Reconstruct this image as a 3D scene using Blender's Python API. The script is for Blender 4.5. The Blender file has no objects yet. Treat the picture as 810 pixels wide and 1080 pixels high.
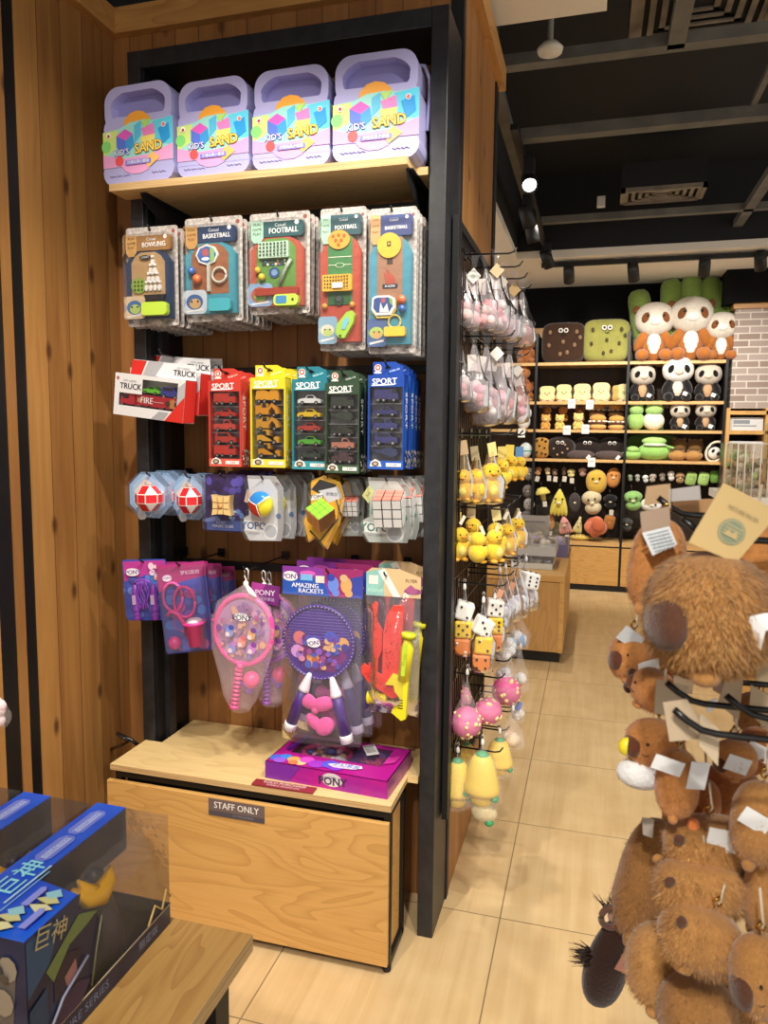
import bpy, bmesh, math, random
from mathutils import Vector as V, Matrix as MX, Euler
PI = math.pi
R = random.Random(7)
scene = bpy.context.scene
COL = scene.collection

# ------------------------------------------------------------------ camera (recovered from the room's lines)
FPX, YAW, PIT, ROL, CH = 775.14, .2761, .104, .0105, 1.517
_f = V((-math.sin(YAW)*math.cos(PIT), math.cos(YAW)*math.cos(PIT), -math.sin(PIT)))
_r0 = V((math.cos(YAW), math.sin(YAW), 0)); _u0 = _r0.cross(_f)
_r = _r0*math.cos(ROL)+_u0*math.sin(ROL); _u = -_r0*math.sin(ROL)+_u0*math.cos(ROL)
def at(px, py, ax, val):
    """point of the world seen at px,py on the plane ax = val"""
    d = _f+_r*((px-405)/FPX)+_u*((540-py)/FPX); o = V((0, 0, CH)); i = 'XYZ'.index(ax)
    return o+d*((val-o[i])/d[i])
def dist(px, py, D):
    return V((0, 0, CH))+(_f+_r*((px-405)/FPX)+_u*((540-py)/FPX))*D
cam = bpy.data.cameras.new('camera'); cam.sensor_fit = 'VERTICAL'; cam.sensor_height = 36.0
cam.lens = 36.0*FPX/1080; cam.clip_start = .05
cam.dof.use_dof = True; cam.dof.focus_distance = 2.4; cam.dof.aperture_fstop = 10
co = bpy.data.objects.new('camera', cam); COL.objects.link(co)
m = MX((( _r.x, _u.x, -_f.x, 0), (_r.y, _u.y, -_f.y, 0), (_r.z, _u.z, -_f.z, CH), (0, 0, 0, 1)))
co.matrix_world = m; scene.camera = co

# ------------------------------------------------------------------ materials
def lin(h):
    h = h.lstrip('#'); c = [int(h[i:i+2], 16)/255 for i in (0, 2, 4)]
    return tuple(x/12.92 if x <= .04045 else ((x+.055)/1.055)**2.4 for x in c)+(1,)
MATS = {}
def newmat(name):
    mt = bpy.data.materials.new(name); mt.use_nodes = True; nt = mt.node_tree
    return mt, nt, nt.nodes, nt.links, nt.nodes['Principled BSDF']
SAT = [1.0]
def pm(h, rough=.4, metal=0, spec=.5, coat=0):
    if SAT[0] < 1:
        c = [int(h.lstrip('#')[i:i+2], 16) for i in (0, 2, 4)]; g = .3*c[0]+.59*c[1]+.11*c[2]; h = '#%02x%02x%02x' % tuple(int((g+(x-g)*SAT[0])*.97) for x in c)
    k = (h, rough, metal, spec, coat)
    if k not in MATS:
        mt, nt, N, L, b = newmat('paint_'+h.lstrip('#'))
        b.inputs['Base Color'].default_value = lin(h); b.inputs['Roughness'].default_value = rough
        b.inputs['Metallic'].default_value = metal; b.inputs['Specular IOR Level'].default_value = spec
        b.inputs['Coat Weight'].default_value = coat
        MATS[k] = mt
    return MATS[k]
def node(N, t, **kw):
    n = N.new(t)
    for k, v in kw.items():
        if k in n.inputs: n.inputs[k].default_value = v
        else: setattr(n, k, v)
    return n
def plush(h, scale=220, amt=.35, var=.25):
    k = ('plush', h, scale)
    if k not in MATS:
        mt, nt, N, L, b = newmat('plush_'+h.lstrip('#'))
        tc = N.new('ShaderNodeTexCoord')
        n1 = node(N, 'ShaderNodeTexNoise', Scale=scale, Detail=3.0)
        n2 = node(N, 'ShaderNodeTexNoise', Scale=scale*.12, Detail=2.0)
        L.new(tc.outputs['Object'], n1.inputs['Vector']); L.new(tc.outputs['Object'], n2.inputs['Vector'])
        c = lin(h); mix = node(N, 'ShaderNodeMix', data_type='RGBA')
        mix.inputs['A'].default_value = tuple(x*(1-var) for x in c[:3])+(1,)
        mix.inputs['B'].default_value = tuple(min(1, x*(1+var)) for x in c[:3])+(1,)
        ad = node(N, 'ShaderNodeMath', operation='ADD'); L.new(n1.outputs[0], ad.inputs[0]); L.new(n2.outputs[0], ad.inputs[1])
        sb = node(N, 'ShaderNodeMath', operation='SUBTRACT'); L.new(ad.outputs[0], sb.inputs[0]); sb.inputs[1].default_value = .5
        L.new(sb.outputs[0], mix.inputs['Factor']); L.new(mix.outputs['Result'], b.inputs['Base Color'])
        bp = node(N, 'ShaderNodeBump', Strength=amt, Distance=.004); L.new(n1.outputs[0], bp.inputs['Height'])
        L.new(bp.outputs[0], b.inputs['Normal']); b.inputs['Roughness'].default_value = .95
        b.inputs['Specular IOR Level'].default_value = .1; b.inputs['Sheen Weight'].default_value = .35
        MATS[k] = mt
    return MATS[k]
def film(name='clear_film', tint='#ffffff', haze=.03, gloss=.5, rough=.08, wr=.35):
    """clear plastic: see-through, a little milky, shiny at glancing angles"""
    k = ('film', name)
    if k not in MATS:
        mt, nt, N, L, b = newmat(name); N.remove(b); out = N['Material Output']
        tr = node(N, 'ShaderNodeBsdfTransparent'); tr.inputs[0].default_value = lin(tint)
        df = node(N, 'ShaderNodeBsdfDiffuse'); df.inputs[0].default_value = lin(tint)
        gl = node(N, 'ShaderNodeBsdfGlossy', Roughness=rough)
        m1 = node(N, 'ShaderNodeMixShader'); m1.inputs[0].default_value = haze
        L.new(tr.outputs[0], m1.inputs[1]); L.new(df.outputs[0], m1.inputs[2])
        tcn = N.new('ShaderNodeTexCoord'); ns = node(N, 'ShaderNodeTexNoise', Scale=55.0, Detail=2.0); L.new(tcn.outputs['Object'], ns.inputs['Vector'])
        bp = node(N, 'ShaderNodeBump', Strength=wr, Distance=.004); L.new(ns.outputs[0], bp.inputs['Height']); L.new(bp.outputs[0], gl.inputs['Normal'])
        fr = node(N, 'ShaderNodeFresnel', IOR=1.45); L.new(bp.outputs[0], fr.inputs['Normal'])
        mu = node(N, 'ShaderNodeMath', operation='MULTIPLY'); L.new(fr.outputs[0], mu.inputs[0]); mu.inputs[1].default_value = gloss
        m2 = node(N, 'ShaderNodeMixShader'); L.new(mu.outputs[0], m2.inputs[0]); L.new(m1.outputs[0], m2.inputs[1]); L.new(gl.outputs[0], m2.inputs[2])
        L.new(m2.outputs[0], out.inputs[0]); MATS[k] = mt
    return MATS[k]
def netting(name='white_netting', h='#f4f0ee', scale=260, thr=.5, lo=.12, hi=.6):
    k = ('net', name)
    if k not in MATS:
        mt, nt, N, L, b = newmat(name); out = N['Material Output']
        b.inputs['Base Color'].default_value = lin(h); b.inputs['Roughness'].default_value = .45
        tr = node(N, 'ShaderNodeBsdfTransparent')
        tc = N.new('ShaderNodeTexCoord'); vo = node(N, 'ShaderNodeTexVoronoi', Scale=scale); vo.feature = 'DISTANCE_TO_EDGE'
        L.new(tc.outputs['Object'], vo.inputs['Vector'])
        mr = node(N, 'ShaderNodeMapRange'); L.new(vo.outputs['Distance'], mr.inputs[0])
        mr.inputs[1].default_value = .02; mr.inputs[2].default_value = .18; mr.inputs[3].default_value = hi; mr.inputs[4].default_value = lo
        ms = node(N, 'ShaderNodeMixShader'); L.new(mr.outputs[0], ms.inputs[0]); L.new(tr.outputs[0], ms.inputs[1]); L.new(b.outputs[0], ms.inputs[2])
        L.new(ms.outputs[0], out.inputs[0]); MATS[k] = mt
    return MATS[k]
def planks(name, ax, width, c1, c2, groove=.05, off=0.0, rough=.5, grainax='Z', knots=True, cdark='#4a2a14'):
    """vertical boards: tone per board, long grain, knots, dark joints"""
    mt, nt, N, L, b = newmat(name)
    tc = N.new('ShaderNodeTexCoord'); sp = N.new('ShaderNodeSeparateXYZ'); L.new(tc.outputs['Object'], sp.inputs[0])
    d = node(N, 'ShaderNodeMath', operation='MULTIPLY_ADD'); L.new(sp.outputs[ax], d.inputs[0]); d.inputs[1].default_value = 1/width; d.inputs[2].default_value = 100+off
    fl = node(N, 'ShaderNodeMath', operation='FLOOR'); L.new(d.outputs[0], fl.inputs[0])
    fr = node(N, 'ShaderNodeMath', operation='FRACT'); L.new(d.outputs[0], fr.inputs[0])
    wn = node(N, 'ShaderNodeTexWhiteNoise', noise_dimensions='1D'); L.new(fl.outputs[0], wn.inputs['W'])
    mp = N.new('ShaderNodeMapping'); L.new(tc.outputs['Object'], mp.inputs[0])
    mp.inputs['Scale'].default_value = tuple(1.6 if a == grainax else 26 for a in 'XYZ')
    addv = node(N, 'ShaderNodeVectorMath', operation='ADD'); L.new(mp.outputs[0], addv.inputs[0])
    cm = N.new('ShaderNodeCombineXYZ'); ml = node(N, 'ShaderNodeMath', operation='MULTIPLY'); L.new(fl.outputs[0], ml.inputs[0]); ml.inputs[1].default_value = 7.31
    for i in range(3): L.new(ml.outputs[0], cm.inputs[i])
    L.new(cm.outputs[0], addv.inputs[1])
    gn = node(N, 'ShaderNodeTexNoise', Scale=1.0, Detail=5.0, Roughness=.6, Distortion=.6); L.new(addv.outputs[0], gn.inputs['Vector'])
    mx = node(N, 'ShaderNodeMix', data_type='RGBA'); mx.inputs['A'].default_value = lin(c1); mx.inputs['B'].default_value = lin(c2)
    av = node(N, 'ShaderNodeMath', operation='MULTIPLY_ADD'); L.new(wn.outputs['Value'], av.inputs[0]); av.inputs[1].default_value = .55
    g2 = node(N, 'ShaderNodeMath', operation='MULTIPLY_ADD'); L.new(gn.outputs[0], g2.inputs[0]); g2.inputs[1].default_value = 1.3; g2.inputs[2].default_value = -.42
    L.new(g2.outputs[0], av.inputs[2]); L.new(av.outputs[0], mx.inputs['Factor'])
    last = mx.outputs['Result']
    if knots:
        m2 = N.new('ShaderNodeCombineXYZ'); k1 = node(N, 'ShaderNodeMath', operation='MULTIPLY'); L.new(sp.outputs[ax], k1.inputs[0]); k1.inputs[1].default_value = 9.5; L.new(k1.outputs[0], m2.inputs[0]); k2 = node(N, 'ShaderNodeMath', operation='MULTIPLY'); L.new(sp.outputs[2], k2.inputs[0]); k2.inputs[1].default_value = 4.2; L.new(k2.outputs[0], m2.inputs[1])
        vo = node(N, 'ShaderNodeTexVoronoi', Scale=1.0, voronoi_dimensions='2D'); L.new(m2.outputs[0], vo.inputs['Vector'])
        rp = N.new('ShaderNodeMapRange'); L.new(vo.outputs['Distance'], rp.inputs[0])
        rp.inputs[1].default_value = .05; rp.inputs[2].default_value = .16; rp.inputs[3].default_value = .85; rp.inputs[4].default_value = 0
        gt = node(N, 'ShaderNodeMath', operation='GREATER_THAN'); sr = N.new('ShaderNodeSeparateXYZ'); L.new(vo.outputs['Color'], sr.inputs[0]); L.new(sr.outputs[0], gt.inputs[0]); gt.inputs[1].default_value = .62
        kk = node(N, 'ShaderNodeMath', operation='MULTIPLY'); L.new(rp.outputs[0], kk.inputs[0]); L.new(gt.outputs[0], kk.inputs[1])
        km = node(N, 'ShaderNodeMix', data_type='RGBA'); L.new(kk.outputs[0], km.inputs['Factor']); L.new(last, km.inputs['A']); km.inputs['B'].default_value = lin(cdark)
        last = km.outputs['Result']
    a1 = node(N, 'ShaderNodeMath', operation='SUBTRACT'); L.new(fr.outputs[0], a1.inputs[0]); a1.inputs[1].default_value = .5
    a2 = node(N, 'ShaderNodeMath', operation='ABSOLUTE'); L.new(a1.outputs[0], a2.inputs[0])
    a3 = node(N, 'ShaderNodeMath', operation='GREATER_THAN'); L.new(a2.outputs[0], a3.inputs[0]); a3.inputs[1].default_value = .5-groove/2
    gm = node(N, 'ShaderNodeMix', data_type='RGBA'); L.new(a3.outputs[0], gm.inputs['Factor']); L.new(last, gm.inputs['A']); gm.inputs['B'].default_value = lin(cdark)
    L.new(gm.outputs['Result'], b.inputs['Base Color']); b.inputs['Roughness'].default_value = rough
    bp = node(N, 'ShaderNodeBump', Strength=.6, Distance=.004); iv = node(N, 'ShaderNodeMath', operation='SUBTRACT'); iv.inputs[0].default_value = 1; L.new(a3.outputs[0], iv.inputs[1])
    L.new(iv.outputs[0], bp.inputs['Height']); L.new(bp.outputs[0], b.inputs['Normal'])
    return mt
def ply(name, c1, c2, c3, along='X', rough=.42, s=1.0):
    """plywood face: long cathedral grain with darker figure"""
    mt, nt, N, L, b = newmat(name)
    tc = N.new('ShaderNodeTexCoord'); mp = N.new('ShaderNodeMapping'); L.new(tc.outputs['Object'], mp.inputs[0])
    mp.inputs['Scale'].default_value = tuple((1.5 if a == along else 7.0)*s for a in 'XYZ')
    n1 = node(N, 'ShaderNodeTexNoise', Scale=1.0, Detail=2.0, Distortion=.8); L.new(mp.outputs[0], n1.inputs['Vector'])
    wv = node(N, 'ShaderNodeMath', operation='MULTIPLY'); L.new(n1.outputs[0], wv.inputs[0]); wv.inputs[1].default_value = 11
    sn = node(N, 'ShaderNodeMath', operation='FRACT'); L.new(wv.outputs[0], sn.inputs[0])
    pw = node(N, 'ShaderNodeMath', operation='POWER'); L.new(sn.outputs[0], pw.inputs[0]); pw.inputs[1].default_value = 3
    m3 = N.new('ShaderNodeMapping'); L.new(tc.outputs['Object'], m3.inputs[0]); m3.inputs['Scale'].default_value = tuple((6 if a == along else 160)*s for a in 'XYZ')
    n3 = node(N, 'ShaderNodeTexNoise', Scale=1.0, Detail=3.0); L.new(m3.outputs[0], n3.inputs['Vector'])
    mx = node(N, 'ShaderNodeMix', data_type='RGBA'); L.new(n3.outputs[0], mx.inputs['Factor']); mx.inputs['A'].default_value = lin(c1); mx.inputs['B'].default_value = lin(c2)
    m2 = node(N, 'ShaderNodeMix', data_type='RGBA'); q = node(N, 'ShaderNodeMath', operation='MULTIPLY'); L.new(pw.outputs[0], q.inputs[0]); q.inputs[1].default_value = .42
    L.new(q.outputs[0], m2.inputs['Factor']); L.new(mx.outputs['Result'], m2.inputs['A']); m2.inputs['B'].default_value = lin(c3)
    L.new(m2.outputs['Result'], b.inputs['Base Color']); b.inputs['Roughness'].default_value = rough
    return mt
def noisy(name, c1, c2, scale, rough=.5, sx=(1, 1, 1), det=3.0, metal=0, bump=0):
    mt, nt, N, L, b = newmat(name)
    tc = N.new('ShaderNodeTexCoord'); mp = N.new('ShaderNodeMapping'); L.new(tc.outputs['Object'], mp.inputs[0]); mp.inputs['Scale'].default_value = sx
    n1 = node(N, 'ShaderNodeTexNoise', Scale=scale, Detail=det); L.new(mp.outputs[0], n1.inputs['Vector'])
    rp = N.new('ShaderNodeMapRange'); L.new(n1.outputs[0], rp.inputs[0]); rp.inputs[1].default_value = .35; rp.inputs[2].default_value = .65
    mx = node(N, 'ShaderNodeMix', data_type='RGBA'); L.new(rp.outputs[0], mx.inputs['Factor']); mx.inputs['A'].default_value = lin(c1); mx.inputs['B'].default_value = lin(c2)
    L.new(mx.outputs['Result'], b.inputs['Base Color']); b.inputs['Roughness'].default_value = rough; b.inputs['Metallic'].default_value = metal
    if bump:
        bp = node(N, 'ShaderNodeBump', Strength=bump, Distance=.005); L.new(n1.outputs[0], bp.inputs['Height']); L.new(bp.outputs[0], b.inputs['Normal'])
    return mt
def tiles(name):
    mt, nt, N, L, b = newmat(name)
    tc = N.new('ShaderNodeTexCoord'); sp = N.new('ShaderNodeSeparateXYZ'); L.new(tc.outputs['Object'], sp.inputs[0])
    es = []; fs = []
    for ax, o in ((0, .2284), (1, -2.2034)):
        d = node(N, 'ShaderNodeMath', operation='MULTIPLY_ADD'); L.new(sp.outputs[ax], d.inputs[0]); d.inputs[1].default_value = 1/.6; d.inputs[2].default_value = 50+o/.6
        fl = node(N, 'ShaderNodeMath', operation='FLOOR'); L.new(d.outputs[0], fl.inputs[0]); fs.append(fl)
        pp = node(N, 'ShaderNodeMath', operation='PINGPONG'); L.new(d.outputs[0], pp.inputs[0]); pp.inputs[1].default_value = .5
        lt = node(N, 'ShaderNodeMath', operation='LESS_THAN'); L.new(pp.outputs[0], lt.inputs[0]); lt.inputs[1].default_value = .0035; es.append(lt)
    cm = N.new('ShaderNodeCombineXYZ'); L.new(fs[0].outputs[0], cm.inputs[0]); L.new(fs[1].outputs[0], cm.inputs[1])
    wn = node(N, 'ShaderNodeTexWhiteNoise', noise_dimensions='3D'); L.new(cm.outputs[0], wn.inputs['Vector'])
    mp = N.new('ShaderNodeMapping'); L.new(tc.outputs['Object'], mp.inputs[0]); mp.inputs['Scale'].default_value = (34, 1.6, 1)
    sc = node(N, 'ShaderNodeVectorMath', operation='MULTIPLY_ADD'); L.new(wn.outputs['Color'], sc.inputs[0]); sc.inputs[1].default_value = (40, 40, 40); L.new(mp.outputs[0], sc.inputs[2])
    n1 = node(N, 'ShaderNodeTexNoise', Scale=1.0, Detail=4.0, Distortion=.4); L.new(sc.outputs[0], n1.inputs['Vector'])
    n2 = node(N, 'ShaderNodeTexNoise', Scale=6.0, Detail=3.0); L.new(tc.outputs['Object'], n2.inputs['Vector'])
    ad = node(N, 'ShaderNodeMath', operation='ADD'); L.new(n1.outputs[0], ad.inputs[0]); L.new(n2.outputs[0], ad.inputs[1])
    rp = N.new('ShaderNodeMapRange'); L.new(ad.outputs[0], rp.inputs[0]); rp.inputs[1].default_value = .7; rp.inputs[2].default_value = 1.35
    mx = node(N, 'ShaderNodeMix', data_type='RGBA'); L.new(rp.outputs[0], mx.inputs['Factor']); mx.inputs['A'].default_value = lin('#c8a878'); mx.inputs['B'].default_value = lin('#dcc092')
    mm = node(N, 'ShaderNodeMath', operation='MAXIMUM'); L.new(es[0].outputs[0], mm.inputs[0]); L.new(es[1].outputs[0], mm.inputs[1])
    m2 = node(N, 'ShaderNodeMix', data_type='RGBA'); L.new(mm.outputs[0], m2.inputs['Factor']); L.new(mx.outputs['Result'], m2.inputs['A']); m2.inputs['B'].default_value = lin('#8c7656')
    L.new(m2.outputs['Result'], b.inputs['Base Color']); b.inputs['Roughness'].default_value = .33; b.inputs['Specular IOR Level'].default_value = .4
    return mt
def bricks(name):
    mt, nt, N, L, b = newmat(name)
    tc = N.new('ShaderNodeTexCoord'); mp = N.new('ShaderNodeMapping'); L.new(tc.outputs['Object'], mp.inputs[0]); mp.inputs['Rotation'].default_value = (PI/2, 0, 0)
    br = node(N, 'ShaderNodeTexBrick', Scale=1.0); L.new(mp.outputs[0], br.inputs['Vector'])
    br.inputs['Brick Width'].default_value = .19; br.inputs['Row Height'].default_value = .062; br.inputs['Mortar Size'].default_value = .006
    br.inputs['Color1'].default_value = lin('#8d7b71'); br.inputs['Color2'].default_value = lin('#a89a93'); br.inputs['Mortar'].default_value = lin('#cfc6bd')
    L.new(br.outputs[0], b.inputs['Base Color']); b.inputs['Roughness'].default_value = .85
    return mt
BLACK = noisy('black_metal', '#1b1c20', '#26272b', 30, .42, bump=.05)
BLK = pm('#0e0e10', .5)
HOOK = pm('#141416', .3)
PAPER = pm('#ece8dd', .8)
CLEAR = film(); CLEAR2 = film('bag_film', '#fbfaff', .035, .8, .12); SHELL = film('blister_film', '#ffffff', .012, .45, .06); CRINK = film('crinkled_film', '#f4f0f4', .17, 1.0, .2)
NET = netting(); NETF = netting('fine_white_net', '#fbf4f2', 420, .5, .03, .22)
PLY = ply('birch_plywood', '#d8b47a', '#e6c890', '#c49a5c'); PLYD = ply('golden_plywood', '#cd9c56', '#dcae6a', '#a87436')
PLYT = ply('pale_plywood', '#dcbc80', '#eacf98', '#caa666'); OAK = ply('oak_veneer', '#b98a4c', '#caa064', '#8f6230', 'Z', .5)
EDGE = noisy('plywood_edge', '#d9b988', '#b08a55', 3, .6, (2, 2, 220))

# ------------------------------------------------------------------ mesh builder
_TXT = {}
def text_geo(s):
    if s not in _TXT:
        cu = bpy.data.curves.new('t', 'FONT'); cu.body = s; cu.size = 1; cu.align_x = 'CENTER'; cu.align_y = 'CENTER'; cu.resolution_u = 2
        o = bpy.data.objects.new('t', cu); COL.objects.link(o); dg = bpy.context.evaluated_depsgraph_get()
        me = bpy.data.meshes.new_from_object(o.evaluated_get(dg))
        _TXT[s] = ([v.co.copy() for v in me.vertices], [tuple(p.vertices) for p in me.polygons])
        bpy.data.objects.remove(o); bpy.data.curves.remove(cu); bpy.data.meshes.remove(me)
    return _TXT[s]
class MB:
    def __init__(s): s.v = []; s.f = []; s.mi = []; s.sm = []; s.mats = []; s.T = None
    def add(s, vs, fs, mt, smooth=False, M=None):
        if isinstance(mt, str): mt = pm(mt)
        if mt not in s.mats: s.mats.append(mt)
        k = s.mats.index(mt); n = len(s.v)
        for p in vs:
            p = V(p)
            if M is not None: p = M @ p
            if s.T is not None: p = s.T @ p
            s.v.append(p)
        for f in fs: s.f.append(tuple(i+n for i in f)); s.mi.append(k); s.sm.append(smooth)
        return s
    def box(s, c, d, mt, M=None, bev=0):
        if bev:
            bm = bmesh.new(); bmesh.ops.create_cube(bm, size=1)
            for v in bm.verts: v.co = V((v.co.x*d[0]+c[0], v.co.y*d[1]+c[1], v.co.z*d[2]+c[2]))
            bmesh.ops.bevel(bm, geom=bm.edges[:], offset=bev, segments=2, profile=.5, affect='EDGES')
            bm.verts.index_update(); vs = [v.co.copy() for v in bm.verts]; fs = [tuple(v.index for v in f.verts) for f in bm.faces]; bm.free()
            return s.add(vs, fs, mt, False, M)
        x, y, z = (a/2 for a in d)
        vs = [(c[0]+i*x, c[1]+j*y, c[2]+k*z) for i in (-1, 1) for j in (-1, 1) for k in (-1, 1)]
        return s.add(vs, [(0, 1, 3, 2), (4, 6, 7, 5), (0, 4, 5, 1), (2, 3, 7, 6), (0, 2, 6, 4), (1, 5, 7, 3)], mt, False, M)
    def bb(s, x0, x1, y0, y1, z0, z1, mt, bev=0, M=None):
        return s.box(((x0+x1)/2, (y0+y1)/2, (z0+z1)/2), (abs(x1-x0), abs(y1-y0), abs(z1-z0)), mt, M, bev)
    def ext(s, pts, y0, y1, mt, M=None, smooth=False):
        n = len(pts); vs = [(x, y0, z) for x, z in pts]+[(x, y1, z) for x, z in pts]
        s.add(vs, [tuple(range(n)), tuple(range(2*n-1, n-1, -1))], mt, False, M)
        return s.add(vs, [(i, i+n, (i+1) % n+n, (i+1) % n) for i in range(n)], mt, smooth, M)
    def flat(s, pts, y, mt, M=None):
        return s.add([(x, y, z) for x, z in pts], [tuple(range(len(pts)))], mt, False, M)
    def ell(s, c, r, mt, M=None, seg=16, ring=10, p=1.0, top=1.0, bot=1.0):
        """ellipsoid; p<1 squarer; top/bot scale the width towards the upper/lower end"""
        if not hasattr(r, '__len__'): r = (r, r, r)
        sg = lambda a: math.copysign(abs(a)**p, a)
        vs = []
        for i in range(ring+1):
            th = PI*i/ring; zz = sg(math.cos(th)); w = sg(math.sin(th)) if 0 < i < ring else 0
            k = 1+(top-1)*max(0, zz)+(bot-1)*max(0, -zz)
            if i in (0, ring): vs.append((c[0], c[1], c[2]+r[2]*zz)); continue
            for j in range(seg):
                ph = 2*PI*j/seg
                vs.append((c[0]+r[0]*w*k*sg(math.cos(ph)), c[1]+r[1]*w*k*sg(math.sin(ph)), c[2]+r[2]*zz))
        fs = []; b = lambda i, j: 1+(i-1)*seg+j % seg
        for j in range(seg):
            fs.append((0, b(1, j), b(1, j+1))); fs.append((len(vs)-1, b(ring-1, j+1), b(ring-1, j)))
            for i in range(1, ring-1): fs.append((b(i, j), b(i+1, j), b(i+1, j+1), b(i, j+1)))
        return s.add(vs, fs, mt, True, M)
    def lathe(s, prof, mt, n=16, c=(0, 0, 0), M=None, smooth=True, wob=None):
        vs = []
        for i, (r, z) in enumerate(prof):
            for j in range(n):
                a = 2*PI*j/n; k = wob(i, j) if wob else 1
                vs.append((c[0]+r*k*math.cos(a), c[1]+r*k*math.sin(a), c[2]+z))
        fs = [(i*n+j, i*n+(j+1) % n, (i+1)*n+(j+1) % n, (i+1)*n+j) for i in range(len(prof)-1) for j in range(n)]
        if prof[0][0] > 1e-5: fs.append(tuple(range(n-1, -1, -1)))
        if prof[-1][0] > 1e-5: fs.append(tuple((len(prof)-1)*n+j for j in range(n)))
        return s.add(vs, fs, mt, smooth, M)
    def tube(s, pts, r, mt, n=6, closed=False, M=None):
        pts = [V(p) for p in pts]; K = len(pts); vs = []
        for i, p in enumerate(pts):
            if closed: d = pts[(i+1) % K]-pts[i-1]
            else: d = pts[min(i+1, K-1)]-pts[max(i-1, 0)]
            d.normalize(); a = d.cross(V((0, 0, 1)))
            if a.length < .1: a = d.cross(V((0, 1, 0)))
            a.normalize(); b = d.cross(a); rr = r[i] if hasattr(r, '__len__') else r
            for j in range(n): vs.append(p+(a*math.cos(2*PI*j/n)+b*math.sin(2*PI*j/n))*rr)
        fs = [(i*n+j, i*n+(j+1) % n, ((i+1) % K)*n+(j+1) % n, ((i+1) % K)*n+j) for i in range(K if closed else K-1) for j in range(n)]
        if not closed: fs += [tuple(range(n-1, -1, -1)), tuple((K-1)*n+j for j in range(n))]
        return s.add(vs, fs, mt, True, M)
    def text(s, t, x, z, size, y, mt, rot=0, sx=1.0, M=None, bold=0):
        vs, fs = text_geo(t); c, q = math.cos(rot), math.sin(rot)
        O8 = [(0, 0)] if not bold else [(-bold, 0), (0, 0), (bold, 0)]
        if bold > .025: O8 += [(0, bold), (0, -bold), (bold*.7, bold*.7), (-bold*.7, bold*.7), (bold*.7, -bold*.7), (-bold*.7, -bold*.7)]
        for k, (o, o2) in enumerate(O8):
            s.add([(x+(p.x*sx*c-p.y*q)*size+o*size, y-.00004*(k if k < 3 else 2-k*.4), z+(p.x*sx*q+p.y*c)*size+o2*size) for p in vs], fs, mt, False, M)
        return s
    def build(s, name, parent=None, loc=None, rot=None):
        me = bpy.data.meshes.new(name); me.from_pydata([tuple(p) for p in s.v], [], s.f)
        for mt in s.mats: me.materials.append(mt)
        me.polygons.foreach_set('material_index', s.mi); me.polygons.foreach_set('use_smooth', s.sm); me.update()
        o = bpy.data.objects.new(name, me); COL.objects.link(o)
        if parent is not None: o.parent = parent
        if loc is not None: o.location = loc
        if rot is not None: o.rotation_euler = rot
        return o
def tag(o, label, cat, group=None, kind=None):
    o['label'] = label; o['category'] = cat
    if group: o['group'] = group
    if kind: o['kind'] = kind
    return o
def thing(name, label, cat, group=None, loc=(0, 0, 0), rot=(0, 0, 0), scale=1):
    o = bpy.data.objects.new(name, None); COL.objects.link(o); o.location = loc; o.rotation_euler = rot
    o.scale = (scale,)*3; o.empty_display_size = .02
    return tag(o, label, cat, group)
def struct(mb, name):
    o = mb.build(name); o['kind'] = 'structure'; return o
def copy_tree(o, parent=None):
    c = o.copy(); COL.objects.link(c)
    if parent is not None: c.parent = parent
    for ch in list(o.children): copy_tree(ch, c)
    return c
def dup(o, label, loc=None, rot=None, scale=None, group=None):
    c = copy_tree(o); c['label'] = label
    if loc is not None: c.location = loc
    if rot is not None: c.rotation_euler = rot
    if scale is not None: c.scale = (scale,)*3 if not hasattr(scale, '__len__') else scale
    if group: c['group'] = group
    return c
def rrect(x0, z0, x1, z1, r, n=4):
    pts = []
    for cx, cz, a in ((x1-r, z1-r, 0), (x0+r, z1-r, 90), (x0+r, z0+r, 180), (x1-r, z0+r, 270)):
        for i in range(n+1):
            t = math.radians(a+90*i/n); pts.append((cx+r*math.cos(t), cz+r*math.sin(t)))
    return pts
def disc(cx, cz, r, n=18, asp=1.0):
    return [(cx+r*math.cos(2*PI*i/n), cz+r*asp*math.sin(2*PI*i/n)) for i in range(n)]
ORD = ['front', 'second', 'third', 'fourth', 'fifth', 'sixth', 'seventh', 'eighth', 'ninth', 'tenth']
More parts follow.
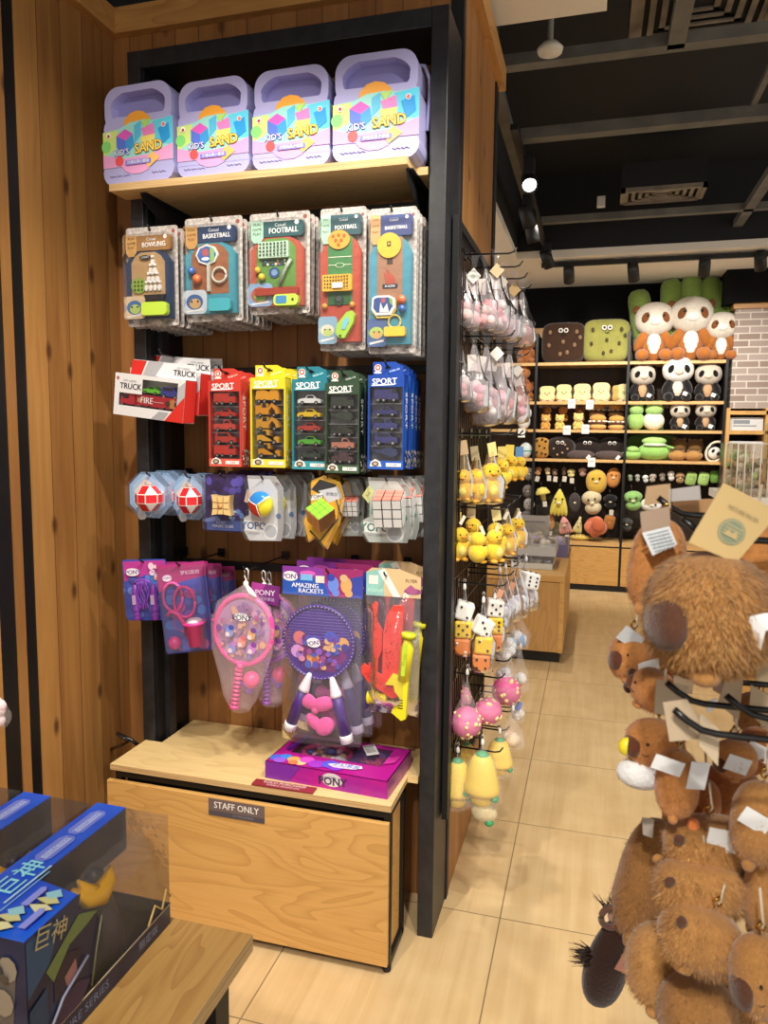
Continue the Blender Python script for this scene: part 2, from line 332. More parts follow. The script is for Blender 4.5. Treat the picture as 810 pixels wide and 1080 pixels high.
class Art:
    """prints and small relief on a face: u left to right, v top to bottom, each item a hair above the one before"""
    def __init__(s, mb, w, h, y0=0.0, step=.00015, M=None): s.mb = mb; s.w = w; s.h = h; s.y = y0; s.st = step; s.M = M
    def q(s, u, v): return ((u-.5)*s.w, -v*s.h)
    def up(s): s.y -= s.st; return s.y
    def poly(s, pts, col, d=0): 
        P = [s.q(*p) for p in pts]
        if d: s.mb.ext(P, s.y-d, s.y, col, s.M)
        else: s.mb.flat(P, s.up(), col, s.M)
    def r(s, u0, v0, u1, v1, col, d=0): s.poly([(u0, v0), (u1, v0), (u1, v1), (u0, v1)], col, d)
    def rr(s, u0, v0, u1, v1, rad, col, d=0):
        a = s.q(u0, v1); b = s.q(u1, v0); P = rrect(a[0], a[1], b[0], b[1], rad*s.w)
        if d: s.mb.ext(P, s.y-d, s.y, col, s.M)
        else: s.mb.flat(P, s.up(), col, s.M)
    def c(s, u, v, r, col, d=0, asp=1.0, n=18):
        x, z = s.q(u, v); P = disc(x, z, r*s.w, n, asp)
        if d: s.mb.ext(P, s.y-d, s.y, col, s.M, True)
        else: s.mb.flat(P, s.up(), col, s.M)
    def s_(s, u, v, r, col): x, z = s.q(u, v); s.mb.ell((x, s.y-r*s.w*.8, z), r*s.w, col, s.M, 12, 8)
    def t(s, txt, u, v, size, col, rot=0, sx=1.0, bold=0): x, z = s.q(u, v); s.mb.text(txt, x, z, size*s.w, s.up(), col if not isinstance(col, str) else pm(col), rot, sx, s.M, bold)
    def l(s, pts, rad, col, off=0): s.mb.tube([(s.q(*p)[0], s.y-rad*s.w-off, s.q(*p)[1]) for p in pts], rad*s.w, col, 6, False, s.M)
    def blobs(s, cols, n, u0, v0, u1, v1, r0, r1, seed=1):
        g = random.Random(seed)
        for i in range(n): s.c(g.uniform(u0, u1), g.uniform(v0, v1), g.uniform(r0, r1), g.choice(cols), 0, g.uniform(.7, 1.3), 9)
# ------------------------------------------------------------------ the room
WOODL = planks('brown_pine_boards', 1, .1, '#86562a', '#bd8a4c', .02, .1)
WOODB = planks('dark_pine_boards', 0, .085, '#764a24', '#a8743e', .03)
WOODP = planks('pillar_pine_boards', 1, .12, '#8f5c2a', '#bf8a4c', .03)
BEAM = ply('beam_pine', '#b98346', '#cf9c5a', '#8a5626', 'X'); BEAMY = ply('beam_pine_long', '#b98346', '#cf9c5a', '#8a5626', 'Y')
DARK = pm('#17171a', .8); WHITEC = pm('#f0e8da', .9)
XW, YW, XP, YE = -1.594, 2.25, -.414, 2.98
struct(MB().bb(-4, 4, -2, 9, -.05, 0, tiles('beige_floor_tiles')), 'floor')
b = MB()
for y0, y1, mt, x in ((-1.2, 1.66, WOODL, XW), (1.66, 1.722, BLK, XW-.004), (1.722, 1.757, WOODL, XW), (1.757, 1.803, BLK, XW-.004), (1.803, YW, WOODL, XW)):
    b.bb(x-.05, x, y0, y1, 0, 2.9, mt)
struct(b, 'wall_left')
struct(MB().bb(XW-.05, XP, YW, YW+.05, 0, 2.9, WOODB), 'wall_back')
b = MB(); b.bb(XP-.05, XP, YW+.05, YE, 0, 2.9, WOODP); b.bb(XW, XP, YE, YE+.03, 0, 2.9, WOODP); struct(b, 'wall_pillar')
struct(MB().bb(XW-.06, XP+.003, YW-.03, YE+.02, 2.9, 3.7, DARK).bb(XW-.06, XW, -1.2, YW, 2.9, 3.7, DARK), 'wall_upper')
struct(MB().bb(XP-.035, XP+.004, YW-.004, YW+.03, 0, 2.82, BLK), 'trim_7')
struct(MB().bb(XW, XW+.03, -1.2, YW, 2.82, 2.9, BEAMY), 'trim_1')
struct(MB().bb(XW+.03, XP+.03, YW-.03, YW, 2.82, 2.9, BEAM), 'trim_2')
struct(MB().bb(XP, XP+.03, YW, YE+.06, 2.86, 2.94, BEAMY), 'trim_3')
struct(MB().bb(-4, 4, -2, 9, 3.7, 3.75, DARK), 'ceiling')
b = MB(); b.bb(-4, 4, 6.6, 7.9, 3.04, 3.1, WHITEC); b.bb(-4, -.70, 3.2, 6.6, 3.04, 3.1, WHITEC)
b.bb(-4, 4, 6.6, 6.62, 3.1, 3.7, DARK); b.bb(-.72, -.70, 3.2, 6.6, 3.1, 3.7, DARK); struct(b, 'ceiling_soffit')
struct(MB().bb(-.405, -.015, 2.0, 2.84, 3.0, 3.06, pm('#f2ebde', .8)), 'ceiling_panel')
struct(MB().bb(-4, 4, 7.95, 8.0, 0, 3.05, planks('far_dark_boards', 0, .07, '#2c1e14', '#4c3420', .06)).bb(-4, 4, 7.90, 7.95, 2.62, 3.05, pm('#08080a', .9, 0, .2)), 'wall_far')
struct(MB().bb(-1.2, 1.22, 7.86, 7.90, 2.53, 2.63, BEAM), 'trim_4')
struct(MB().bb(1.2, 2.6, 7.5, 7.9, 1.8, 2.70, bricks('grey_brown_bricks')), 'wall_brick')
struct(MB().bb(1.18, 2.6, 7.47, 7.9, 2.70, 2.745, BEAM), 'trim_5')
struct(MB().bb(1.1, 2.6, 7.42, 7.9, 2.745, 3.04, pm('#08080a', .9, 0, .2)), 'wall_right_upper')
# ceiling framework
GBEAM = noisy('grey_painted_beam', '#56544f', '#6c6a62', 6, .6)
def beam(x0, x1, y0, y1, z0=3.2, h=.05, label='', mt=GBEAM):
    o = MB().bb(x0, x1, y0, y1, z0, z0+h, mt).build('ceiling_beam'); tag(o, label, 'ceiling beam', 'grey beams of the ceiling grid')
beam(-.47, 2.5, 3.56, 3.63, label='nearest grey cross beam of the open ceiling, running right under the first vent')
beam(-.47, 2.5, 4.42, 4.5, 3.2, .06, 'second grey cross beam of the open ceiling, between the two air vents')
beam(-.47, 2.5, 6.13, 6.19, 3.2, .05, 'farthest grey cross beam of the open ceiling, just behind the far vent')
beam(-.56, -.50, 3.5, 6.6, 3.2, .05, 'grey long beam beside the wooden pillar above the row of spotlights')
beam(.24, .31, 2.4, 3.6, 3.2, .05, 'short grey beam crossing in front of the near air vent')
beam(1.0, 1.07, 4.5, 6.6, 3.2, .05, 'grey long beam at the right running back to the far soffit')
beam(.72, .75, 3.63, 4.45, 3.25, .03, 'thin dark rail joining the two nearest cross beams at the right')
VENT = noisy('dusty_vent_metal', '#6f665a', '#8d8170', 8, .6)
def vent(x0, x1, y0, y1, z, label):
    t = thing('air_vent', label, 'air vent', 'ceiling air vents', ((x0+x1)/2, (y0+y1)/2, z)); w, d = (x1-x0)/2, (y1-y0)/2
    MB().bb(-w, w, -d, d, .03, .2, DARK).build('duct_box', t)
    f = MB(); f.bb(-w, w, -d, -d+.03, 0, .03, VENT).bb(-w, w, d-.03, d, 0, .03, VENT).bb(-w, -w+.03, -d, d, 0, .03, VENT).bb(w-.03, w, -d, d, 0, .03, VENT); f.build('frame', t)
    s = MB()
    for k in range(1, 6):
        a = k/6.0; iw, idp = w*(1-a)+.02, d*(1-a)+.01
        for x0_, x1_, y0_, y1_ in ((-iw, iw, -idp, -idp+.02), (-iw, iw, idp-.02, idp), (-iw, -iw+.025, -idp, idp), (iw-.025, iw, -idp, idp)):
            s.bb(x0_, x1_, y0_, y1_, .004+a*.02, .012+a*.02, VENT)
    s.build('louvre', t)
vent(.08, .66, 3.2, 3.8, 3.3, 'dusty square air vent nearest, at the top edge of the ceiling')
vent(.12, .70, 5.78, 6.1, 3.28, 'dusty far air vent hanging above the bamboo cushion shelf')
o = MB().lathe([(.001, 0), (.05, .004), (.055, .02), (.03, .045), (.012, .05), (.012, .4)], '#d9d2c4', 18).build('smoke_detector', loc=at(580, 57, 'Z', 3.12)); tag(o, 'round white smoke detector on the dark ceiling beside the white panel', 'smoke detector')
o = MB().bb(-.03, .03, -.02, .02, -.04, .04, '#d8d4cc', .004).build('junction_box', loc=at(634, 213, 'Z', 3.3)); tag(o, 'small white junction box hanging left of the far air vent', 'junction box')
t = MB().tube([at(636, 235, 'Z', 3.5), at(641, 245, 'Z', 3.4), at(648, 252, 'Z', 3.4), at(648, 258, 'Z', 3.42)], .008, '#6c675c').build('ceiling_cable'); tag(t, 'loose grey cable looping down beside the far air vent', 'cable')
# track lights
tr = MB().bb(-.49, -.45, 4.1, 6.6, 3.13, 3.16, BLK).build('light_track'); tag(tr, 'black light track along the wooden pillar side of the ceiling', 'light track')
tr = MB().bb(-.5, 2.2, 6.72, 6.76, 2.99, 3.03, BLK).build('light_track'); tag(tr, 'black light track across the front of the far white soffit', 'light track')
LAMP = None
def emit(name, h, st):
    mt, nt, N, L, b = newmat(name); b.inputs['Emission Color'].default_value = lin(h); b.inputs['Emission Strength'].default_value = st; return mt
GLOWN = emit('lit_lamp', '#fff4e0', 14); DIM = emit('lamp_lens', '#fff0d8', 1.2)
def spot_head(p, target, label, lit, size=1.0, zt=3.13):
    t = thing('track_spotlight', label, 'spotlight', 'black track spotlights', p)
    d = (V(target)-V(p)).normalized(); q = d.to_track_quat('-Z', 'Y').to_matrix().to_4x4()
    MB().lathe([(.0, .075), (.044, .075), (.047, .02), (.047, -.075), (.042, -.075), (.038, -.045), (0, -.045)], BLK, 20, M=q).build('lamp_head', t)
    MB().lathe([(0, -.0475), (.039, -.048)], GLOWN if lit else DIM, 20, M=q).build('lens', t)
    MB().bb(-.008, .008, -.05, .05, .0, zt-p[2], BLK).bb(-.03, .03, -.06, .06, max(.0, zt-p[2]-.10), zt-p[2], BLK, .005).build('mounting_arm', t)
LP = [((558, 192), (.0, 2.0, 1.2), 'lit white spotlight nearest along the pillar side track', 1), ((556, 228), (.2, 6, .6), 'second spotlight along the pillar side track, glowing rim', 0),
      ((561, 245), (.0, 6.2, .6), 'third spotlight along the pillar side track', 0), ((577, 273), (.2, 7.4, 1.3), 'last spotlight of the pillar side track, by the corner', 0)]
for (px, py), tg, lb, lit in LP:
    p = at(px, py, 'Z', 3.0); spot_head(p, tg, lb, lit)
for (px, py), tg, lb in (((600, 289), (-.2, 7.9, 1.6), 'black spotlight in front of the soffit above the dark cookie cushion'), ((668, 287), (.5, 7.7, 1.5), 'black spotlight with lit lens above the gap between cushion shelves'),
                         ((743, 281), (.9, 7.7, 1.6), 'black spotlight above the bamboo cushions'), ((802, 275), (1.5, 7.6, 1.8), 'rightmost black spotlight above the brick column')):
    p = at(px, py, 'Y', 6.74); spot_head(p, tg, lb, 0, zt=3.0)
# ------------------------------------------------------------------ black display bay, shelf, bench
t = thing('display_bay', 'tall black steel display bay with hooks and toys against brown pine boards', 'display bay', None, (0, 0, 0))
b = MB(); b.bb(-1.403, -1.360, 2.047, 2.249, 0, 2.66, BLACK, .002); b.build('post', t)
b = MB(); b.bb(-.462, -.4145, 2.047, 2.249, 0, 2.66, BLACK, .002); b.build('post', t)
b = MB(); b.bb(-1.36, -.462, 2.047, 2.249, 2.609, 2.66, BLACK, .002); b.build('header', t)
b = MB(); b.bb(-1.36, -1.352, 2.06, 2.249, 0, 2.609, BLK); b.bb(-1.352, -1.335, 2.10, 2.14, 0, 2.6, BLACK); b.build('inner_panel', t)
ZB = {}
for k, (px, py) in {'games': (250, 232), 'cars': (240, 392), 'cubes': (240, 503), 'dolls': (250, 596)}.items():
    z = at(px, py, 'Y', 2.235).z; ZB[k] = z
    b = MB(); b.bb(-1.352, -.462, 2.228, 2.248, z-.012, z+.012, BLACK); b.build('hook_bar', t)
SZ = 2.251
t = thing('plywood_shelf', 'birch plywood shelf holding the four lavender sand cases', 'shelf', None, (0, 0, 0))
b = MB(); b.ext([(-1.416, 0), (-.502, 0), (-.502, .09), (-.466, .09), (-.466, .285), (-1.348, .285), (-1.348, .083), (-1.416, .083)], 0, .021, PLY)
b.T = None
# the outline above is drawn in x/y, so lay it flat
b.v = [V((p.x, 1.962+p.z, SZ-.021+p.y)) for p in b.v]; b.build('shelf_board', t)
b = MB(); b.bb(-1.416, -.502, 1.9615, 1.963, SZ-.0205, SZ-.0005, EDGE); b.build('front_edge', t)
for x in (-1.33, -.512):
    b = MB(); b.bb(x, x+.02, 1.99, 2.247, SZ-.025, SZ-.0215, BLACK); b.add([(x, 1.99, SZ-.025), (x, 2.247, SZ-.025), (x, 2.247, SZ-.15), (x, 2.0, SZ-.04), (x+.004, 1.99, SZ-.025), (x+.004, 2.247, SZ-.025), (x+.004, 2.247, SZ-.15), (x+.004, 2.0, SZ-.04)], [(0, 1, 2, 3), (7, 6, 5, 4), (0, 3, 7, 4), (2, 1, 5, 6), (3, 2, 6, 7)], BLACK); b.build('bracket', t)
# sand cases
LAV, LAVD = pm('#b3b1e2', .3), pm('#8f8cc4', .35)
def sand_case(label, px0, px1, pyb, rz=0.0, bail=False):
    Y = 1.975; a = at(px0, pyb, 'Y', Y); c = at(px1, pyb, 'Y', Y); w = (c.x-a.x)*.985; h = w*1.13
    t = thing('sand_case', label, 'toy case', 'lavender sand cases', ((a.x+c.x)/2, Y+.055, SZ), (0, 0, rz))
    b = MB(); y0, y1 = -.055, .055
    low = rrect(-w/2, 0, w/2, h*.70, .025); low = [(x*(1-.04*max(0, z/h)), z) for x, z in low]
    out = rrect(-w*.485, h*.3, w*.485, h, w*.2, 8); inn = disc(-w*.01, h*.785, w*.36, 28, .46)
    b.ext(rrect(-w*.485, .001, w*.485, h*.69, .03), y0-.001, y1, LAV, smooth=False)
    b.ext(rrect(-w*.5, 0, w*.5, h*.26, .035), y0-.002, y1-.003, LAV)
    # handle arch: outer outline with a half-moon opening
    O = [p for p in rrect(-w*.47, h*.55, w*.47, h, w*.19, 8)]
    def ring(y): return [(x, y, z) for x, z in O]+[(x, y, z) for x, z in I]
    n = len(O); I = []
    for x, z in O:
        dx, dz = x-0, z-h*.785; L = math.hypot(dx/(w*.395), dz/(h*.185)); I.append((dx/L, h*.775+dz/L))
    vs = ring(y0)+ring(y0+.05); fs = []
    for i in range(n):
        j = (i+1) % n; fs += [(i, j, n+j, n+i), (2*n+i, 3*n+i, 3*n+j, 2*n+j), (i, 2*n+i, 2*n+j, j), (n+i, n+j, 3*n+j, 3*n+i)]
    b.add(vs, fs, LAV)
    b.ext([(x*.985, z) for x, z in O], y0+.035, y1-.01, LAVD)
    A = Art(b, w, h, y0-.0024, .00015, MX.Translation((0, 0, h)))
    for u in (.1, .2, .3, .7, .8): A.l([(u, .90), (u+.03, .915), (u+.06, .90), (u+.09, .915)], .006, LAV)
    b.build('case_shell', t)
    b = MB(); b.T = MX.Translation((0, 0, h)); A = Art(b, w*.985, h, y0-.0022)
    A.poly([(.30, .44), (.32, .35), (.40, .29), (.5, .27), (.6, .29), (.68, .35), (.70, .44)], '#f0a63c', .001)
    LB = [(0, .45), (.25, .43), (.4, .38), (.6, .37), (.75, .39), (1, .37), (1, .80), (.72, .80), (.66, .87), (.55, .905), (.42, .905), (.32, .87), (.27, .82), (0, .82)]
    A.poly(LB, '#9fe0d8', .0015); A.y -= .0015
    A.poly([(0, .45), (.22, .44), (.22, .62), (0, .70)], '#cfe886'); A.poly([(.72, .40), (1, .37), (1, .66), (.72, .60)], '#5fd0ee')
    A.poly([(0, .68), (.3, .74), (.7, .72), (1, .64), (1, .80), (.72, .80), (.66, .87), (.55, .905), (.42, .905), (.32, .87), (.27, .82), (0, .82)], '#eba6d8')
    A.c(.05, .60, .07, '#86dd7c'); A.poly([(.20, .50), (.33, .44), (.44, .50), (.33, .56)], '#e05fc4'); A.poly([(.20, .50), (.33, .56), (.34, .70), (.20, .62)], '#5a78e0'); A.poly([(.33, .56), (.44, .50), (.46, .62), (.34, .70)], '#3f9fe0')
    A.poly([(.46, .42), (.56, .38), (.56, .52), (.46, .60)], '#58bfe8'); A.poly([(.56, .46), (.74, .42), (.76, .53), (.60, .55)], '#e884c6'); A.poly([(.56, .54), (.76, .53), (.74, .64), (.56, .64)], '#f3e27a'); A.poly([(.56, .39), (.7, .37), (.62, .46)], '#b6e070')
    A.poly([(.80, .48), (.95, .44), (.97, .58), (.86, .64)], '#2f9be0'); A.c(.24, .76, .06, '#ee5a5a'); A.poly([(.6, .78), (.72, .70), (.82, .77), (.66, .86)], '#f2c070')
    A.c(.09, .49, .033, '#ffffff'); A.c(.09, .495, .020, '#c43a3a'); A.c(.88, .45, .030, '#ffffff'); A.c(.88, .45, .023, '#d8453f'); A.t('3+', .88, .45, .03, '#ffffff')
    A.t("KID'S", .275, .68, .098, '#5a44b8', .05, 1, .06); A.t("KID'S", .275, .68, .098, '#ffffff', .05)
    A.t('SAND', .665, .655, .155, '#a8641e', .06, .95, .06); A.t('SAND', .665, .655, .155, '#ffe466', .06, .95, .015)
    A.rr(.33, .765, .70, .815, .02, '#8a86d8'); A.t('沙滩玩具小套装', .515, .79, .045, '#ffffff')
    b.build('paper_sleeve', t)
    b = MB(); b.bb(-w*.5+.004, w*.5-.004, y1-.03, y1-.002, .001, h*.35, pm('#7fc79a', .4)); b.build('sand_tub', t) if not bail else None
    if bail:
        MB().tube([(w*.5, .03, h*.35), (w*.515, .035, h*.6), (w*.52, .035, h*.85), (w*.46, .035, h*.97), (w*.3, .035, h*1.0)], .006, pm('#b9b6e6', .2), 8).build('carry_handle', t)
sand_case('leftmost lavender sand play case on the plywood shelf, next to the wooden wall', 109, 187, 190, -.05)
sand_case('second lavender sand play case from the wooden wall on the plywood shelf', 187, 265.5, 184, -.03)
sand_case('third lavender sand play case from the wooden wall on the plywood shelf', 266, 350, 176, -.02)
sand_case('rightmost lavender sand play case with side carry handle, by the black post', 350, 443, 168, .0, True)
# bench
t = thing('storage_bench', 'pale plywood storage bench with drawer front and black frame under the hanging toys', 'storage bench', None, (0, 0, 0))
x0, x1, y0, y1, zt = -1.392, -.498, 1.856, 2.245, .5043
b = MB(); b.ext([(x0, 0), (x1, 0), (x1, .187), (-.466, .187), (-.466, .388), (-1.33, .388), (-1.33, .187), (x0, .187)], 0, .018, PLYT); b.v = [V((p.x, y0+p.z, zt-.018+p.y)) for p in b.v]; b.build('bench_top', t)
b = MB(); b.bb(x0, x1, y0-.0012, y0+.0005, zt-.0175, zt-.0005, EDGE); b.bb(x1-.0005, x1+.0012, y0, y0+.187, zt-.0175, zt-.0005, EDGE); b.build('edge_band', t)
b = MB(); b.bb(-1.405, -.503, y0-.002, y0+.014, .028, .452, PLYD, .002); dr = b.build('drawer_front', t)
b = MB()
for x in (-1.385, -.521):
    b.bb(x, x+.02, y0+.016, y0+.036, .015, zt-.0185, BLK); b.bb(x, x+.02, y0+.16, y0+.18, .015, zt-.0185, BLK)
    b.bb(x, x+.02, y0+.036, y0+.18, .015, .035, BLK); b.bb(x, x+.02, y0+.036, y0+.18, zt-.04, zt-.0185, BLK)
b.bb(-1.365, -.521, y0+.016, y0+.036, zt-.045, zt-.0185, BLK); b.bb(-1.365, -.521, y0+.016, y0+.036, .015, .035, BLK); b.bb(-1.36, -.53, y0+.04, y0+.05, .03, .455, DARK); b.build('bench_frame', t)
b = MB(); b.bb(-.518, -.512, y0+.036, y0+.16, .035, zt-.04, PLYD); b.build('side_panel', t)
for x in (-1.375, -.511):
    b = MB(); b.lathe([(0, 0), (.012, 0), (.013, .004), (.013, .016), (0, .016)], BLK, 12, (x, y0+.026, 0)); b.build('foot', t)
p = at(220, 850, 'Y', y0-.003); q = at(279, 855, 'Y', y0-.003)
b = MB(); w = q.x-p.x; h = .052; A = Art(b, w, h, 0); A.r(0, 0, 1, 1, '#6f5e5c', .001); A.y -= .001; A.r(0, .70, 1, 1, '#4f4b52'); A.t('STAFF ONLY', .5, .36, .155, '#f2efe9', 0, .92, .012); A.t('员工专用 请勿触碰', .62, .84, .045, '#8d8890')
s = b.build('staff_sign', dr); s.location = (p.x+w/2, y0-.0025, .447); s['label'] = 'grey staff only sign with white lettering'
# price plate lying on the bench top
c = at(300, 830, 'Z', zt); b = MB(); b.T = MX.Translation((c.x, c.y-.003, zt+.0005)) @ MX.Rotation(.0, 4, 'Z')
b.box((0, 0, .003), (.19, .034, .004), '#8d3038'); b.T = b.T @ MX.Translation((0, 0, .0055)) @ MX.Rotation(-PI/2, 4, 'X')
b.text('SOLO PURCHASE', 0, .006, .017, 0, pm('#f0dcd8'), 0, 1); b.text('限购商品 请勿拆封试玩', 0, -.009, .010, 0, pm('#e8c8c4'))
o = b.build('shelf_sign'); tag(o, 'small red sign with white text lying at the front edge of the bench top', 'sign')
# black cable at the left of the bench
o = MB().tube([at(112, 792, 'Y', 2.17), at(122, 788, 'Y', 2.1), at(128, 786, 'Y', 2.03), at(136, 782, 'Y', 2.0), at(124, 774, 'Y', 2.02), at(123, 773, 'Y', 2.04), at(138, 780, 'Y', 2.03), at(146, 786, 'Y', 2.04)], .006, pm('#1b1a1c', .2), 8).build('power_cable'); tag(o, 'black power cable loops sticking out behind the left end of the bench', 'cable')

# ------------------------------------------------------------------ hooks
def peg(x, z, yf, label, group='black peg hooks in the display bay', zbar=None):
    t = thing('peg_hook', label, 'hook', group, (x, 2.228, z)); L = 2.228-yf
    MB().tube([(0, 0, 0), (0, -L+.02, 0), (0, -L+.008, .003), (0, -L-.004, .014)], .0028, HOOK, 8).build('rod', t)
    MB().bb(-.012, .012, -.001, .004, -.014, .014, HOOK).build('clip', t)
def span(x0, y0, x1, y1, Y):
    xm, ym = (x0+x1)/2, (y0+y1)/2; l = at(x0, ym, 'Y', Y); r = at(x1, ym, 'Y', Y); tp = at(xm, y0, 'Y', Y); bt = at(xm, y1, 'Y', Y)
    return (l.x+r.x)/2, tp.z, r.x-l.x, tp.z-bt.z
def queue(t, n, dy, fmt, jit=.004, rz=.03):
    for i in range(1, n):
        dup(t, fmt.format(ORD[i]), (t.location.x+R.uniform(-jit, jit), t.location.y+dy*i, t.location.z+R.uniform(-jit, jit)*.5), (t.rotation_euler[0], t.rotation_euler[1]+R.uniform(-rz, rz)*.5, t.rotation_euler[2]+R.uniform(-rz, rz)))
# ------------------------------------------------------------------ toy game blister cards
CARD = noisy('silver_printed_card', '#c9c2bd', '#9c948f', 90, .35)
def game_card(kind, label, box, yf=1.995):
    x, z, w, h = span(*box, yf); t = thing('game_card', label, 'toy game', kind+' game cards', (x, yf, z))
    H = h/w
    b = MB(); b.ext(rrect(-w/2, -h, w/2, 0, .008), 0, .0015, CARD); A = Art(b, w, h, 0)
    A.c(.92, .055*1.0, .035, '#a05048'); A.blobs(['#b0a6a0', '#d8d0ca', '#8f8782'], 26, .03, .93, .97, .99, .02, .05, 3); A.y = -.0045
    spec = dict(bowling=('#b07a3c', '#d9a050', '#27406e', '#c49a62'), basketball=('#27406e', '#d79a4a', '#3a9fb8', '#a8623c'), football=('#2c5f66', '#a8dcc0', '#c8503a', '#5f9a3c'), tall_football=('#2f5a66', '#a8dcc0', '#cc4a36', '#3f8a4a'), tall_basketball=('#3a4a8e', '#e0a460', '#3a9cbc', '#b07a58'))[kind]
    hv0, hv1 = .10, .25 if H < 2.4 else .20
    if H > 2.4: hv0 = .06
    A.rr(.05, hv0, .93, hv1, .05, spec[0], .012)
    A.y = -.0170
    ttl = {'bowling': ('BOWLING', 'Casual'), 'basketball': ('BASKETBALL', 'Casual'), 'football': ('FOOTBALL', 'Casual')}[kind.replace('tall_', '')]
    A.t(ttl[1], .55, hv0+(hv1-hv0)*.25, .07, '#e8f0f4'); A.t(ttl[0], .60, hv0+(hv1-hv0)*.62, .115 if len(ttl[0]) < 9 else .10, '#ffffff', .02, .85, .02); A.c(.82, hv0+.02, .035, '#ffffff')
    A.r(.06, hv0-.005, .27, hv1+.012, spec[1]); A.poly([(.06, hv1+.01), (.27, hv1+.01), (.22, hv1+.055), (.11, hv1+.055)], spec[1])
    for k, s_ in enumerate(('FUN', 'GAME', 'PLAY')): A.t(s_, .165, hv0+.028+(hv1-hv0)*.30*k, .06, '#5a4020')
    b.build('backing_card', t)
    # tray with arched top
    b = MB(); A = Art(b, w, h, 0); T, B = (hv1+.0, .93 if H < 2.4 else .94)
    def arch(u0, u1, v0, v1, k): return [(u0, v1), (u0, v0+k), (u0+(u1-u0)*.12, v0+k*.35), (u0+(u1-u0)*.28, v0), (u0+(u1-u0)*.72, v0), (u0+(u1-u0)*.88, v0+k*.35), (u1, v0+k), (u1, v1)]
    A.poly(arch(.05, .93, T, B, .12), spec[2], .014); A.y = -.0145
    if H < 2.4: A.poly(arch(.15, .80, T+.015, .74, .10), spec[3])
    else: A.r(.2, T+.01, .74, .68, spec[3])
    b.build('game_tray', t)
    b = MB(); A = Art(b, w, h, -.015)
    if kind == 'bowling':
        for r_ in range(4):
            for k in range(r_+1): 
                u = .58+(k-r_/2)*.085; v = .34+r_*.085
                A.c(u, v+.03, .032, '#f4f4f2', .006, 1.7, 10); A.c(u, v-.028, .02, '#ffffff', .007, 1.2, 8)
        A.c(.30, .60, .15, '#8fb83a', .004, .85); A.y -= .0045
        for k in range(9): A.c(.30+((k % 3)-1)*.07, .56+(k//3)*.04, .018, '#2c3a18')
        A.c(.44, .32, .11, '#2b2c33', 0, .35); A.t('STRIKE', .44, .32, .05, '#e8e8e8', .1)
        A.poly([(.44, .70), (.85, .70), (.80, .76), (.48, .76)], '#23252c', .01)
        A.rr(.42, .78, .90, .91, .06, '#b8e02e', .02); A.y = -.036; A.c(.6, .845, .09, '#5ab8e8', 0, .7); A.c(.78, .845, .02, '#3a6a20')
    elif kind == 'basketball':
        A.c(.44, .37, .2, '#dfe6e0', .006, .8, 8); A.y = -.022; A.c(.44, .37, .165, '#3c6fd0', 0, .78, 8); A.poly([(.5, .29), (.57, .33), (.57, .42), (.5, .45)], '#8fcf5a'); A.c(.42, .35, .06, '#c8585a'); A.c(.42, .41, .07, '#e8eef8', 0, .4)
        A.y = -.015; A.r(.44, .46, .49, .72, '#c8c8b8', .008); A.s_(.18, .52, .065, pm('#3a78d8', .2)); A.s_(.28, .60, .075, pm('#ee6a30', .2))
        A.y = -.02; A.l([(.66+.12*math.cos(a*.4), .57+.07*math.sin(a*.4)) for a in range(17)], .02, pm('#d8dcc8', .2)); A.rr(.5, .80, .88, .92, .05, '#38a8b8', .018); A.y = -.036; A.rr(.55, .83, .82, .90, .03, '#9fd8e0')
    elif kind == 'football':
        A.rr(.2, .30, .70, .46, .02, '#b8dcc0', .01); A.y = -.026
        for i in range(8):
            for j in range(4): A.c(.235+i*.06, .325+j*.035, .018, '#2f4a38', 0, 1, 6)
        A.y = -.016; A.r(.24, .47, .68, .53, '#38503c'); A.blobs(['#e8d8b0', '#3a78c8', '#d05a48'], 10, .26, .475, .66, .525, .012, .022, 5); A.c(.45, .6, .09, '#3a5a9a', 0, .9); A.c(.45, .60, .05, '#7aa8d8', 0, .9)
        A.l([(.55, .72), (.66, .56), (.74, .48)], .03, pm('#a8c0a8', .25)); A.s_(.19, .575, .05, pm('#f0c020', .2)); A.s_(.26, .645, .055, pm('#f0c020', .2))
        A.r(.15, .76, .86, .83, '#b83a28', .012); A.y = -.02; A.rr(.48, .83, .88, .94, .06, '#b4dc38', .018); A.y = -.039; A.rr(.52, .845, .70, .92, .03, '#3a8ac8'); A.c(.8, .885, .02, '#2a4a18')
    elif kind == 'tall_football':
        A.c(.45, .23, .24, '#f0a830', .004, .8); A.y = -.020
        for k, (u, v) in enumerate(((.33, .205), (.45, .20), (.57, .205), (.39, .235), (.51, .235), (.45, .265))): A.c(u, v, .035, '#c86820')
        A.y = -.0155; A.r(.22, .345, .72, .35, '#e8f0d8'); A.r(.22, .40, .72, .405, '#dcecc8'); A.c(.47, .405, .1, '#e8f0d8', 0, .5); A.c(.47, .405, .085, '#3f8a4a', 0, .5)
        A.rr(.12, .475, .76, .59, .03, '#f2b82c', .014); A.y = -.030
        for i in range(9):
            for j in range(4): A.c(.18+i*.062, .493+j*.024, .02, '#4a3a18', 0, 1, 6)
        A.r(.36, .535, .58, .57, '#f4f4f0'); A.y = -.017; A.r(.22, .60, .70, .68, '#2f6a3a'); A.c(.46, .65, .11, '#284a34', .002); A.c(.46, .64, .06, '#50585c', .004); A.s_(.16, .69, .06, pm('#f2a838', .2)); A.s_(.76, .685, .06, pm('#f2a838', .2))
        A.poly([(.50, .92), (.42, .88), (.46, .82), (.66, .74), (.78, .73), (.84, .76), (.80, .82), (.62, .92)], '#aee03a', .016); A.y = -.035; A.poly([(.56, .86), (.6, .80), (.70, .77), (.72, .80), (.64, .86)], '#68b8d8'); A.c(.53, .905, .03, '#3a6a20')
    else:
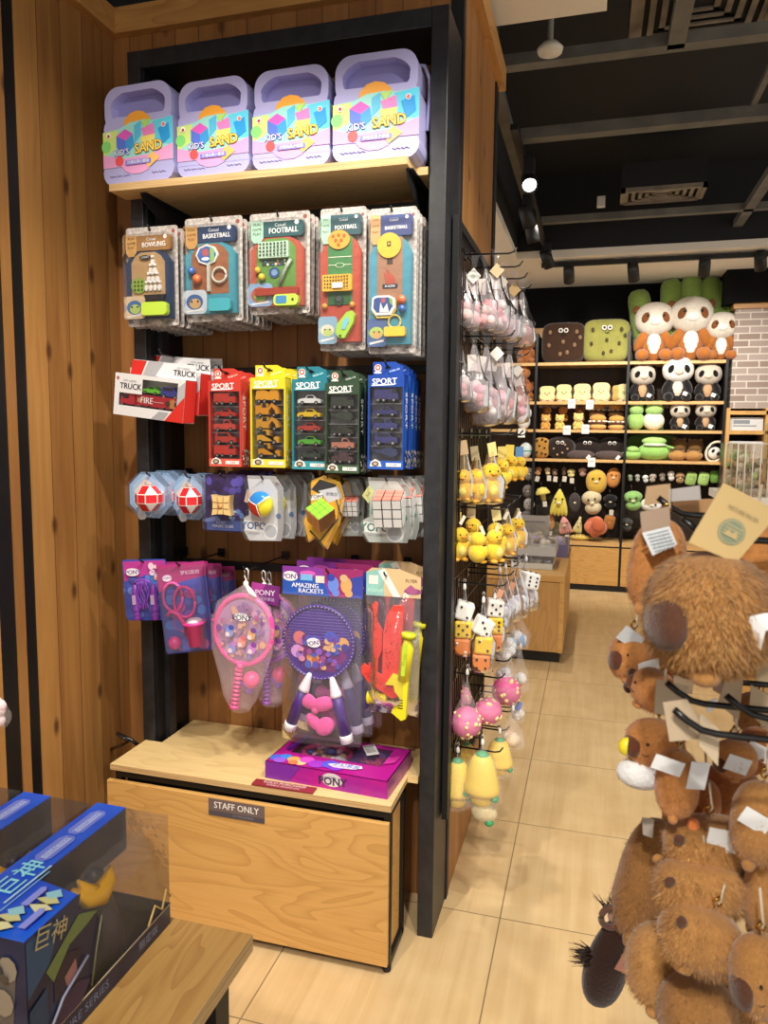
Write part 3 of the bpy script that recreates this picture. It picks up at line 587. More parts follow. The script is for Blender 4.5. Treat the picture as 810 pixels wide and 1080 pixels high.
        A.c(.46, .265, .25, '#f0c024', .005, 1.0, 24); A.y = -.022; A.r(.42, .24, .50, .27, '#4a4438'); A.r(.44, .248, .48, .262, '#f0c024'); A.y = -.0155
        A.r(.41, .34, .53, .39, '#4a3830'); A.poly([(.38, .50), (.34, .44), (.40, .46), (.40, .42), (.48, .45), (.58, .48), (.6, .52), (.5, .54), (.4, .53)], '#c8503a'); A.rr(.32, .525, .64, .555, .02, '#2a3048'); A.t('BUZZER', .48, .54, .06, '#ffffff')
        A.poly([(.12, .62), (.2, .605), (.48, .605), (.60, .625), (.62, .69), (.52, .74), (.2, .74), (.10, .70)], '#e8ecf0', .008); A.y = -.025; A.poly([(.16, .63), (.22, .62), (.46, .62), (.55, .635), (.56, .68), (.48, .72), (.22, .72), (.15, .69)], '#3858a8'); A.poly([(.28, .72), (.30, .65), (.36, .70), (.44, .66), (.48, .72)], '#f0f0f0'); A.poly([(.48, .62), (.55, .635), (.56, .68), (.5, .66)], '#7fc050'); A.c(.36, .64, .05, '#c8586a')
        A.y = -.016; A.l([(.12, .71), (.22, .755), (.5, .755), (.62, .70), (.62, .64)], .025, pm('#f0c838', .25)); A.s_(.75, .64, .1, pm('#e86a40', .2)); A.s_(.76, .70, .085, pm('#3a68c8', .2))
        A.l([(.59+.13*math.cos(a*.4), .785+.045*math.sin(a*.4)) for a in range(17)], .022, pm('#e8c850', .25)); A.rr(.40, .825, .84, .89, .04, '#f0b428', .02)
    b.build('toy_pieces', t)
    b = MB(); A = Art(b, w, h, -.0165); v0, v1 = (.70, .93) if H < 2.4 else (.76, .955)
    st = {'bowling': ('#e8c8a0', '#3f78c0', '#b8d860'), 'basketball': ('#c8d8e8', '#3a6ab0', '#d8a868'), 'football': ('#88b0e0', '#c86848', '#8ad058'), 'tall_football': ('#8ab8d8', '#e8e0c8', '#c8d870'), 'tall_basketball': ('#5070b0', '#b8d858', '#e8b060')}[kind]
    A.rr(.0, v0, .42, v1, .08, st[0]); vm = (v0+v1)/2; A.c(.2, vm, .15, st[1], 0, .8); A.c(.21, vm+.015, .10, st[2], 0, .8); A.c(.15, vm-.005, .018, '#20242c'); A.c(.26, vm-.005, .018, '#20242c'); A.poly([(.06, v1-.03), (.36, v1-.05), (.36, v1-.035), (.06, v1-.015)], '#f0f0ec')
    b.build('corner_sticker', t)
    b = MB(); d = .034; o = rrect(-w*.46, -h*.96, w*.455, -h*.085, .012); o2 = [(x*.96, -h*.52+(zz+h*.52)*.985) for x, zz in o]; n = len(o)
    vs = [(a_, 0, c_) for a_, c_ in o]+[(a_, -d, c_) for a_, c_ in o2]; b.add(vs, [(i, (i+1) % n, n+(i+1) % n, n+i) for i in range(n)]+[tuple(range(n, 2*n))], SHELL); b.build('blister', t)
    return t
for kind, lab, bx, hk in (('bowling', 'toy bowling game card with white pins and lime launcher, leftmost game hook', (134, 239, 188, 344), 'first'),
                          ('basketball', 'toy basketball game card with blue backboard, second game hook', (196, 229, 256, 339), 'second'),
                          ('football', 'square toy football game card with mint goal net, middle game hook', (264, 224, 327, 331), 'third'),
                          ('tall_football', 'tall narrow toy football game card with yellow goal and red frame', (338, 219, 386, 370), 'fourth'),
                          ('tall_basketball', 'tall narrow toy basketball game card with yellow disc by the black post', (389.5, 219, 439, 373), 'fifth')):
    SAT[0] = .80; t = game_card(kind, 'front '+lab, bx); SAT[0] = 1.0; nm = kind.replace('_', ' ')
    queue(t, 7, .034, '{} '+nm+' game card counted from the front of its stack', .003, .02)
    peg(t.location.x-.004, t.location.z-.012, 1.985, f'black peg hook carrying the {nm} game cards')
# ------------------------------------------------------------------ toy car packs
def toy_car(b, x, z, y, L, col, kind='sedan', M=None):
    """small die-cast vehicle seen from its side, L long, with body, cabin, wheels and trim"""
    P = {'sedan': [(-.5, .10), (-.5, .22), (-.38, .27), (-.18, .29), (-.08, .40), (.15, .41), (.26, .29), (.46, .25), (.5, .18), (.5, .10)],
         'pickup': [(-.5, .10), (-.5, .33), (-.05, .33), (-.03, .50), (.2, .50), (.27, .34), (.5, .31), (.5, .10)],
         'suv': [(-.48, .10), (-.48, .34), (-.42, .50), (.12, .52), (.24, .35), (.48, .31), (.5, .10)],
         'truck': [(-.5, .12), (-.5, .52), (.14, .52), (.14, .44), (.17, .56), (.38, .56), (.47, .36), (.5, .32), (.5, .12)],
         'tank': [(-.5, .10), (-.48, .30), (-.2, .34), (-.16, .48), (.16, .48), (.2, .44), (.5, .47), (.5, .42), (.2, .34), (.42, .30), (.5, .10)],
         'heli': [(-.5, .42), (-.46, .30), (-.1, .22), (.1, .12), (.38, .12), (.5, .24), (.42, .42), (.2, .50), (-.05, .46), (-.2, .38)],
         'digger': [(-.5, .12), (-.5, .46), (-.28, .48), (-.24, .56), (0, .56), (.04, .36), (.2, .58), (.42, .40), (.5, .16), (.36, .12), (.34, .26), (.2, .42), (.06, .24), (.06, .12)],
         'loader': [(-.44, .14), (-.44, .36), (-.2, .40), (-.2, .60), (.06, .60), (.1, .36), (.26, .30), (.36, .10), (.5, .08), (.5, .28), (.36, .34), (.2, .20), (.2, .14)],
         'mixer': [(-.5, .16), (-.5, .24), (-.46, .50), (-.2, .58), (.1, .46), (.16, .56), (.46, .56), (.5, .40), (.5, .14)]}[kind]
    pts = [(x+u*L, z+(v-.05)*L) for u, v in P]; d = .2*L
    b.ext(pts, y-d, y+d, col, M)
    wr = .085*L if kind not in ('loader', 'suv') else .105*L
    if kind != 'heli':
        for u in ((-.3, .3) if kind not in ('truck', 'mixer', 'tank') else (-.34, -.1, .32)):
            b.ext(disc(x+u*L, z+.045*L, wr, 12), y-d-.0012, y+d+.001, '#18181a', M, True); b.flat(disc(x+u*L, z+.045*L, wr*.55, 8), y-d-.0018, pm('#b8b8bc', .3, .6), M)
    if kind in ('sedan', 'pickup', 'suv', 'truck'):
        w0, w1, v0, v1 = {'sedan': (-.12, .16, .295, .385), 'pickup': (-.01, .2, .36, .47), 'suv': (-.38, .12, .36, .475), 'truck': (.2, .40, .38, .52)}[kind]
        b.flat([(x+w0*L, z+(v0-.05)*L), (x+(w1+.06)*L, z+(v0-.05)*L), (x+w1*L, z+(v1-.05)*L), (x+(w0+.05)*L, z+(v1-.05)*L)], y-d-.0006, pm('#20242c', .15), M)
    if kind in ('digger', 'loader'): b.ext([(x+(u)*L, z+v*L) for u, v in ((-.22, .34), (-.02, .34), (-.04, .5), (-.2, .5))], y-d*1.02, y+d, '#26262a', M)
SPORTC = {'red': ('#d8382c', '#ee5a48'), 'yellow': ('#e8d21a', '#f4e23a'), 'teal': ('#1f7f92', '#2f9fb0'), 'green': ('#2f4a32', '#3f5f42'), 'blue': ('#0f46b0', '#1f5ed0')}
CARS = {'red': [('truck', '#d03a30'), ('sedan', '#c8302a'), ('pickup', '#d84a40'), ('suv', '#c83a32'), ('truck', '#d83a30')],
        'yellow': [('mixer', '#e8a020'), ('digger', '#e0941c'), ('digger', '#d89a2a'), ('loader', '#e0a428'), ('loader', '#d8901c')],
        'teal': [('sedan', '#e4e8ea'), ('sedan', '#e8c020'), ('sedan', '#c04038'), ('sedan', '#58b83c'), ('sedan', '#3a4a44')],
        'green': [('truck', '#38423c'), ('heli', '#3a463e'), ('tank', '#343c36'), ('pickup', '#c8806c'), ('tank', '#5a4048')],
        'blue': [('truck', '#3a3a7c'), ('sedan', '#343478'), ('pickup', '#3a4088'), ('suv', '#3c3c84'), ('heli', '#34406e')]}
def car_pack(col, label, box, yf):
    x, z, w, h = span(*box, yf); c1, c2 = SPORTC[col]; d = .042; t = thing('toy_car_pack', label, 'toy car pack', col+' toy car packs', (x, yf+d, z))
    tb = h*.125; y0 = -d
    b = MB(); b.ext([(-w*.42, -tb), (w*.42, -tb), (w*.42, -.012), (w*.20, -.0), (-w*.42, 0)], y0+.018, y0+.02, c1)
    A = Art(b, w, h, y0+.0178); A.c(.22, .055, .10, '#f0e8e0'); A.c(.22, .052, .075, '#c8402c'); A.c(.22, .052, .04, '#f0e8e0'); A.r(.12, .09, .32, .105, '#f0e8e0'); A.poly([(.52, .085), (.82, .05), (.84, .075), (.55, .108)], c2); A.t('MODEL CAR', .68, .078, .055, '#f4f4f0', .25)
    A.r(.42, .045, .58, .06, '#101012'); b.build('hang_tab', t)
    b = MB(); b.bb(-w/2, w/2, -.002, 0, -h, -tb, c1); b.bb(-w/2, -w/2+.0015, y0, -.002, -h, -tb, c1); b.bb(w/2-.0015, w/2, y0, -.002, -h, -tb, c1)
    b.bb(-w/2, w/2, y0, -.002, -tb-.002, -tb, c1); b.bb(-w/2, w/2, y0, -.002, -h, -h+.002, c1)
    b.bb(-w/2, w/2, y0-.0004, y0+.001, -h*.235, -tb, c1); b.bb(-w/2, w/2, y0-.0004, y0+.001, -h, -h*.92, c2)
    b.bb(-w/2, -w*.45, y0-.0004, y0+.001, -h*.92, -h*.235, c1); b.bb(w*.46, w/2, y0-.0004, y0+.001, -h*.92, -h*.235, c1)
    b.bb(-w*.49, w*.49, -.004, -.002, -h*.99, -tb, '#8e8c90')
    A = Art(b, w, h, y0-.0006); A.t('SPORT', .46, .185, .22, '#ffffff', .03, 1.05, .02); A.poly([(.1, .215), (.8, .205), (.7, .218), (.1, .225)], '#ffffff')
    A.poly([(.06, .975), (.10, .93), (.22, .905), (.36, .93), (.40, .975)], '#f0ece4'); A.c(.22, .95, .10, '#3a3230', 0, .7); A.c(.22, .95, .06, '#c8b090', 0, .7); A.r(.52, .94, .94, .975, '#f4f2ee'); A.t('1:64', .73, .957, .1, c1)
    # print on the right side face
    Ms = MX.Translation((w/2+.0003, y0/2, 0)) @ MX.Rotation(PI/2, 4, 'Z'); S = Art(b, d, h, 0, .0003, Ms)
    S.poly([(.05, .30), (.95, .16), (.95, .5), (.6, .8), (.05, .86)], c2 if col != 'green' else '#141614'); S.t('SPORT', .52, .45, .62, '#ffffff', -PI/2, 1.3, .02)
    S.blobs(['#d8d4c8', '#6a645c', '#9a948a'], 46, .08, .83, .92, .99, .05, .13, 9)
    b.build('carton', t)
    vk = CARS[col]
    for i, (k, cc) in enumerate(vk):
        b = MB(); v = .265+.133*i+.10; toy_car(b, -w*.02+R.uniform(-.02, .02)*w, -h*v, y0+.018, w*.66, pm(cc, .25), k); b.build('toy_car', t)
        if k in ('pickup',): pass
    b = MB(); 
    for i in range(1, 5): b.bb(-w*.45, w*.45, y0+.012, -.004, -h*(.255+.133*i)-.0006, -h*(.255+.133*i)+.0006, '#a8a6aa')
    b.build('divider', t)
    b = MB(); b.flat([(-w*.455, -h*.925), (w*.465, -h*.925), (w*.465, -h*.23), (-w*.455, -h*.23)], y0, SHELL); b.build('window_film', t)
    return t
for col, lab, bx, yf, n, hk in (('red', 'red toy car pack with five red vehicles behind its window', (220, 388, 254, 492), 1.975, 3, 'red'), ('yellow', 'yellow toy car pack with five orange building machines behind its window', (264, 384.5, 301, 493), 1.975, 4, 'yellow'),
                            ('teal', 'teal toy car pack with white, yellow, red and green sports cars', (308, 386, 345, 495), 1.975, 3, 'teal'), ('green', 'dark green toy car pack with army vehicles behind its window', (343, 390, 379, 499), 1.96, 3, 'dark green'),
                            ('blue', 'blue toy car pack with dark blue vehicles behind its window, nearest the black post', (388, 381, 426, 495), 1.96, 4, 'blue')):
    SAT[0] = .88; t = car_pack(col, 'front '+lab, bx, yf); SAT[0] = 1.0; x0_ = t.location.x
    for i in range(1, n):
        dup(t, f'{ORD[i]} {hk} toy car pack counted from the front, on the {hk} packs\' hook', (x0_+R.uniform(0, .004), t.location.y+.052*i, t.location.z+R.uniform(-.004, .002)), (0, 0, R.uniform(-.03, .03)))
    peg(x0_, t.location.z-.012, 1.95, f'black peg hook carrying the {hk} toy car packs')
# truck boxes
def truck_box(label, x, y, z, ry, rz):
    w, h, d = .265, .128, .055; t = thing('toy_truck_box', label, 'toy truck box', 'white toy truck boxes', (x, y, z), (0, ry, rz)); wh = '#e4e4e6'
    b = MB(); b.bb(-w/2, w/2, -.002, 0, -h, 0, wh); b.bb(-w/2, w/2, -d, 0, -.002, 0, '#d8d8da'); b.bb(-w/2, w/2, -d, 0, -h, -h+.002, wh); b.bb(-w/2, -w/2+.002, -d, 0, -h, 0, wh); b.bb(w/2-.002, w/2, -d, 0, -h, 0, '#d2322c')
    y0 = -d-.0002
    for u0, u1, v0, v1 in ((0, .07, 0, 1), (.07, .9, .76, 1), (.07, .40, 0, .46), (.40, .9, 0, .10), (.93, 1, 0, 1), (.9, .93, 0, 1)): b.bb((u0-.5)*w, (u1-.5)*w, y0, y0+.001, -h*v1, -h*v0, wh)
    A = Art(b, w, h, y0-.0002); A.poly([(.75, .98), (.93, .55), (1, .40), (1, 1), (.74, 1)], '#d2322c'); A.poly([(.55, 1), (.66, .80), (.80, .80), (.73, 1)], '#a8a8ac'); A.poly([(.9, .2), (1, .05), (1, .40), (.9, .62)], '#b4b4b8')
    A.t('CITY CARGO', .22, .17, .032, '#70707a'); A.t('TRUCK', .235, .30, .095, '#17171a', 0, 1, .02); A.c(.045, .12, .02, '#b0605a')
    # print on the top face (the lid)
    Mt = MX.Translation((0, 0, .0003)) @ MX.Rotation(-PI/2, 4, 'X'); S = Art(b, w, d, 0, .0003, Mt)
    S.poly([(0, 0), (.22, 0), (.14, 1), (0, 1)], '#d2322c'); S.poly([(.27, 0), (.46, 0), (.38, 1), (.16, 1)], '#b0b0b4'); S.t('TRUCK', .82, .55, .1, '#17171a', 0, 1, .02)
    b.build('carton', t)
    b = MB(); toy_car(b, -.005, -h*.42, -d*.55, w*.24, pm('#6fd03a', .25)); b.build('toy_car', t)
    b = MB(); toy_car(b, w*.26, -h*.46, -d*.55, w*.26, pm('#3a46a0', .25), 'suv'); b.build('toy_car', t)
    b = MB(); b.bb(-w*.19, w*.39, -d*.9, -.01, -h*.72, -h*.46, '#b8283a'); b.ext([(-w*.42, -h*.72), (-w*.42, -h*.60), (-w*.36, -h*.47), (-w*.22, -h*.46), (-w*.22, -h*.72)], -d*.9, -.01, '#c83040')
    A = Art(b, w, h, -d*.9-.0006); A.t('FIRE', .46, .59, .10, '#ffffff', 0, 1, .02); A.r(.33, .545, .37, .64, '#d8a060'); A.c(.83, .6, .055, '#c88a58'); A.c(.76, .6, .035, '#5a3228'); A.c(.88, .6, .03, '#5a3228'); A.r(.56, .585, .70, .605, '#e0a8a0')
    A.poly([(.13, .50), (.2, .50), (.2, .58), (.11, .58)], '#2a2c36')
    for u in (.14, .4, .5, .72, .82): b.ext(disc((u-.5)*w, -h*.74, .006, 10), -d*.92, -.012, '#1a1a1c')
    b.build('toy_truck', t)
    b = MB(); b.flat([(-w*.43, -h*.77), (w*.40, -h*.77), (w*.40, -h*.10), (-w*.43, -h*.10)], -d, SHELL); b.build('window_film', t)
    b = MB(); b.ext([(-w*.46, 0), (w*.49, 0), (w*.47, .046), (-w*.42, .046)], -.0015, 0, wh); F = Art(b, w, .046, -.0016, .0003, MX.Translation((0, 0, .046))); F.poly([(.06, .02), (.27, .02), (.2, 1), (.04, 1)], '#d2322c'); F.poly([(.30, .02), (.52, .02), (.40, 1), (.22, 1)], '#b0b0b4'); F.t('CITY CARGO', .80, .30, .03, '#70707a'); F.t('TRUCK', .82, .62, .095, '#17171a', 0, 1, .02); b.build('hang_tab', t)
    return t
p = at(171, 398, 'Y', 2.02); T1 = truck_box('front white toy truck box with red fire truck in its window, hanging tilted', p.x, 2.02, p.z, .11, -.12)
p = at(187, 381, 'Y', 2.10); dup(T1, 'second white toy truck box, its edge showing beside the front one', (p.x+.004, 2.085, p.z-.034), (0, .09, -.10))
dup(T1, 'hindmost white toy truck box, its edge just showing behind the other two', (p.x+.008, 2.15, p.z-.030), (0, .05, -.05))
peg(p.x, p.z+.012, 2.0, 'black peg hook carrying the white toy truck boxes')

# ------------------------------------------------------------------ puzzle row
def shell(b, pts, d, mt=SHELL, s=.93):
    n = len(pts); cx = sum(p[0] for p in pts)/n; cz = sum(p[1] for p in pts)/n
    vs = [(x, 0, z) for x, z in pts]+[(cx+(x-cx)*s, -d, cz+(z-cz)*s) for x, z in pts]
    b.add(vs, [(i, (i+1) % n, n+(i+1) % n, n+i) for i in range(n)]+[tuple(range(n, 2*n))], mt)
def octo(w, h, c=.29): return [(-w/2, -h*c), (-w/2+w*c, 0), (w/2-w*c, 0), (w/2, -h*c), (w/2, -h*(1-c)), (w/2-w*c, -h), (-w/2+w*c, -h), (-w/2, -h*(1-c))]
def snake_pack(label, box, yf):
    x, z, w, h = span(*box, yf); t = thing('puzzle_pack', label, 'puzzle toy', 'red and white snake puzzles', (x, yf, z))
    b = MB(); b.ext(octo(w, h), -.001, .001, '#8fb4de'); A = Art(b, w, h, -.001); A.poly([(.08, .3), (.4, .05), (.9, .3), (.8, .9), (.3, .95), (.1, .7)], '#a9c8ea'); A.blobs(['#dceafa', '#6f9cd0', '#c4dcf4'], 16, .15, .5, .5, .95, .04, .09, 2)
    A.poly([(.12, .44), (.38, .14), (.56, .24), (.32, .60)], '#e6ddd6'); A.t('魔尺百变', .32, .36, .09, '#8a7a80', .85); A.t('6+', .2, .76, .1, '#ffffff'); b.build('backing_card', t)
    b = MB(); r = w*.29; cx, cz = w*.10, -h*.55; y = -.001-r*.72
    R_, W_ = pm('#d8242e', .25), pm('#f2eee8', .25)
    # faceted ball: 26-face shell of alternating squares and triangles
    bm = bmesh.new(); bmesh.ops.create_cube(bm, size=2*r*.92); bmesh.ops.bevel(bm, geom=bm.edges[:]+bm.verts[:], offset=r*.60, segments=1, affect='EDGES'); bm.verts.index_update(); bm.normal_update()
    for k, f in enumerate(bm.faces):
        n_ = f.normal; ax = sum(abs(c) > .9 for c in n_); dg = len(f.verts)
        col = R_ if dg == 4 else W_; fc = f.calc_center_median()
        b.add([(v.co.x+cx, v.co.y+y, v.co.z+cz) for v in f.verts], [tuple(range(dg))], W_)
        b.add([(fc.x+(v.co.x-fc.x)*.90+n_.x*.0004+cx, fc.y+(v.co.y-fc.y)*.90+n_.y*.0004+y, fc.z+(v.co.z-fc.z)*.90+n_.z*.0004+cz) for v in f.verts], [tuple(range(dg))], col)
    bm.free(); b.build('snake_ball', t)
    b = MB(); shell(b, octo(w, h), .03); b.build('blister', t); return t
def cube33(b, c, s, cols, M=None, base='#141416'):
    b.box(c, (s, s, s), base, M, s*.04); g = s/3*.44
    for ax in range(3):
        for sg in (-1, 1):
            mt = cols.get((ax, sg))
            if not mt: continue
            for i in (-1, 0, 1):
                for j in (-1, 0, 1):
                    q = [0, 0, 0]; q[ax] = sg*(s/2+.0004); o = [k for k in range(3) if k != ax]; q[o[0]] = i*s/3; q[o[1]] = j*s/3
                    e = [g*2]*3; e[ax] = .001; b.box((c[0]+q[0], c[1]+q[1], c[2]+q[2]), e, mt, M)
def yopo_card(b, w, h, base='#c9ccd2', band='#5b7fb4'):
    P = [(-.40, -.0), (.30, 0), (.5, -.18), (.5, -.80), (.44, -.98), (-.36, -1), (-.5, -.84), (-.5, -.66), (-.36, -.6), (-.36, -.2)]
    b.ext([(x*w, z*h) for x, z in P], -.001, .001, base); A = Art(b, w, h, -.001)
    A.poly([(.02, .68), (.5, .70), (.5, .86), (.03, .84)], '#f4f6f8'); A.t('YOPO', .26, .77, .24, band, .0, .95, .03); A.t('smart puzzle', .26, .88, .06, '#7a8090'); A.c(.68, .84, .19, '#dfe2e6'); A.c(.68, .84, .15, '#aeb4bc'); A.t('8+', .86, .12, .09, '#c04848'); A.c(.88, .6, .06, band)
    return A, [(x*w, z*h) for x, z in P]
def pack(label, box, yf, kind, group, ry=0):
    x, z, w, h = span(*box, yf); t = thing('puzzle_pack', label, 'puzzle toy', group, (x, yf, z), (0, ry, 0)); b = MB()
    if kind == 'pillow':
        P = rrect(-w/2, -h, w/2, 0, .008); b.ext(P, -.001, .001, '#3a2a66'); A = Art(b, w, h, -.001); A.blobs(['#4a3a90', '#2e2050', '#5a50b0', '#3a4a9a'], 24, .1, .1, .9, .68, .06, .14, 4); A.r(.04, .80, .96, .97, '#4860a8'); A.t('MAGIC CUBE', .45, .90, .09, '#e8ecf8'); A.poly([(.0, .78), (.3, .72), (.4, .80), (.0, .84)], '#7a90d0'); A.t('枕头魔方', .4, .84, .06, '#c8d0f0')
        A.blobs(['#6a90d0', '#a8c8f0'], 10, .6, .5, .95, .78, .03, .07, 8); b.build('backing_card', t)
        b = MB(); n = 4; s = w*.46; cx, cz = .02*w, -h*.52; k_ = pm('#e8c888', .3)
        def pt(u, v, f): q = 1-.13*(1-(2*abs(v-.5))**2)*(1 if 1 else 0); q2 = 1-.13*(1-(2*abs(u-.5))**2); return (cx+(u-.5)*s*q, f, cz+(v-.5)*s*q2)
        vs = []; fs = []
        for f in (-.036, -.006):
            for i in range(9):
                for j in range(9): vs.append(pt(i/8, j/8, f))
        for i in range(8):
            for j in range(8): fs.append((i*9+j, (i+1)*9+j, (i+1)*9+j+1, i*9+j+1)); fs.append(tuple(81+q for q in (i*9+j, i*9+j+1, (i+1)*9+j+1, (i+1)*9+j)))
        ed = [(i, 0) for i in range(9)]+[(8, j) for j in range(1, 9)]+[(i, 8) for i in range(7, -1, -1)]+[(0, j) for j in range(7, 0, -1)]
        for a_, c_ in zip(ed, ed[1:]+ed[:1]): fs.append((a_[0]*9+a_[1], 81+a_[0]*9+a_[1], 81+c_[0]*9+c_[1], c_[0]*9+c_[1]))
        b.add(vs, fs, k_); 
        for q in (.33, .66):
            b.tube([pt(q, j/8, -.0365) for j in range(9)], .0012, '#a8884c', 5); b.tube([pt(j/8, q, -.0365) for j in range(9)], .0012, '#a8884c', 5)
        b.tube([pt(.42, .34, -.0385), pt(.42, .62, -.0385)], .0015, '#c86a58', 5); b.tube([pt(.42, .34, -.0385), pt(.56, .36, -.0385), pt(.6, .5, -.0385)], .0015, '#c86a58', 5)
        b.build('pillow_cube', t); O = P
    elif kind == 'ball':
        A, O = yopo_card(b, w, h); A.poly([(.1, .2), (.02, .4), (.14, .42), (.2, .26)], '#d8b8a8'); b.build('backing_card', t)
        b = MB(); r = w*.30; c = (w*.02, -.004-r*.5, -h*.42)
        for k, (col, a0) in enumerate((('#2f86d8', 35), ('#d8402e', 160), ('#e8dc3a', 285))):
            vs = []; fs = []; N_ = 10
            for i in range(N_+1):
                th = math.radians(a0-2+(122)*i/N_)
                for j in range(9):
                    ph = PI/2*j/8*1.98+.01; vs.append((c[0]+r*math.sin(ph)*math.cos(th), c[1]-r*math.cos(ph)*.6, c[2]+r*math.sin(ph)*math.sin(th)))
            for i in range(N_):
                for j in range(8): fs.append((i*9+j, (i+1)*9+j, (i+1)*9+j+1, i*9+j+1))
            b.add(vs, fs, pm(col, .2), True)
        for a0 in (35, 157, 279): b.tube([(c[0]+r*1.0*math.sin(p_)*math.cos(math.radians(a0)), c[1]-r*1.0*math.cos(p_)*.8, c[2]+r*math.sin(p_)*math.sin(math.radians(a0))) for p_ in [PI/2*q/6 for q in range(7)]], .0014, '#f0f0f0', 5)
        b.build('puzzle_ball', t)
    elif kind == 'green':
        O = [(-w*.42, -h*.10), (-w*.10, 0), (w*.34, -h*.06), (w*.5, -h*.26), (w*.46, -h*.62), (w*.22, -h*1.0), (-w*.10, -h*.86), (-w*.3, -h*.95), (-w*.5, -h*.66), (-w*.36, -h*.44)]
        b.ext(O, -.001, .001, '#e2ac34'); A = Art(b, w, h, -.001); A.poly([(.1, .22), (.3, .06), (.75, .1), (.6, .3)], '#2c2c30'); A.poly([(.3, .22), (.8, .12), (.95, .26), (.6, .36)], '#c8ccd4'); A.poly([(.12, .30), (.4, .24), (.42, .31), (.14, .37)], '#f0eee8'); A.t('YOPO', .28, .305, .13, '#2c2c30', .12, 1, .02); A.t('新概念', .66, .24, .1, '#5a6070', .1)
        A.l([(.2, .78), (.5, .90), (.9, .55)], .018, '#2c2c30'); A.l([(.8, .3), (.97, .5)], .018, '#2c2c30'); b.build('backing_card', t)
        b = MB(); M = MX.Translation((w*.04, -.034, -h*.52)) @ MX.Rotation(.12, 4, 'Y') @ MX.Rotation(.75, 4, 'X') @ MX.Rotation(1.12, 4, 'Z'); cube33(b, (0, 0, 0), w*.50, {(2, 1): pm('#8ee83a', .25), (1, -1): pm('#8a5630', .3), (0, 1): pm('#c88038', .3), (0, -1): pm('#e8a860', .3)}, M, '#5a7a3a'); b.build('puzzle_cube', t)
    else:
        A, O = yopo_card(b, w, h, '#b8c0bc', '#5a8a7c'); A.poly([(-.02, .28), (.12, .12), (.24, .2), (.12, .40)], '#d0d08a'); A.t('3x3', .11, .26, .08, '#5a5a30', .9); A.poly([(.2, .3), (.36, .25), (.36, .6), (.16, .55)], '#7aa890'); b.build('backing_card', t)
        b = MB(); s = w*.58; M = MX.Translation((w*.12, -.03, -h*.45)) @ MX.Rotation(.30, 4, 'X') @ MX.Rotation(.10, 4, 'Z'); cube33(b, (0, 0, 0), s, {(1, -1): pm('#dcdcdc', .25), (2, 1): pm('#f08a7a', .25), (0, 1): pm('#dfdfdf', .25)}, M); b.build('puzzle_cube', t)
    b = MB(); shell(b, O, .03 if kind != 'white' else .034); b.build('blister', t); return t
Ys = 2.0
t = snake_pack('front red and white snake ball puzzle at the left end of the puzzle row', (137, 498, 181, 546), Ys); A0 = t
dup(t, 'second snake ball puzzle, mostly hidden behind the leftmost one', (t.location.x+.012, 2.065, t.location.z+.002)); dup(t, 'third snake ball puzzle at the back of the leftmost hook', (t.location.x+.015, 2.13, t.location.z+.001))
p = at(201, 500, 'Y', 2.03); dup(t, 'front red and white snake ball puzzle on the second hook, beside the pillow cube', (p.x, 2.03, p.z), None, (.9, 1, 1)); dup(t, 'second snake ball puzzle on the second hook, peeking out at the right', (p.x+.01, 2.10, p.z), None, (.9, 1, 1))
peg(A0.location.x, A0.location.z-.01, 1.98, 'black peg hook carrying the leftmost snake puzzles'); peg(p.x, p.z-.01, 2.0, 'black peg hook carrying the second stack of snake puzzles')
for args, n, dx, hk in ((('front pillow shaped yellow cube puzzle on dark purple card', (217, 500, 259, 561), 2.0, 'pillow', 'pillow cube puzzles'), 4, .004, 'pillow cube puzzle on purple card'),
                        (('front round puzzle ball with blue, red and yellow sectors on grey card', (257, 502, 299, 571), 1.985, 'ball', 'round ball puzzles'), 4, .012, 'round ball puzzle on grey card'),
                        (('tilted green topped cube puzzle on yellow card, hanging crooked', (326, 502, 366, 579), 1.975, 'green', 'green cube puzzles', .12), 2, .0, 'green cube puzzle on yellow card'),
                        (('front white sided cube puzzle with coral top on grey card by the black post', (383, 504, 433, 573), 1.985, 'white', 'white cube puzzles'), 4, .012, 'white sided cube puzzle on grey card')):
    t = pack(*args)
    for i in range(1, n): dup(t, f'{ORD[i]} {hk}, counted from the front of its hook', (t.location.x+dx*i, t.location.y+.066*i, t.location.z+R.uniform(-.003, .003)), (0, R.uniform(-.03, .03)+(.12 if args[3] == 'green' else 0), R.uniform(-.05, .05)))
    peg(t.location.x, t.location.z-.01, 1.97, 'black peg hook carrying the '+args[4])
t = pack('front dark cube puzzle on grey card between the yellow card and the white cube', (357, 505, 384, 566), 2.06, 'white', 'dark cube puzzles'); t.scale = (1, 1, 1)
for i in (1, 2): dup(t, f'{ORD[i]} dark cube puzzle behind the crooked yellow card', (t.location.x+.012*i-.03, 2.06+.05*i, t.location.z))
peg(t.location.x-.02, t.location.z-.01, 2.03, 'black peg hook carrying the dark cube puzzles')
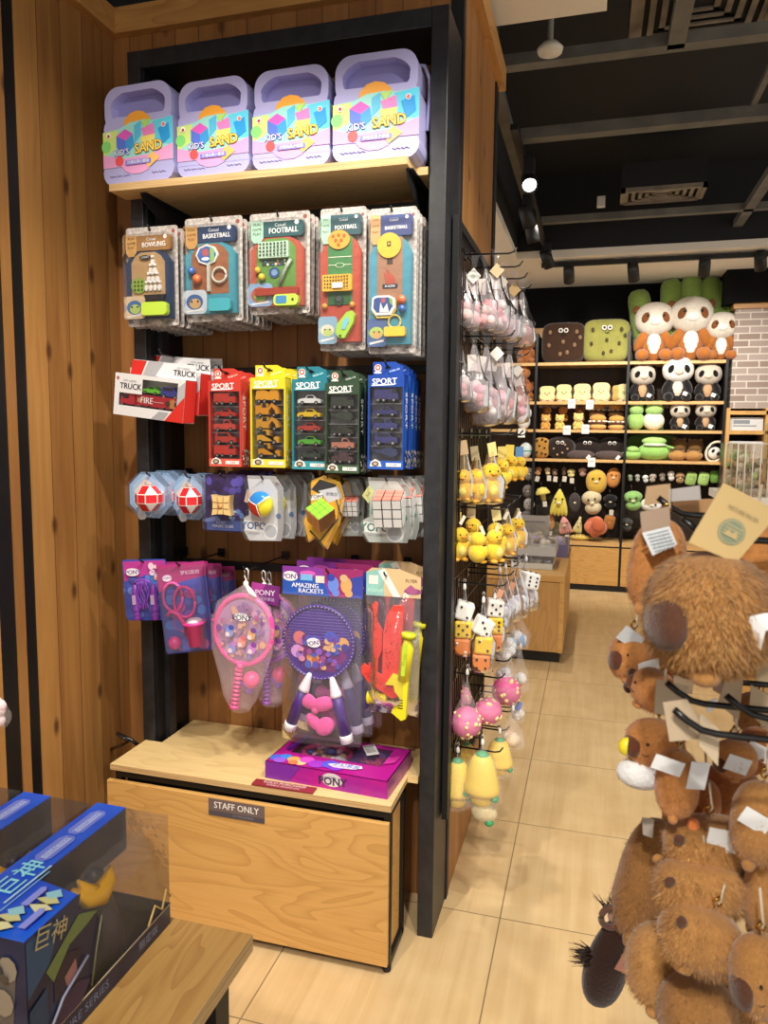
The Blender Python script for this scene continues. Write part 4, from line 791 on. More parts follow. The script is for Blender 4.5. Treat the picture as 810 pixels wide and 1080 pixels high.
# ------------------------------------------------------------------ pink and purple doll-toy row
def pony_logo(A, u, v, s):
    A.c(u-.02*s, v, .42*s, '#f2f0f4', 0, .42, 20); A.t('my little', u-.05*s, v-.16*s*A.w/A.h, .16*s, '#6a3a9a', .06); A.t('PONY', u+.05*s, v+.04*s*A.w/A.h, .34*s, '#4a2a7a', .08, 1, .02)
PASTEL = ['#7a8ae0', '#e88ac0', '#b070d8', '#f0b070', '#58a0e0', '#f4d0e0', '#9060c0']
x, z, w, h = span(131, 590, 174, 654, 1.99); t = thing('jump_rope_pack', 'purple jump rope with two handles on a blue and magenta card', 'jump rope', None, (x, 1.99, z), (0, -.06, .1))
b = MB(); b.ext(rrect(-w/2, -h, w/2, 0, .008), -.001, .001, '#3f52b8'); A = Art(b, w, h, -.001); A.poly([(.02, .03), (.98, .02), (.98, .2), (.5, .26), (.02, .36)], '#c0409c'); A.blobs(['#4a78d0', '#6a8ae0', '#8a6ad0', '#3a48a8'], 26, .1, .3, .9, .92, .06, .12, 5); A.blobs(['#e8c0e0', '#e8a868', '#f0d8e8'], 12, .65, .1, .92, .3, .03, .07, 6); A.c(.24, .20, .17, '#f4f0f6', 0, .5); A.t('PONY', .25, .205, .13, '#5a2a90', .03, 1, .02); b.build('backing_card', t)
for u in (.3, .72):
    b = MB(); A = Art(b, w, h, -.002); px_, pz = A.q(u, .38); b.lathe([(0, 0), (.008, -.004), (.0115, -.03), (.010, -.075), (.0125, -.08), (.0125, -.088), (.010, -.09), (.0125, -.094), (.0125, -.102), (.010, -.104), (.0125, -.108), (.0115, -.116), (0, -.117)][::-1], pm('#8a3ab8', .25), 14, (px_, -.014, pz)); b.box((px_, -.0262, pz-.05), (.012, .001, .03), '#d8b0e0'); b.build('handle', t)
b = MB(); A = Art(b, w, h, -.004)
for k in range(6): A.l([(.36+.05*k+.03*math.sin(q*.9+k), .34+.11*q*.46) for q in range(10)], .018, pm('#9a4ad0', .25), .012+.004*(k % 2))
A.l([(.30, .38), (.36, .33), (.5, .31), (.62, .33), (.70, .38)], .02, pm('#9a4ad0', .25), .014); b.build('rope', t)
b = MB(); shell(b, rrect(-w*.44, -h*.94, w*.44, -h*.28, .01), .03); b.build('blister', t)
peg(x, z-.008, 1.97, 'black peg hook carrying the purple jump rope')
# pink accessory sets
PINK = pm('#ea3f96', .25); MAG = pm('#c0207c', .3)
def acc_set(label, x, y, z, w, h, ry, rz):
    t = thing('accessory_set', label, 'doll toy set', 'pink doll accessory sets', (x, y, z), (0, ry, rz)); b = MB(); b.ext(rrect(-w/2, -h, w/2, 0, .006), -.001, .001, '#4a4fae')
    A = Art(b, w, h, -.001); A.poly([(0, 0), (1, 0), (1, .16), (.5, .2), (0, .3)], '#b02a74'); A.blobs(['#5a6ad0', '#4a84d8', '#8a5ac0', '#c050a8'], 24, .1, .3, .9, .95, .08, .15, 7); A.c(.2, .15, .1, '#f0e8f2', 0, .7); A.t('PONY', .2, .15, .08, '#6a2a80'); A.t('梦幻派对', .68, .11, .1, '#f0d0e4', 0, 1, .01); b.build('backing_card', t)
    b = MB(); A = Art(b, w, h, -.004); A.l([(.28+.2*math.cos(q*PI/8), .36+.16*math.sin(q*PI/8)) for q in range(17)], .035, pm('#e858ac', .2)); A.l([(.52+.22*math.cos(q*PI/8), .42+.17*math.sin(q*PI/8)) for q in range(17)], .035, PINK, .01); b.build('bangle', t)
    b = MB(); A = Art(b, w, h, -.004); A.l([(.15, .55), (.22, .5), (.36, .54), (.48, .66), (.5, .8)], .05, PINK, .014); A.s_(.22, .86, .14, PINK); b.build('microphone', t)
    b = MB(); cx, cz = A.q(.68, .64); b.lathe([(0, -.075), (w*.17, -.075), (w*.20, -.01), (w*.245, -.008), (w*.245, .0), (w*.20, .001), (w*.19, -.004), (0, -.006)], PINK, 20, (cx, -.026, cz)); b.ell((cx, -.026, cz), (w*.17, w*.17, .012), '#f4d8e4'); b.build('toy_cup', t)
    b = MB(); shell(b, rrect(-w*.49, -h*.99, w*.49, -h*.03, .006), .045, CLEAR2, .9); b.build('plastic_pouch', t); return t
x, z, w, h = span(170, 594, 212, 688, 1.97); t = acc_set('front pink doll accessory set with pink cup in a clear pouch', x, 1.97, z, w*1.05, h, -.10, .35); W0 = t
for i, (px, py) in enumerate(((192, 592), (207, 594), (222, 597))): p = at(px, py, 'Y', 2.04+.055*i); dup(W0, f'{ORD[i+1]} pink doll accessory set counted from the front, beside the pink rackets', (p.x+.015, 2.04+.055*i, p.z), (0, -.04, .22-.05*i), .95)
peg(x, z-.006, 1.95, 'black peg hook carrying the pink doll accessory sets')
# racket sets in net bags
def racket_set(label, x, y, z, s, frame, grip, ball, ry, rz):
    t = thing('racket_set', label, 'racket set', 'toy racket sets in net bags', (x, y, z), (0, ry, rz), s)
    fr, gr = pm(frame, .25), pm(grip, .3)
    b = MB(); n = 32; ring = [(.098*math.cos(2*PI*i/n), 0, -.145+.112*math.sin(2*PI*i/n)) for i in range(n)]; b.tube(ring, .0095, fr, 8, True); b.build('racket_frame', t)
    b = MB(); b.flat([(p[0]*.95, p[2]+.0) for p in [(q[0], 0, -.145+(q[2]+.145)*.95) for q in ring]], -.003, pm('#b48ab8', .4)); A = Art(b, .2, .29, -.0034); g = random.Random(4)
    for i in range(120):
        a, r_ = g.uniform(0, 6.28), .41*math.sqrt(g.uniform(0, 1)); A.c(.5+r_*math.cos(a), .5+r_*1.1*math.sin(a)*.69, g.uniform(.02, .055), g.choice(['#8a5aa0', '#c890b8', '#d8a888', '#7a70c0', '#b06a9a']), 0, 1.1, 9)
    for u, v, c1, c2 in ((.30, .52, '#8a98d8', '#4a58b0'), (.52, .62, '#e88a70', '#d04a5a'), (.68, .52, '#d8a870', '#7a4a98'), (.70, .68, '#c888d0', '#8a4aa8'), (.36, .70, '#7a8ae0', '#c070c8')): A.c(u, v, .07, c1, 0, 1.3, 10); A.c(u+.03, v-.05, .05, c2, 0, .9, 9); A.c(u-.03, v+.03, .04, '#f0d8e0', 0, 1, 8)
    A.c(.5, .335, .13, '#f0eef2', 0, .5); A.t('my little', .48, .305, .05, '#5a3a90'); A.t('PONY', .51, .345, .12, '#3a3a58', .04, 1, .02); b.build('printed_face', t)
    b = MB(); b.tube([(-.004, 0, -.255), (-.008, 0, -.275)], .013, fr, 10)
    for k in range(9): b.tube([(-.009-.0011*k, 0, -.272-.014*k), (-.010-.0011*k, 0, -.280-.014*k), (-.0105-.0011*k, 0, -.286-.014*k)], [.0125, .0155, .0125], gr, 10)
    b.tube([(-.019, 0, -.398), (-.0205, 0, -.41)], .0165, fr, 10); b.build('grip', t)
    b = MB(); b.ell((.036, -.005, -.305), .028, pm(ball, .35)); b.build('foam_ball', t)
    b = MB(); b.lathe([(0, 0), (.014, .004), (.018, .02), (.026, .034), (.030, .04)][::-1], pm('#8a48c8', .3), 14, (.028, 0, -.355)); b.build('shuttlecock', t)
    b = MB(); N_ = 20; vs = []; 
    prof = [(0, .008, .008), (-.02, .035, .03), (-.06, .092, .024), (-.14, .112, .022), (-.22, .105, .026), (-.30, .078, .04), (-.37, .058, .036), (-.415, .03, .022)]
    for zz, a_, b_ in prof:
        for j in range(N_): vs.append((a_*math.cos(2*PI*j/N_)+(-.004 if zz > -.3 else .0), b_*math.sin(2*PI*j/N_), zz))
    b.add(vs, [(i*N_+j, i*N_+(j+1) % N_, (i+1)*N_+(j+1) % N_, (i+1)*N_+j) for i in range(len(prof)-1) for j in range(N_)], netting('pale_pink_netting', '#f2dce6', 330, .5, .04, .34), True); b.build('net_bag', t)
    b = MB(); b.tube([(0, 0, -.008), (0, 0, .02), (-.006, 0, .03), (-.006, 0, .05), (0, 0, .056), (.006, 0, .05), (.006, 0, .02)], .0025, pm('#f2f0ee', .4), 6); b.lathe([(.004, 0), (.010, .003), (.008, .016), (.004, .02)], pm('#f2f0ee', .4), 10, (0, 0, -.004)); b.tube([(.006, -.006, 0), (.022, -.012, -.016), (.042, -.014, -.03)], [.006, .010, .004], pm('#f2f0ee', .5), 6); b.build('hanger_clip', t)
    return t
a = at(263, 600, 'Y', 1.95); q = at(246, 747, 'Y', 1.95); s = (a.z-q.z)/.465
t = racket_set('front pink toy racket set with pink ball in a net bag, printed round face', a.x-.012, 1.95, a.z-.055*s, s, '#ee4aa0', '#ea4a8e', '#e84a88', .06, .05); K = t
p = at(280, 602, 'Y', 2.03); t2 = racket_set('purple toy racket set in a net bag, peeking out right of the front pink racket', p.x-.004, 2.03, p.z-.05, s*.97, '#9a3ac0', '#8a3ab0', '#d03a7a', -.06, .1)
p = at(287, 603, 'Y', 2.10); dup(K, 'hindmost pink toy racket set, nearly hidden behind the purple one', (p.x-.008, 2.10, p.z-.05), (0, -.05, .05), s*.95)
b = MB(); b.ext(rrect(-.045, -.06, .045, 0, .004), 0, .001, '#7a2a7c'); A = Art(b, .09, .06, 0); A.poly([(0, .0), (.5, 0), (.2, 1), (0, 1)], '#b0409a'); A.t('PONY', .5, .45, .26, '#e8dcee', .1, 1, .02); A.t('球拍套装', .6, .75, .13, '#d0c0e0')
p = at(290, 612, 'Y', 2.06); o = b.build('header_tag', t2); o.parent = None; o.location = (p.x, 1.995, p.z); o.rotation_euler = (0, .12, .1); tag(o, 'small purple header tag hanging behind the rackets', 'tag')
peg(a.x-.008, a.z-.004, 1.93, 'black peg hook carrying the net bags with toy rackets')
# table-tennis style bag with round purple net frame
x, z, w, h = span(299, 599, 382, 781, 1.985); t = thing('racket_bag', 'tall clear bag with purple round bat, grips and pink bows under a printed header', 'racket set', 'big clear racket bags', (x, 1.985, z))
def racket_bag(t, w, h):
    b = MB(); b.ext([(-w/2, -h*.16), (w/2, -h*.16), (w/2, 0), (-w/2, 0)], -.0015, .0015, '#7a3a9e'); A = Art(b, w, h, -.0016)
    A.r(0, .0, 1, .16, '#8a3aa0'); A.poly([(0, .07), (.5, .06), (.6, .16), (0, .16)], '#2a58b8'); A.poly([(.5, 0), (1, 0), (1, .16), (.62, .16)], '#a0306e'); A.poly([(.85, .05), (1, .03), (1, .16), (.8, .16)], '#3a48a8')
    A.c(.32, .035, .10, '#d860c0', 0, .35); A.c(.10, .055, .10, '#f2f0f4', 0, .6); A.t('PONY', .11, .058, .085, '#5a3a90', 0, 1, .02); A.r(.23, .04, .38, .075, '#7ab8e8'); A.r(.42, .045, .53, .085, '#e8dcd0'); A.t('AMAZING', .29, .105, .075, '#f6f4f8', 0, 1, .02); A.t('RACKETS', .36, .135, .075, '#f6f4f8', 0, 1, .02)
    for u, c1, c2 in ((.64, '#6a8ae0', '#3a48b0'), (.80, '#e8a868', '#d8b888')): A.c(u, .09, .07, c1, 0, 1.4, 12); A.c(u-.03, .05, .05, c2, 0, .9, 10); A.c(u+.03, .135, .05, c1, 0, .9, 10)
    b.build('header_card', t)
    b = MB(); A = Art(b, w, h, -.012); cx, cz = A.q(.47, .42); rr_ = w*.44
    b.tube([(cx+rr_*math.cos(2*PI*i/36), -.012, cz+rr_*math.sin(2*PI*i/36)) for i in range(36)], .0045, pm('#4a2a8a', .3), 6, True)
    b.flat(disc(cx, cz, rr_*.98, 36), -.010, pm('#4a2a86', .5)); A.y = -.0108
    for i in range(60): a_ = 2*PI*i/60; b.flat(disc(cx+rr_*.99*math.cos(a_), cz+rr_*.99*math.sin(a_), .0016, 6), -.0175, '#e8e4f0')
    for i in range(14): vv = -rr_*.9+i*rr_*.08; L_ = math.sqrt(max(0, (rr_*.93)**2-(rr_-rr_*.08*i-.004)**2)) if i < 12 else rr_*.9; b.bb(cx-L_, cx+L_, -.0116, -.0112, cz+rr_-rr_*.08*i-.0044, cz+rr_-rr_*.08*i-.0036, '#8a80c8')
    A.poly([(.17, .43), (.78, .38), (.82, .50), (.66, .585), (.34, .585), (.16, .50)], '#7a2a78'); A.y -= .0004
    for u, v, c1, c2 in ((.23, .40, '#e07a6a', '#d06a9a'), (.20, .48, '#d8a0e0', '#a878d0'), (.40, .51, '#e8a05a', '#c86a48'), (.64, .45, '#5a78d0', '#3a4ab0'), (.77, .42, '#e0a860', '#4a3a90'), (.62, .39, '#4a58c0', '#7a3a9a')): A.c(u, v, .08, c1, 0, 1.0, 12); A.c(u+.03, v+.02, .05, c2, 0, 1, 10)
    A.blobs(['#8a5ac0', '#5a4ab0', '#a04a90', '#d890b0', '#e0b080', '#4a60c0', '#6a2a70'], 44, .24, .39, .72, .56, .02, .045, 15); A.c(.42, .42, .09, '#f4f2f6', 0, .65); A.t('PONY', .425, .423, .075, '#4a3a70', .2, 1, .02); b.build('round_bat', t)
    for k, (u0, u1, v0, v1) in enumerate(((.37, .10, .60, .94), (.64, .84, .61, .98))):
        b = MB(); A = Art(b, w, h, -.014); P = lambda q: (A.q(u0+(u1-u0)*q, 0)[0], -.016, -h*(v0+(v1-v0)*q))
        b.tube([P(0), P(.05), P(.26), P(.30)], [.006, .009, .017, .018], pm('#f0ecf2', .3), 12); b.tube([P(.30), P(.5), P(.88)], [.016, .0175, .0175], pm('#4a2a7e', .45), 12); b.tube([P(.88), P(.90), P(1)], [.019, .02, .0195], pm('#ece8ee', .3), 12); b.build('grip', t)
    b = MB(); A = Art(b, w, h, -.018); PKF = plush('#e860a0', 120)
    for u, v, r1, r2, ro in ((.34, .76, .038, .022, .5), (.54, .77, .040, .022, -.3), (.42, .88, .030, .018, .9), (.56, .90, .034, .026, -.7), (.44, .81, .012, .012, 0)): p_ = A.q(u, v); b.ell((0, 0, 0), (r1, .012, r2), PKF, MX.Translation((p_[0], -.018, p_[1])) @ MX.Rotation(ro, 4, 'Y'), 14, 8)
    b.build('pink_bow', t)
    b = MB(); N_ = 9; vs = []; g = random.Random(3)
    for i in range(N_):
        for j in range(N_+4): u, v = i/(N_-1), j/(N_+3); e = min(u, 1-u)*2; vs.append(((u-.5)*w*.99, -.012-.022*min(1, e*2.2)*min(1, v*4)+g.uniform(-.003, .003), -h*(.14+.86*v)))
    n2 = N_+4; b.add(vs, [(i*n2+j, (i+1)*n2+j, (i+1)*n2+j+1, i*n2+j+1) for i in range(N_-1) for j in range(n2-1)], CLEAR2, True)
    b.bb(-w*.495, w*.495, .004, .0045, -h, -h*.14, CLEAR2); b.build('plastic_bag', t)
racket_bag(t, w, h); t.rotation_euler = (.0, .0, .03)
dup(t, 'second tall clear racket bag, only its header and edge showing behind the front one', (x+.012, 2.06, z+.004), (0, 0, -.02)); dup(t, 'hindmost tall clear racket bag, a purple strip of its header showing', (x+.02, 2.13, z+.004))
peg(x+.02, z-.012, 1.965, 'black peg hook carrying the tall racket bags')
# water gun bag
x, z, w, h = span(386, 600, 443, 752, 1.985); t = thing('foam_shooter_bag', 'clear bag with red speckled foam glider pieces and a yellow water pistol', 'toy pistol', 'foam glider bags', (x, 1.985, z))
b = MB(); b.ext([(-w/2, -h*.19), (w/2, -h*.19), (w/2, -h*.05), (w*.1, 0), (-w*.4, 0), (-w/2, -h*.03)], -.0015, .0015, '#d8b88a'); A = Art(b, w, h, -.0016); A.poly([(.0, .03), (.3, .0), (.34, .19), (0, .19)], '#8fc8be'); A.poly([(.22, .02), (.34, .0), (.64, .19), (.5, .19)], '#f0eee6'); A.r(.05, .05, .22, .11, '#e8e4dc'); A.t('FOAM', .17, .155, .1, '#c8e8d8'); A.c(.86, .145, .16, '#8a4a78', 0, .35); A.poly([(.7, .14), (.82, .1), (.96, .14), (.86, .17)], '#a85a88'); A.t('FLYER', .83, .075, .08, '#5a3a28'); b.build('header_card', t)
FOAM = noisy('red_speckled_foam', '#d8322e', '#e04438', 40, .7)
b = MB(); A = Art(b, w, h, -.012)
def foam(pts, d, off): A.y = off; A.poly(pts, FOAM, d); A.y = off-d
SP = random.Random(8)
foam([(.18, .80), (.15, .25), (.20, .22), (.25, .24), (.24, .36), (.34, .42), (.34, .55), (.27, .62), (.26, .80)], .012, -.010)
foam([(.36, .78), (.38, .42), (.44, .30), (.55, .235), (.70, .23), (.74, .27), (.72, .45), (.68, .66), (.60, .80)], .010, -.022)
foam([(.0, .66), (.04, .64), (.70, .78), (.68, .845), (.56, .86), (.12, .76), (.0, .70)], .010, -.034)
A.y = -.0335
for k in range(30): A.c(SP.uniform(.42, .66), SP.uniform(.32, .66), .010, '#3a1a18', 0, 1, 6)
A.y = -.0445
for k in range(18): u_ = SP.uniform(.08, .62); A.c(u_, .69+.17*u_+SP.uniform(-.015, .03), .010, '#3a1a18', 0, 1, 6)
A.y = -.0225
for k in range(12): A.c(SP.uniform(.17, .24), SP.uniform(.3, .6), .010, '#3a1a18', 0, 1, 6)
b.build('foam_glider', t)
b = MB(); A = Art(b, w, h, -.03); YL = pm('#e8da28', .3)
b.tube([A.q(.86, .42)[:1]+(-.046,)+A.q(.86, .42)[1:], (A.q(.84, .50)[0], -.046, A.q(.84, .50)[1]), (A.q(.78, .72)[0], -.046, A.q(.78, .72)[1])], [.017, .0185, .0175], YL, 14); b.tube([(A.q(.87, .40)[0], -.046, A.q(.87, .40)[1]), (A.q(.86, .43)[0], -.046, A.q(.86, .43)[1])], .021, pm('#c8c820', .3), 14)
A.y = -.034; A.poly([(.60, .72), (.70, .68), (.88, .70), (.84, .98), (.76, .995), (.58, .945), (.60, .92), (.72, .90), (.73, .84), (.64, .80)], YL, .022); A.poly([(.46, .76), (.58, .69), (.66, .70), (.62, .76)], YL, .02); A.y = -.0562
for k in range(4): A.r(.70, .85+.018*k, .79, .858+.018*k, '#3a3418')
A.y = -.0655; A.poly([(.80, .46), (.88, .46), (.83, .68), (.76, .68)], '#b8d83a'); A.t('SPLASH', .82, .57, .07, '#7a9a20', 1.35); b.build('water_pistol', t)
b = MB(); A = Art(b, w, h, -.018); p_ = A.q(.24, .88); 
for k in range(7): b.ell((p_[0]+.008*k-.02, -.03, p_[1]+.004*math.sin(k)), (.007, .014, .02), YL, None, 10, 6)
b.build('yellow_propeller', t)
b = MB(); N_, n2 = 8, 12; vs = []; g = random.Random(5)
for i in range(N_):
    for j in range(n2): u, v = i/(N_-1), j/(n2-1); e = min(u, 1-u)*2; vs.append(((u-.5)*w*.99, -.006-.066*min(1, e*2)*min(1, v*3)*min(1, (1-v)*6)+g.uniform(-.003, .003), -h*(.16+.84*v)))
b.add(vs, [(i*n2+j, (i+1)*n2+j, (i+1)*n2+j+1, i*n2+j+1) for i in range(N_-1) for j in range(n2-1)], CLEAR2, True); b.bb(-w*.495, w*.495, .003, .0035, -h, -h*.16, CLEAR2); b.build('plastic_bag', t)
dup(t, 'second foam glider bag, behind the front one at the black post', (x+.004, 2.10, z+.002))
peg(x-.02, z-.02, 1.96, 'black peg hook carrying the foam glider bags')
# big magenta gift box lying on the bench
f0, f1 = at(279.5, 803, 'Z', zt+.05), at(409, 838, 'Z', zt+.05)
zb = zt; H = .052; fl, fr_ = at(280, 820, 'Z', zb), at(408.5, 843.5, 'Z', zb); rb = at(438, 793, 'Z', zb)
ang = math.atan2(fr_.y-fl.y, fr_.x-fl.x); W_ = (fr_-fl).length; D_ = .225
t = thing('gift_box', 'large magenta gift box with open window of doll toys lying on the bench top', 'gift box', None, (fl.x, fl.y, zb), (0, 0, ang))
MG = pm('#b01a8c', .28); MGD = noisy('magenta_box_print', '#8a1f9a', '#b81e90', 9, .3)
b = MB(); b.bb(0, W_, 0, D_, 0, .003, MGD); b.bb(0, W_, 0, .003, .003, H, MGD); b.bb(0, W_, D_-.003, D_, .003, H, MGD); b.bb(0, .003, .003, D_-.003, .003, H, MGD); b.bb(W_-.003, W_, .003, D_-.003, .003, H, noisy('box_side_print', '#7a1a7c', '#b0567c', 14, .3))
for u0, u1, v0, v1 in ((0, 1, 0, .36), (0, 1, .90, 1), (0, .11, .36, .90), (.87, 1, .36, .90)): b.bb(u0*W_, u1*W_, v0*D_, v1*D_, H-.0015, H, MG)
Mt = MX.Translation((W_/2, 0, H+.0003)) @ MX.Rotation(-PI/2, 4, 'X'); A = Art(b, W_, D_, 0, .0003, Mt)
Vf = lambda v: -v   # v counts away from the viewer on the lid
for u, v, c, r_ in ((.06, -.14, '#4a6ae0', .06), (.12, -.20, '#3a8ae8', .05), (.10, -.08, '#9a5ae0', .05), (.20, -.16, '#f0a860', .055), (.27, -.10, '#f0c890', .05), (.30, -.2, '#d850c8', .06), (.4, -.13, '#a038c8', .07), (.5, -.18, '#5a5ae0', .07), (.56, -.12, '#8a3ad0', .06), (.22, -.06, '#e87a50', .04)): A.c(u, v, r_, c, 0, .9, 12)
A.poly([(.48, -.17), (.56, -.25), (.74, -.26), (.76, -.2), (.70, -.13), (.54, -.11)], '#f0ecf6'); A.t('梦幻套装', .63, -.20, .055, '#4a6ad0', -.02, 1, .02); A.t('FASHION SET', .63, -.145, .035, '#8a5ac0')
A.poly([(.1, -.38), (.14, -.9), (.11, -.92), (.06, -.4)], '#6a2ab0'); A.poly([(.88, -.4), (.96, -.5), (.96, -.7), (.88, -.62)], '#d83aa8')
F = Art(b, W_, H, -.0004, .0003, MX.Translation((W_/2, 0, H))); F.c(.56, .45, .085, '#d8d0d8', 0, .62); F.t('my little', .54, .32, .035, '#4a2a70', .03); F.t('PONY', .565, .55, .085, '#3a2a50', .03, 1, .03); F.poly([(0, 0), (.3, 0), (.2, 1), (0, 1)], '#7a2aa0') ; F.c(.56, .45, .001, '#d8d0d8')
b.build('carton', t)
b = MB(); b.bb(.1*W_, .88*W_, .35*D_, .91*D_, .022, .028, '#6a4a96'); A = Art(b, W_, D_, 0, .0003, MX.Translation((W_/2, 0, .0285)) @ MX.Rotation(-PI/2, 4, 'X')); A.blobs(['#4a3a90', '#6a3a80', '#7a5ab0', '#3a4a90', '#b05a90'], 26, .55, -.86, .85, -.42, .04, .09, 3); b.build('inner_tray', t)
b = MB(); c_ = (W_*.36, D_*.62); b.tube([(c_[0]+.075*math.cos(q*PI/12), c_[1]+.055*math.sin(q*PI/12), .038) for q in range(24)], .008, pm('#e84a98', .3), 8, True); b.build('pink_hoop', t)
b = MB(); g = random.Random(12)
for k in range(26): b.ell((c_[0]+g.uniform(-.055, .055), c_[1]+g.uniform(-.038, .04), .034+g.uniform(0, .008)), (g.uniform(.008, .018), g.uniform(.008, .016), .008), pm(g.choice(['#c88a68', '#8a4a90', '#d8a8c8', '#5a6ac0', '#e8c0a0', '#6a3a58', '#3a48a0']), .4), None, 9, 6)
b.build('doll_trinkets', t)
b = MB()
for k in range(12): b.ell((W_*(.50+g.uniform(-.05, .06)), D_*(.45+g.uniform(-.06, .05)), .036), (.012, .012, .012), pm(g.choice(['#e8e0ee', '#d8e8e0', '#f0d8e8']), .4), None, 10, 6)
b.build('white_ruffle', t)
b = MB()
for k in range(24): a_ = g.uniform(0, 6.28); x_, y_ = W_*.78+g.uniform(-.02, .02), D_*.60+g.uniform(-.03, .03); b.tube([(x_, y_, .03), (x_+.02*math.cos(a_), y_+.02*math.sin(a_), .04)], .003, pm('#c82a7a', .4), 5)
b.build('pink_tinsel', t)
b = MB(); b.bb(.10*W_, .88*W_, .355*D_, .905*D_, H-.003, H-.0025, SHELL); b.build('window_film', t)
b = MB(); b.box((0, 0, 0), (.038, .068, .0012), '#d8d6d4'); A = Art(b, .038, .068, 0, .0003, MX.Translation((0, .034, .0008)) @ MX.Rotation(-PI/2, 4, 'X')); A.r(.1, .06, .9, .2, '#8a8890'); 
for k in range(5): A.r(.12, .28+.12*k, .88, .33+.12*k, '#a8a6a8')
o = b.build('price_tag'); c = at(391, 791, 'Z', zt+H+.008); o.location = c; o.rotation_euler = (.0, -.06, .5); tag(o, 'white price tag lying on the window of the magenta gift box', 'price tag')
# ------------------------------------------------------------------ wire grid on the pillar side with bags
t = thing('wire_grid', 'black wire grid on the aisle side of the wooden pillar, full of bags', 'grid panel', None, (0, 0, 0))
XG = -.400
b = MB(); b.bb(XG-.010, XG+.008, 2.135, 2.185, .336, 2.142, BLK); b.bb(XG-.010, XG+.004, 2.185, 2.93, 2.118, 2.142, BLK); b.bb(XG-.010, XG+.004, 2.91, 2.94, .336, 2.118, BLK); b.bb(XG-.010, XG+.004, 2.185, 2.91, .336, .36, BLK); b.build('panel_frame', t)
b = MB()
for k in range(22): y = 2.20+.0333*k; b.box((XG, y, 1.24), (.004, .004, 1.76), HOOK)
for k in range(16): z = .42+.11*k; b.box((XG+.003, 2.55, z), (.004, .74, .004), HOOK)
b.build('wire', t)
struct(MB().bb(XP-.01, XP+.006, YE-.03, YE+.035, 0, 2.86, BLK), 'trim_6')
HR = {}
for k, (nm, py) in enumerate((('top', 273), ('second', 357), ('third', 457), ('fourth', 533), ('fifth', 611), ('sixth', 705), ('lowest', 781))):
    z = at(500, py, 'Y', 2.33).z; HR[nm] = z
    for j, y in enumerate((2.27, 2.45, 2.63, 2.81)):
        t = thing('grid_hook', f'{("nearest", "second", "third", "farthest")[j]} black hook of the {nm} row on the grid panel', 'hook', 'hooks on the grid panel', (XG+.004, y, z))
        MB().tube([(0, 0, 0), (.13, 0, -.004), (.145, 0, .0), (.155, 0, .014)], .0028, HOOK, 6).bb(-.004, .002, -.02, .02, -.015, .015, HOOK).build('rod', t)
def teardrop(b, h, rx, ry, mt, seed, full=.62, n=18, neck=.10, bot=.72, wr=.10):
    g = random.Random(seed); ph = [g.uniform(0, 6.28) for _ in range(4)]; prof = [(0, neck*.7), (.05, neck), (.16, neck*1.7), (.34, .52), (.5, .82), (full+.05, 1), (.86, .97), (.97, bot), (1, bot*.4), (1.0, .02)]
    vs = []
    for tt, k in prof:
        for j in range(n):
            a = 2*PI*j/n; q = k*(1+wr*math.sin(3*a+ph[0]+tt*4)+wr*.7*math.sin(5*a+ph[1]-tt*6)); vs.append((rx*q*math.cos(a), ry*q*math.sin(a), -h*tt))
    b.add(vs, [(i*n+j, i*n+(j+1) % n, (i+1)*n+(j+1) % n, (i+1)*n+j) for i in range(len(prof)-1) for j in range(n)], mt, True)
def tie(t, col='#f2f0ee', h=.03):
    MB().lathe([(.003, .0), (.006, .004), (.005, .016), (.003, .02)], pm(col, .5), 8).tube([(0, 0, .018), (-.004, 0, .03), (0, 0, h+.006), (.004, 0, .03), (0, 0, .018)], .0012, pm(col, .5), 5).build('tie', t)
def paper_tag(t, w, h, col, loc, rot, name='paper_tag', mark=None):
    b = MB(); b.ext([(-w/2, 0), (-w/2, -h), (w/2, -h), (w/2, 0)], -.0006, 0, pm(col, .8))
    if mark: A = Art(b, w, h, -.0006); A.c(.5, .55, .22, mark, 0, 1); A.r(.2, .12, .8, .17, mark)
    o = b.build(name, t); o.location = loc; o.rotation_euler = rot; return o
def hang(px, pt, pb, Y):
    a = at(px, pt, 'Y', Y); q = at(px, pb, 'Y', Y); return a, a.z-q.z
def pink_bag(label, px, pt, pb, Y, wpx, seed, grp, tagc=None):
    a, h = hang(px, pt, pb, Y); rx = wpx/345*.5*(Y/2.3)
    t = thing('plush_bag', label, 'bagged toy', grp, a, (0, R.uniform(-.06, .06), R.uniform(-.3, .3))); g = random.Random(seed)
    b = MB(); teardrop(b, h, rx, rx*.6, CRINK, seed, .5, 16, .22, .85, .16)
    b.add([(-rx*.15, 0, -.0), (rx*.15, 0, 0), (rx*.4, .004, .045), (-rx*.35, -.004, .05)], [(0, 1, 2, 3)], CLEAR2); b.build('plastic_bag', t)
    b = MB()
    for k in range(11):
        a_ = g.uniform(0, 6.28); r_ = g.uniform(.1, .62)*rx; b.ell((r_*math.cos(a_), r_*.6*math.sin(a_), -h*g.uniform(.58, .84)), g.uniform(.013, .021), plush(g.choice(['#f0b2b4', '#ee9ea2', '#f4cdca', '#f2e4e0', '#efb8c6']), 120), None, 9, 6)
    b.build('pink_puff', t)
    if tagc: paper_tag(t, .034, .034, tagc, (.012, -rx*.62, -.012), (.1, .75, 0), mark='#c8d0c8' if tagc == '#f2f2ea' else None)
    paper_tag(t, .03, .05, '#e4ddd8', (-.01, -rx*.3, -.03), (.1, g.uniform(-.3, .3), .2)); return t
GP1, GP2 = 'pink puff bags on the top hooks', 'pink puff bags on the second hooks'
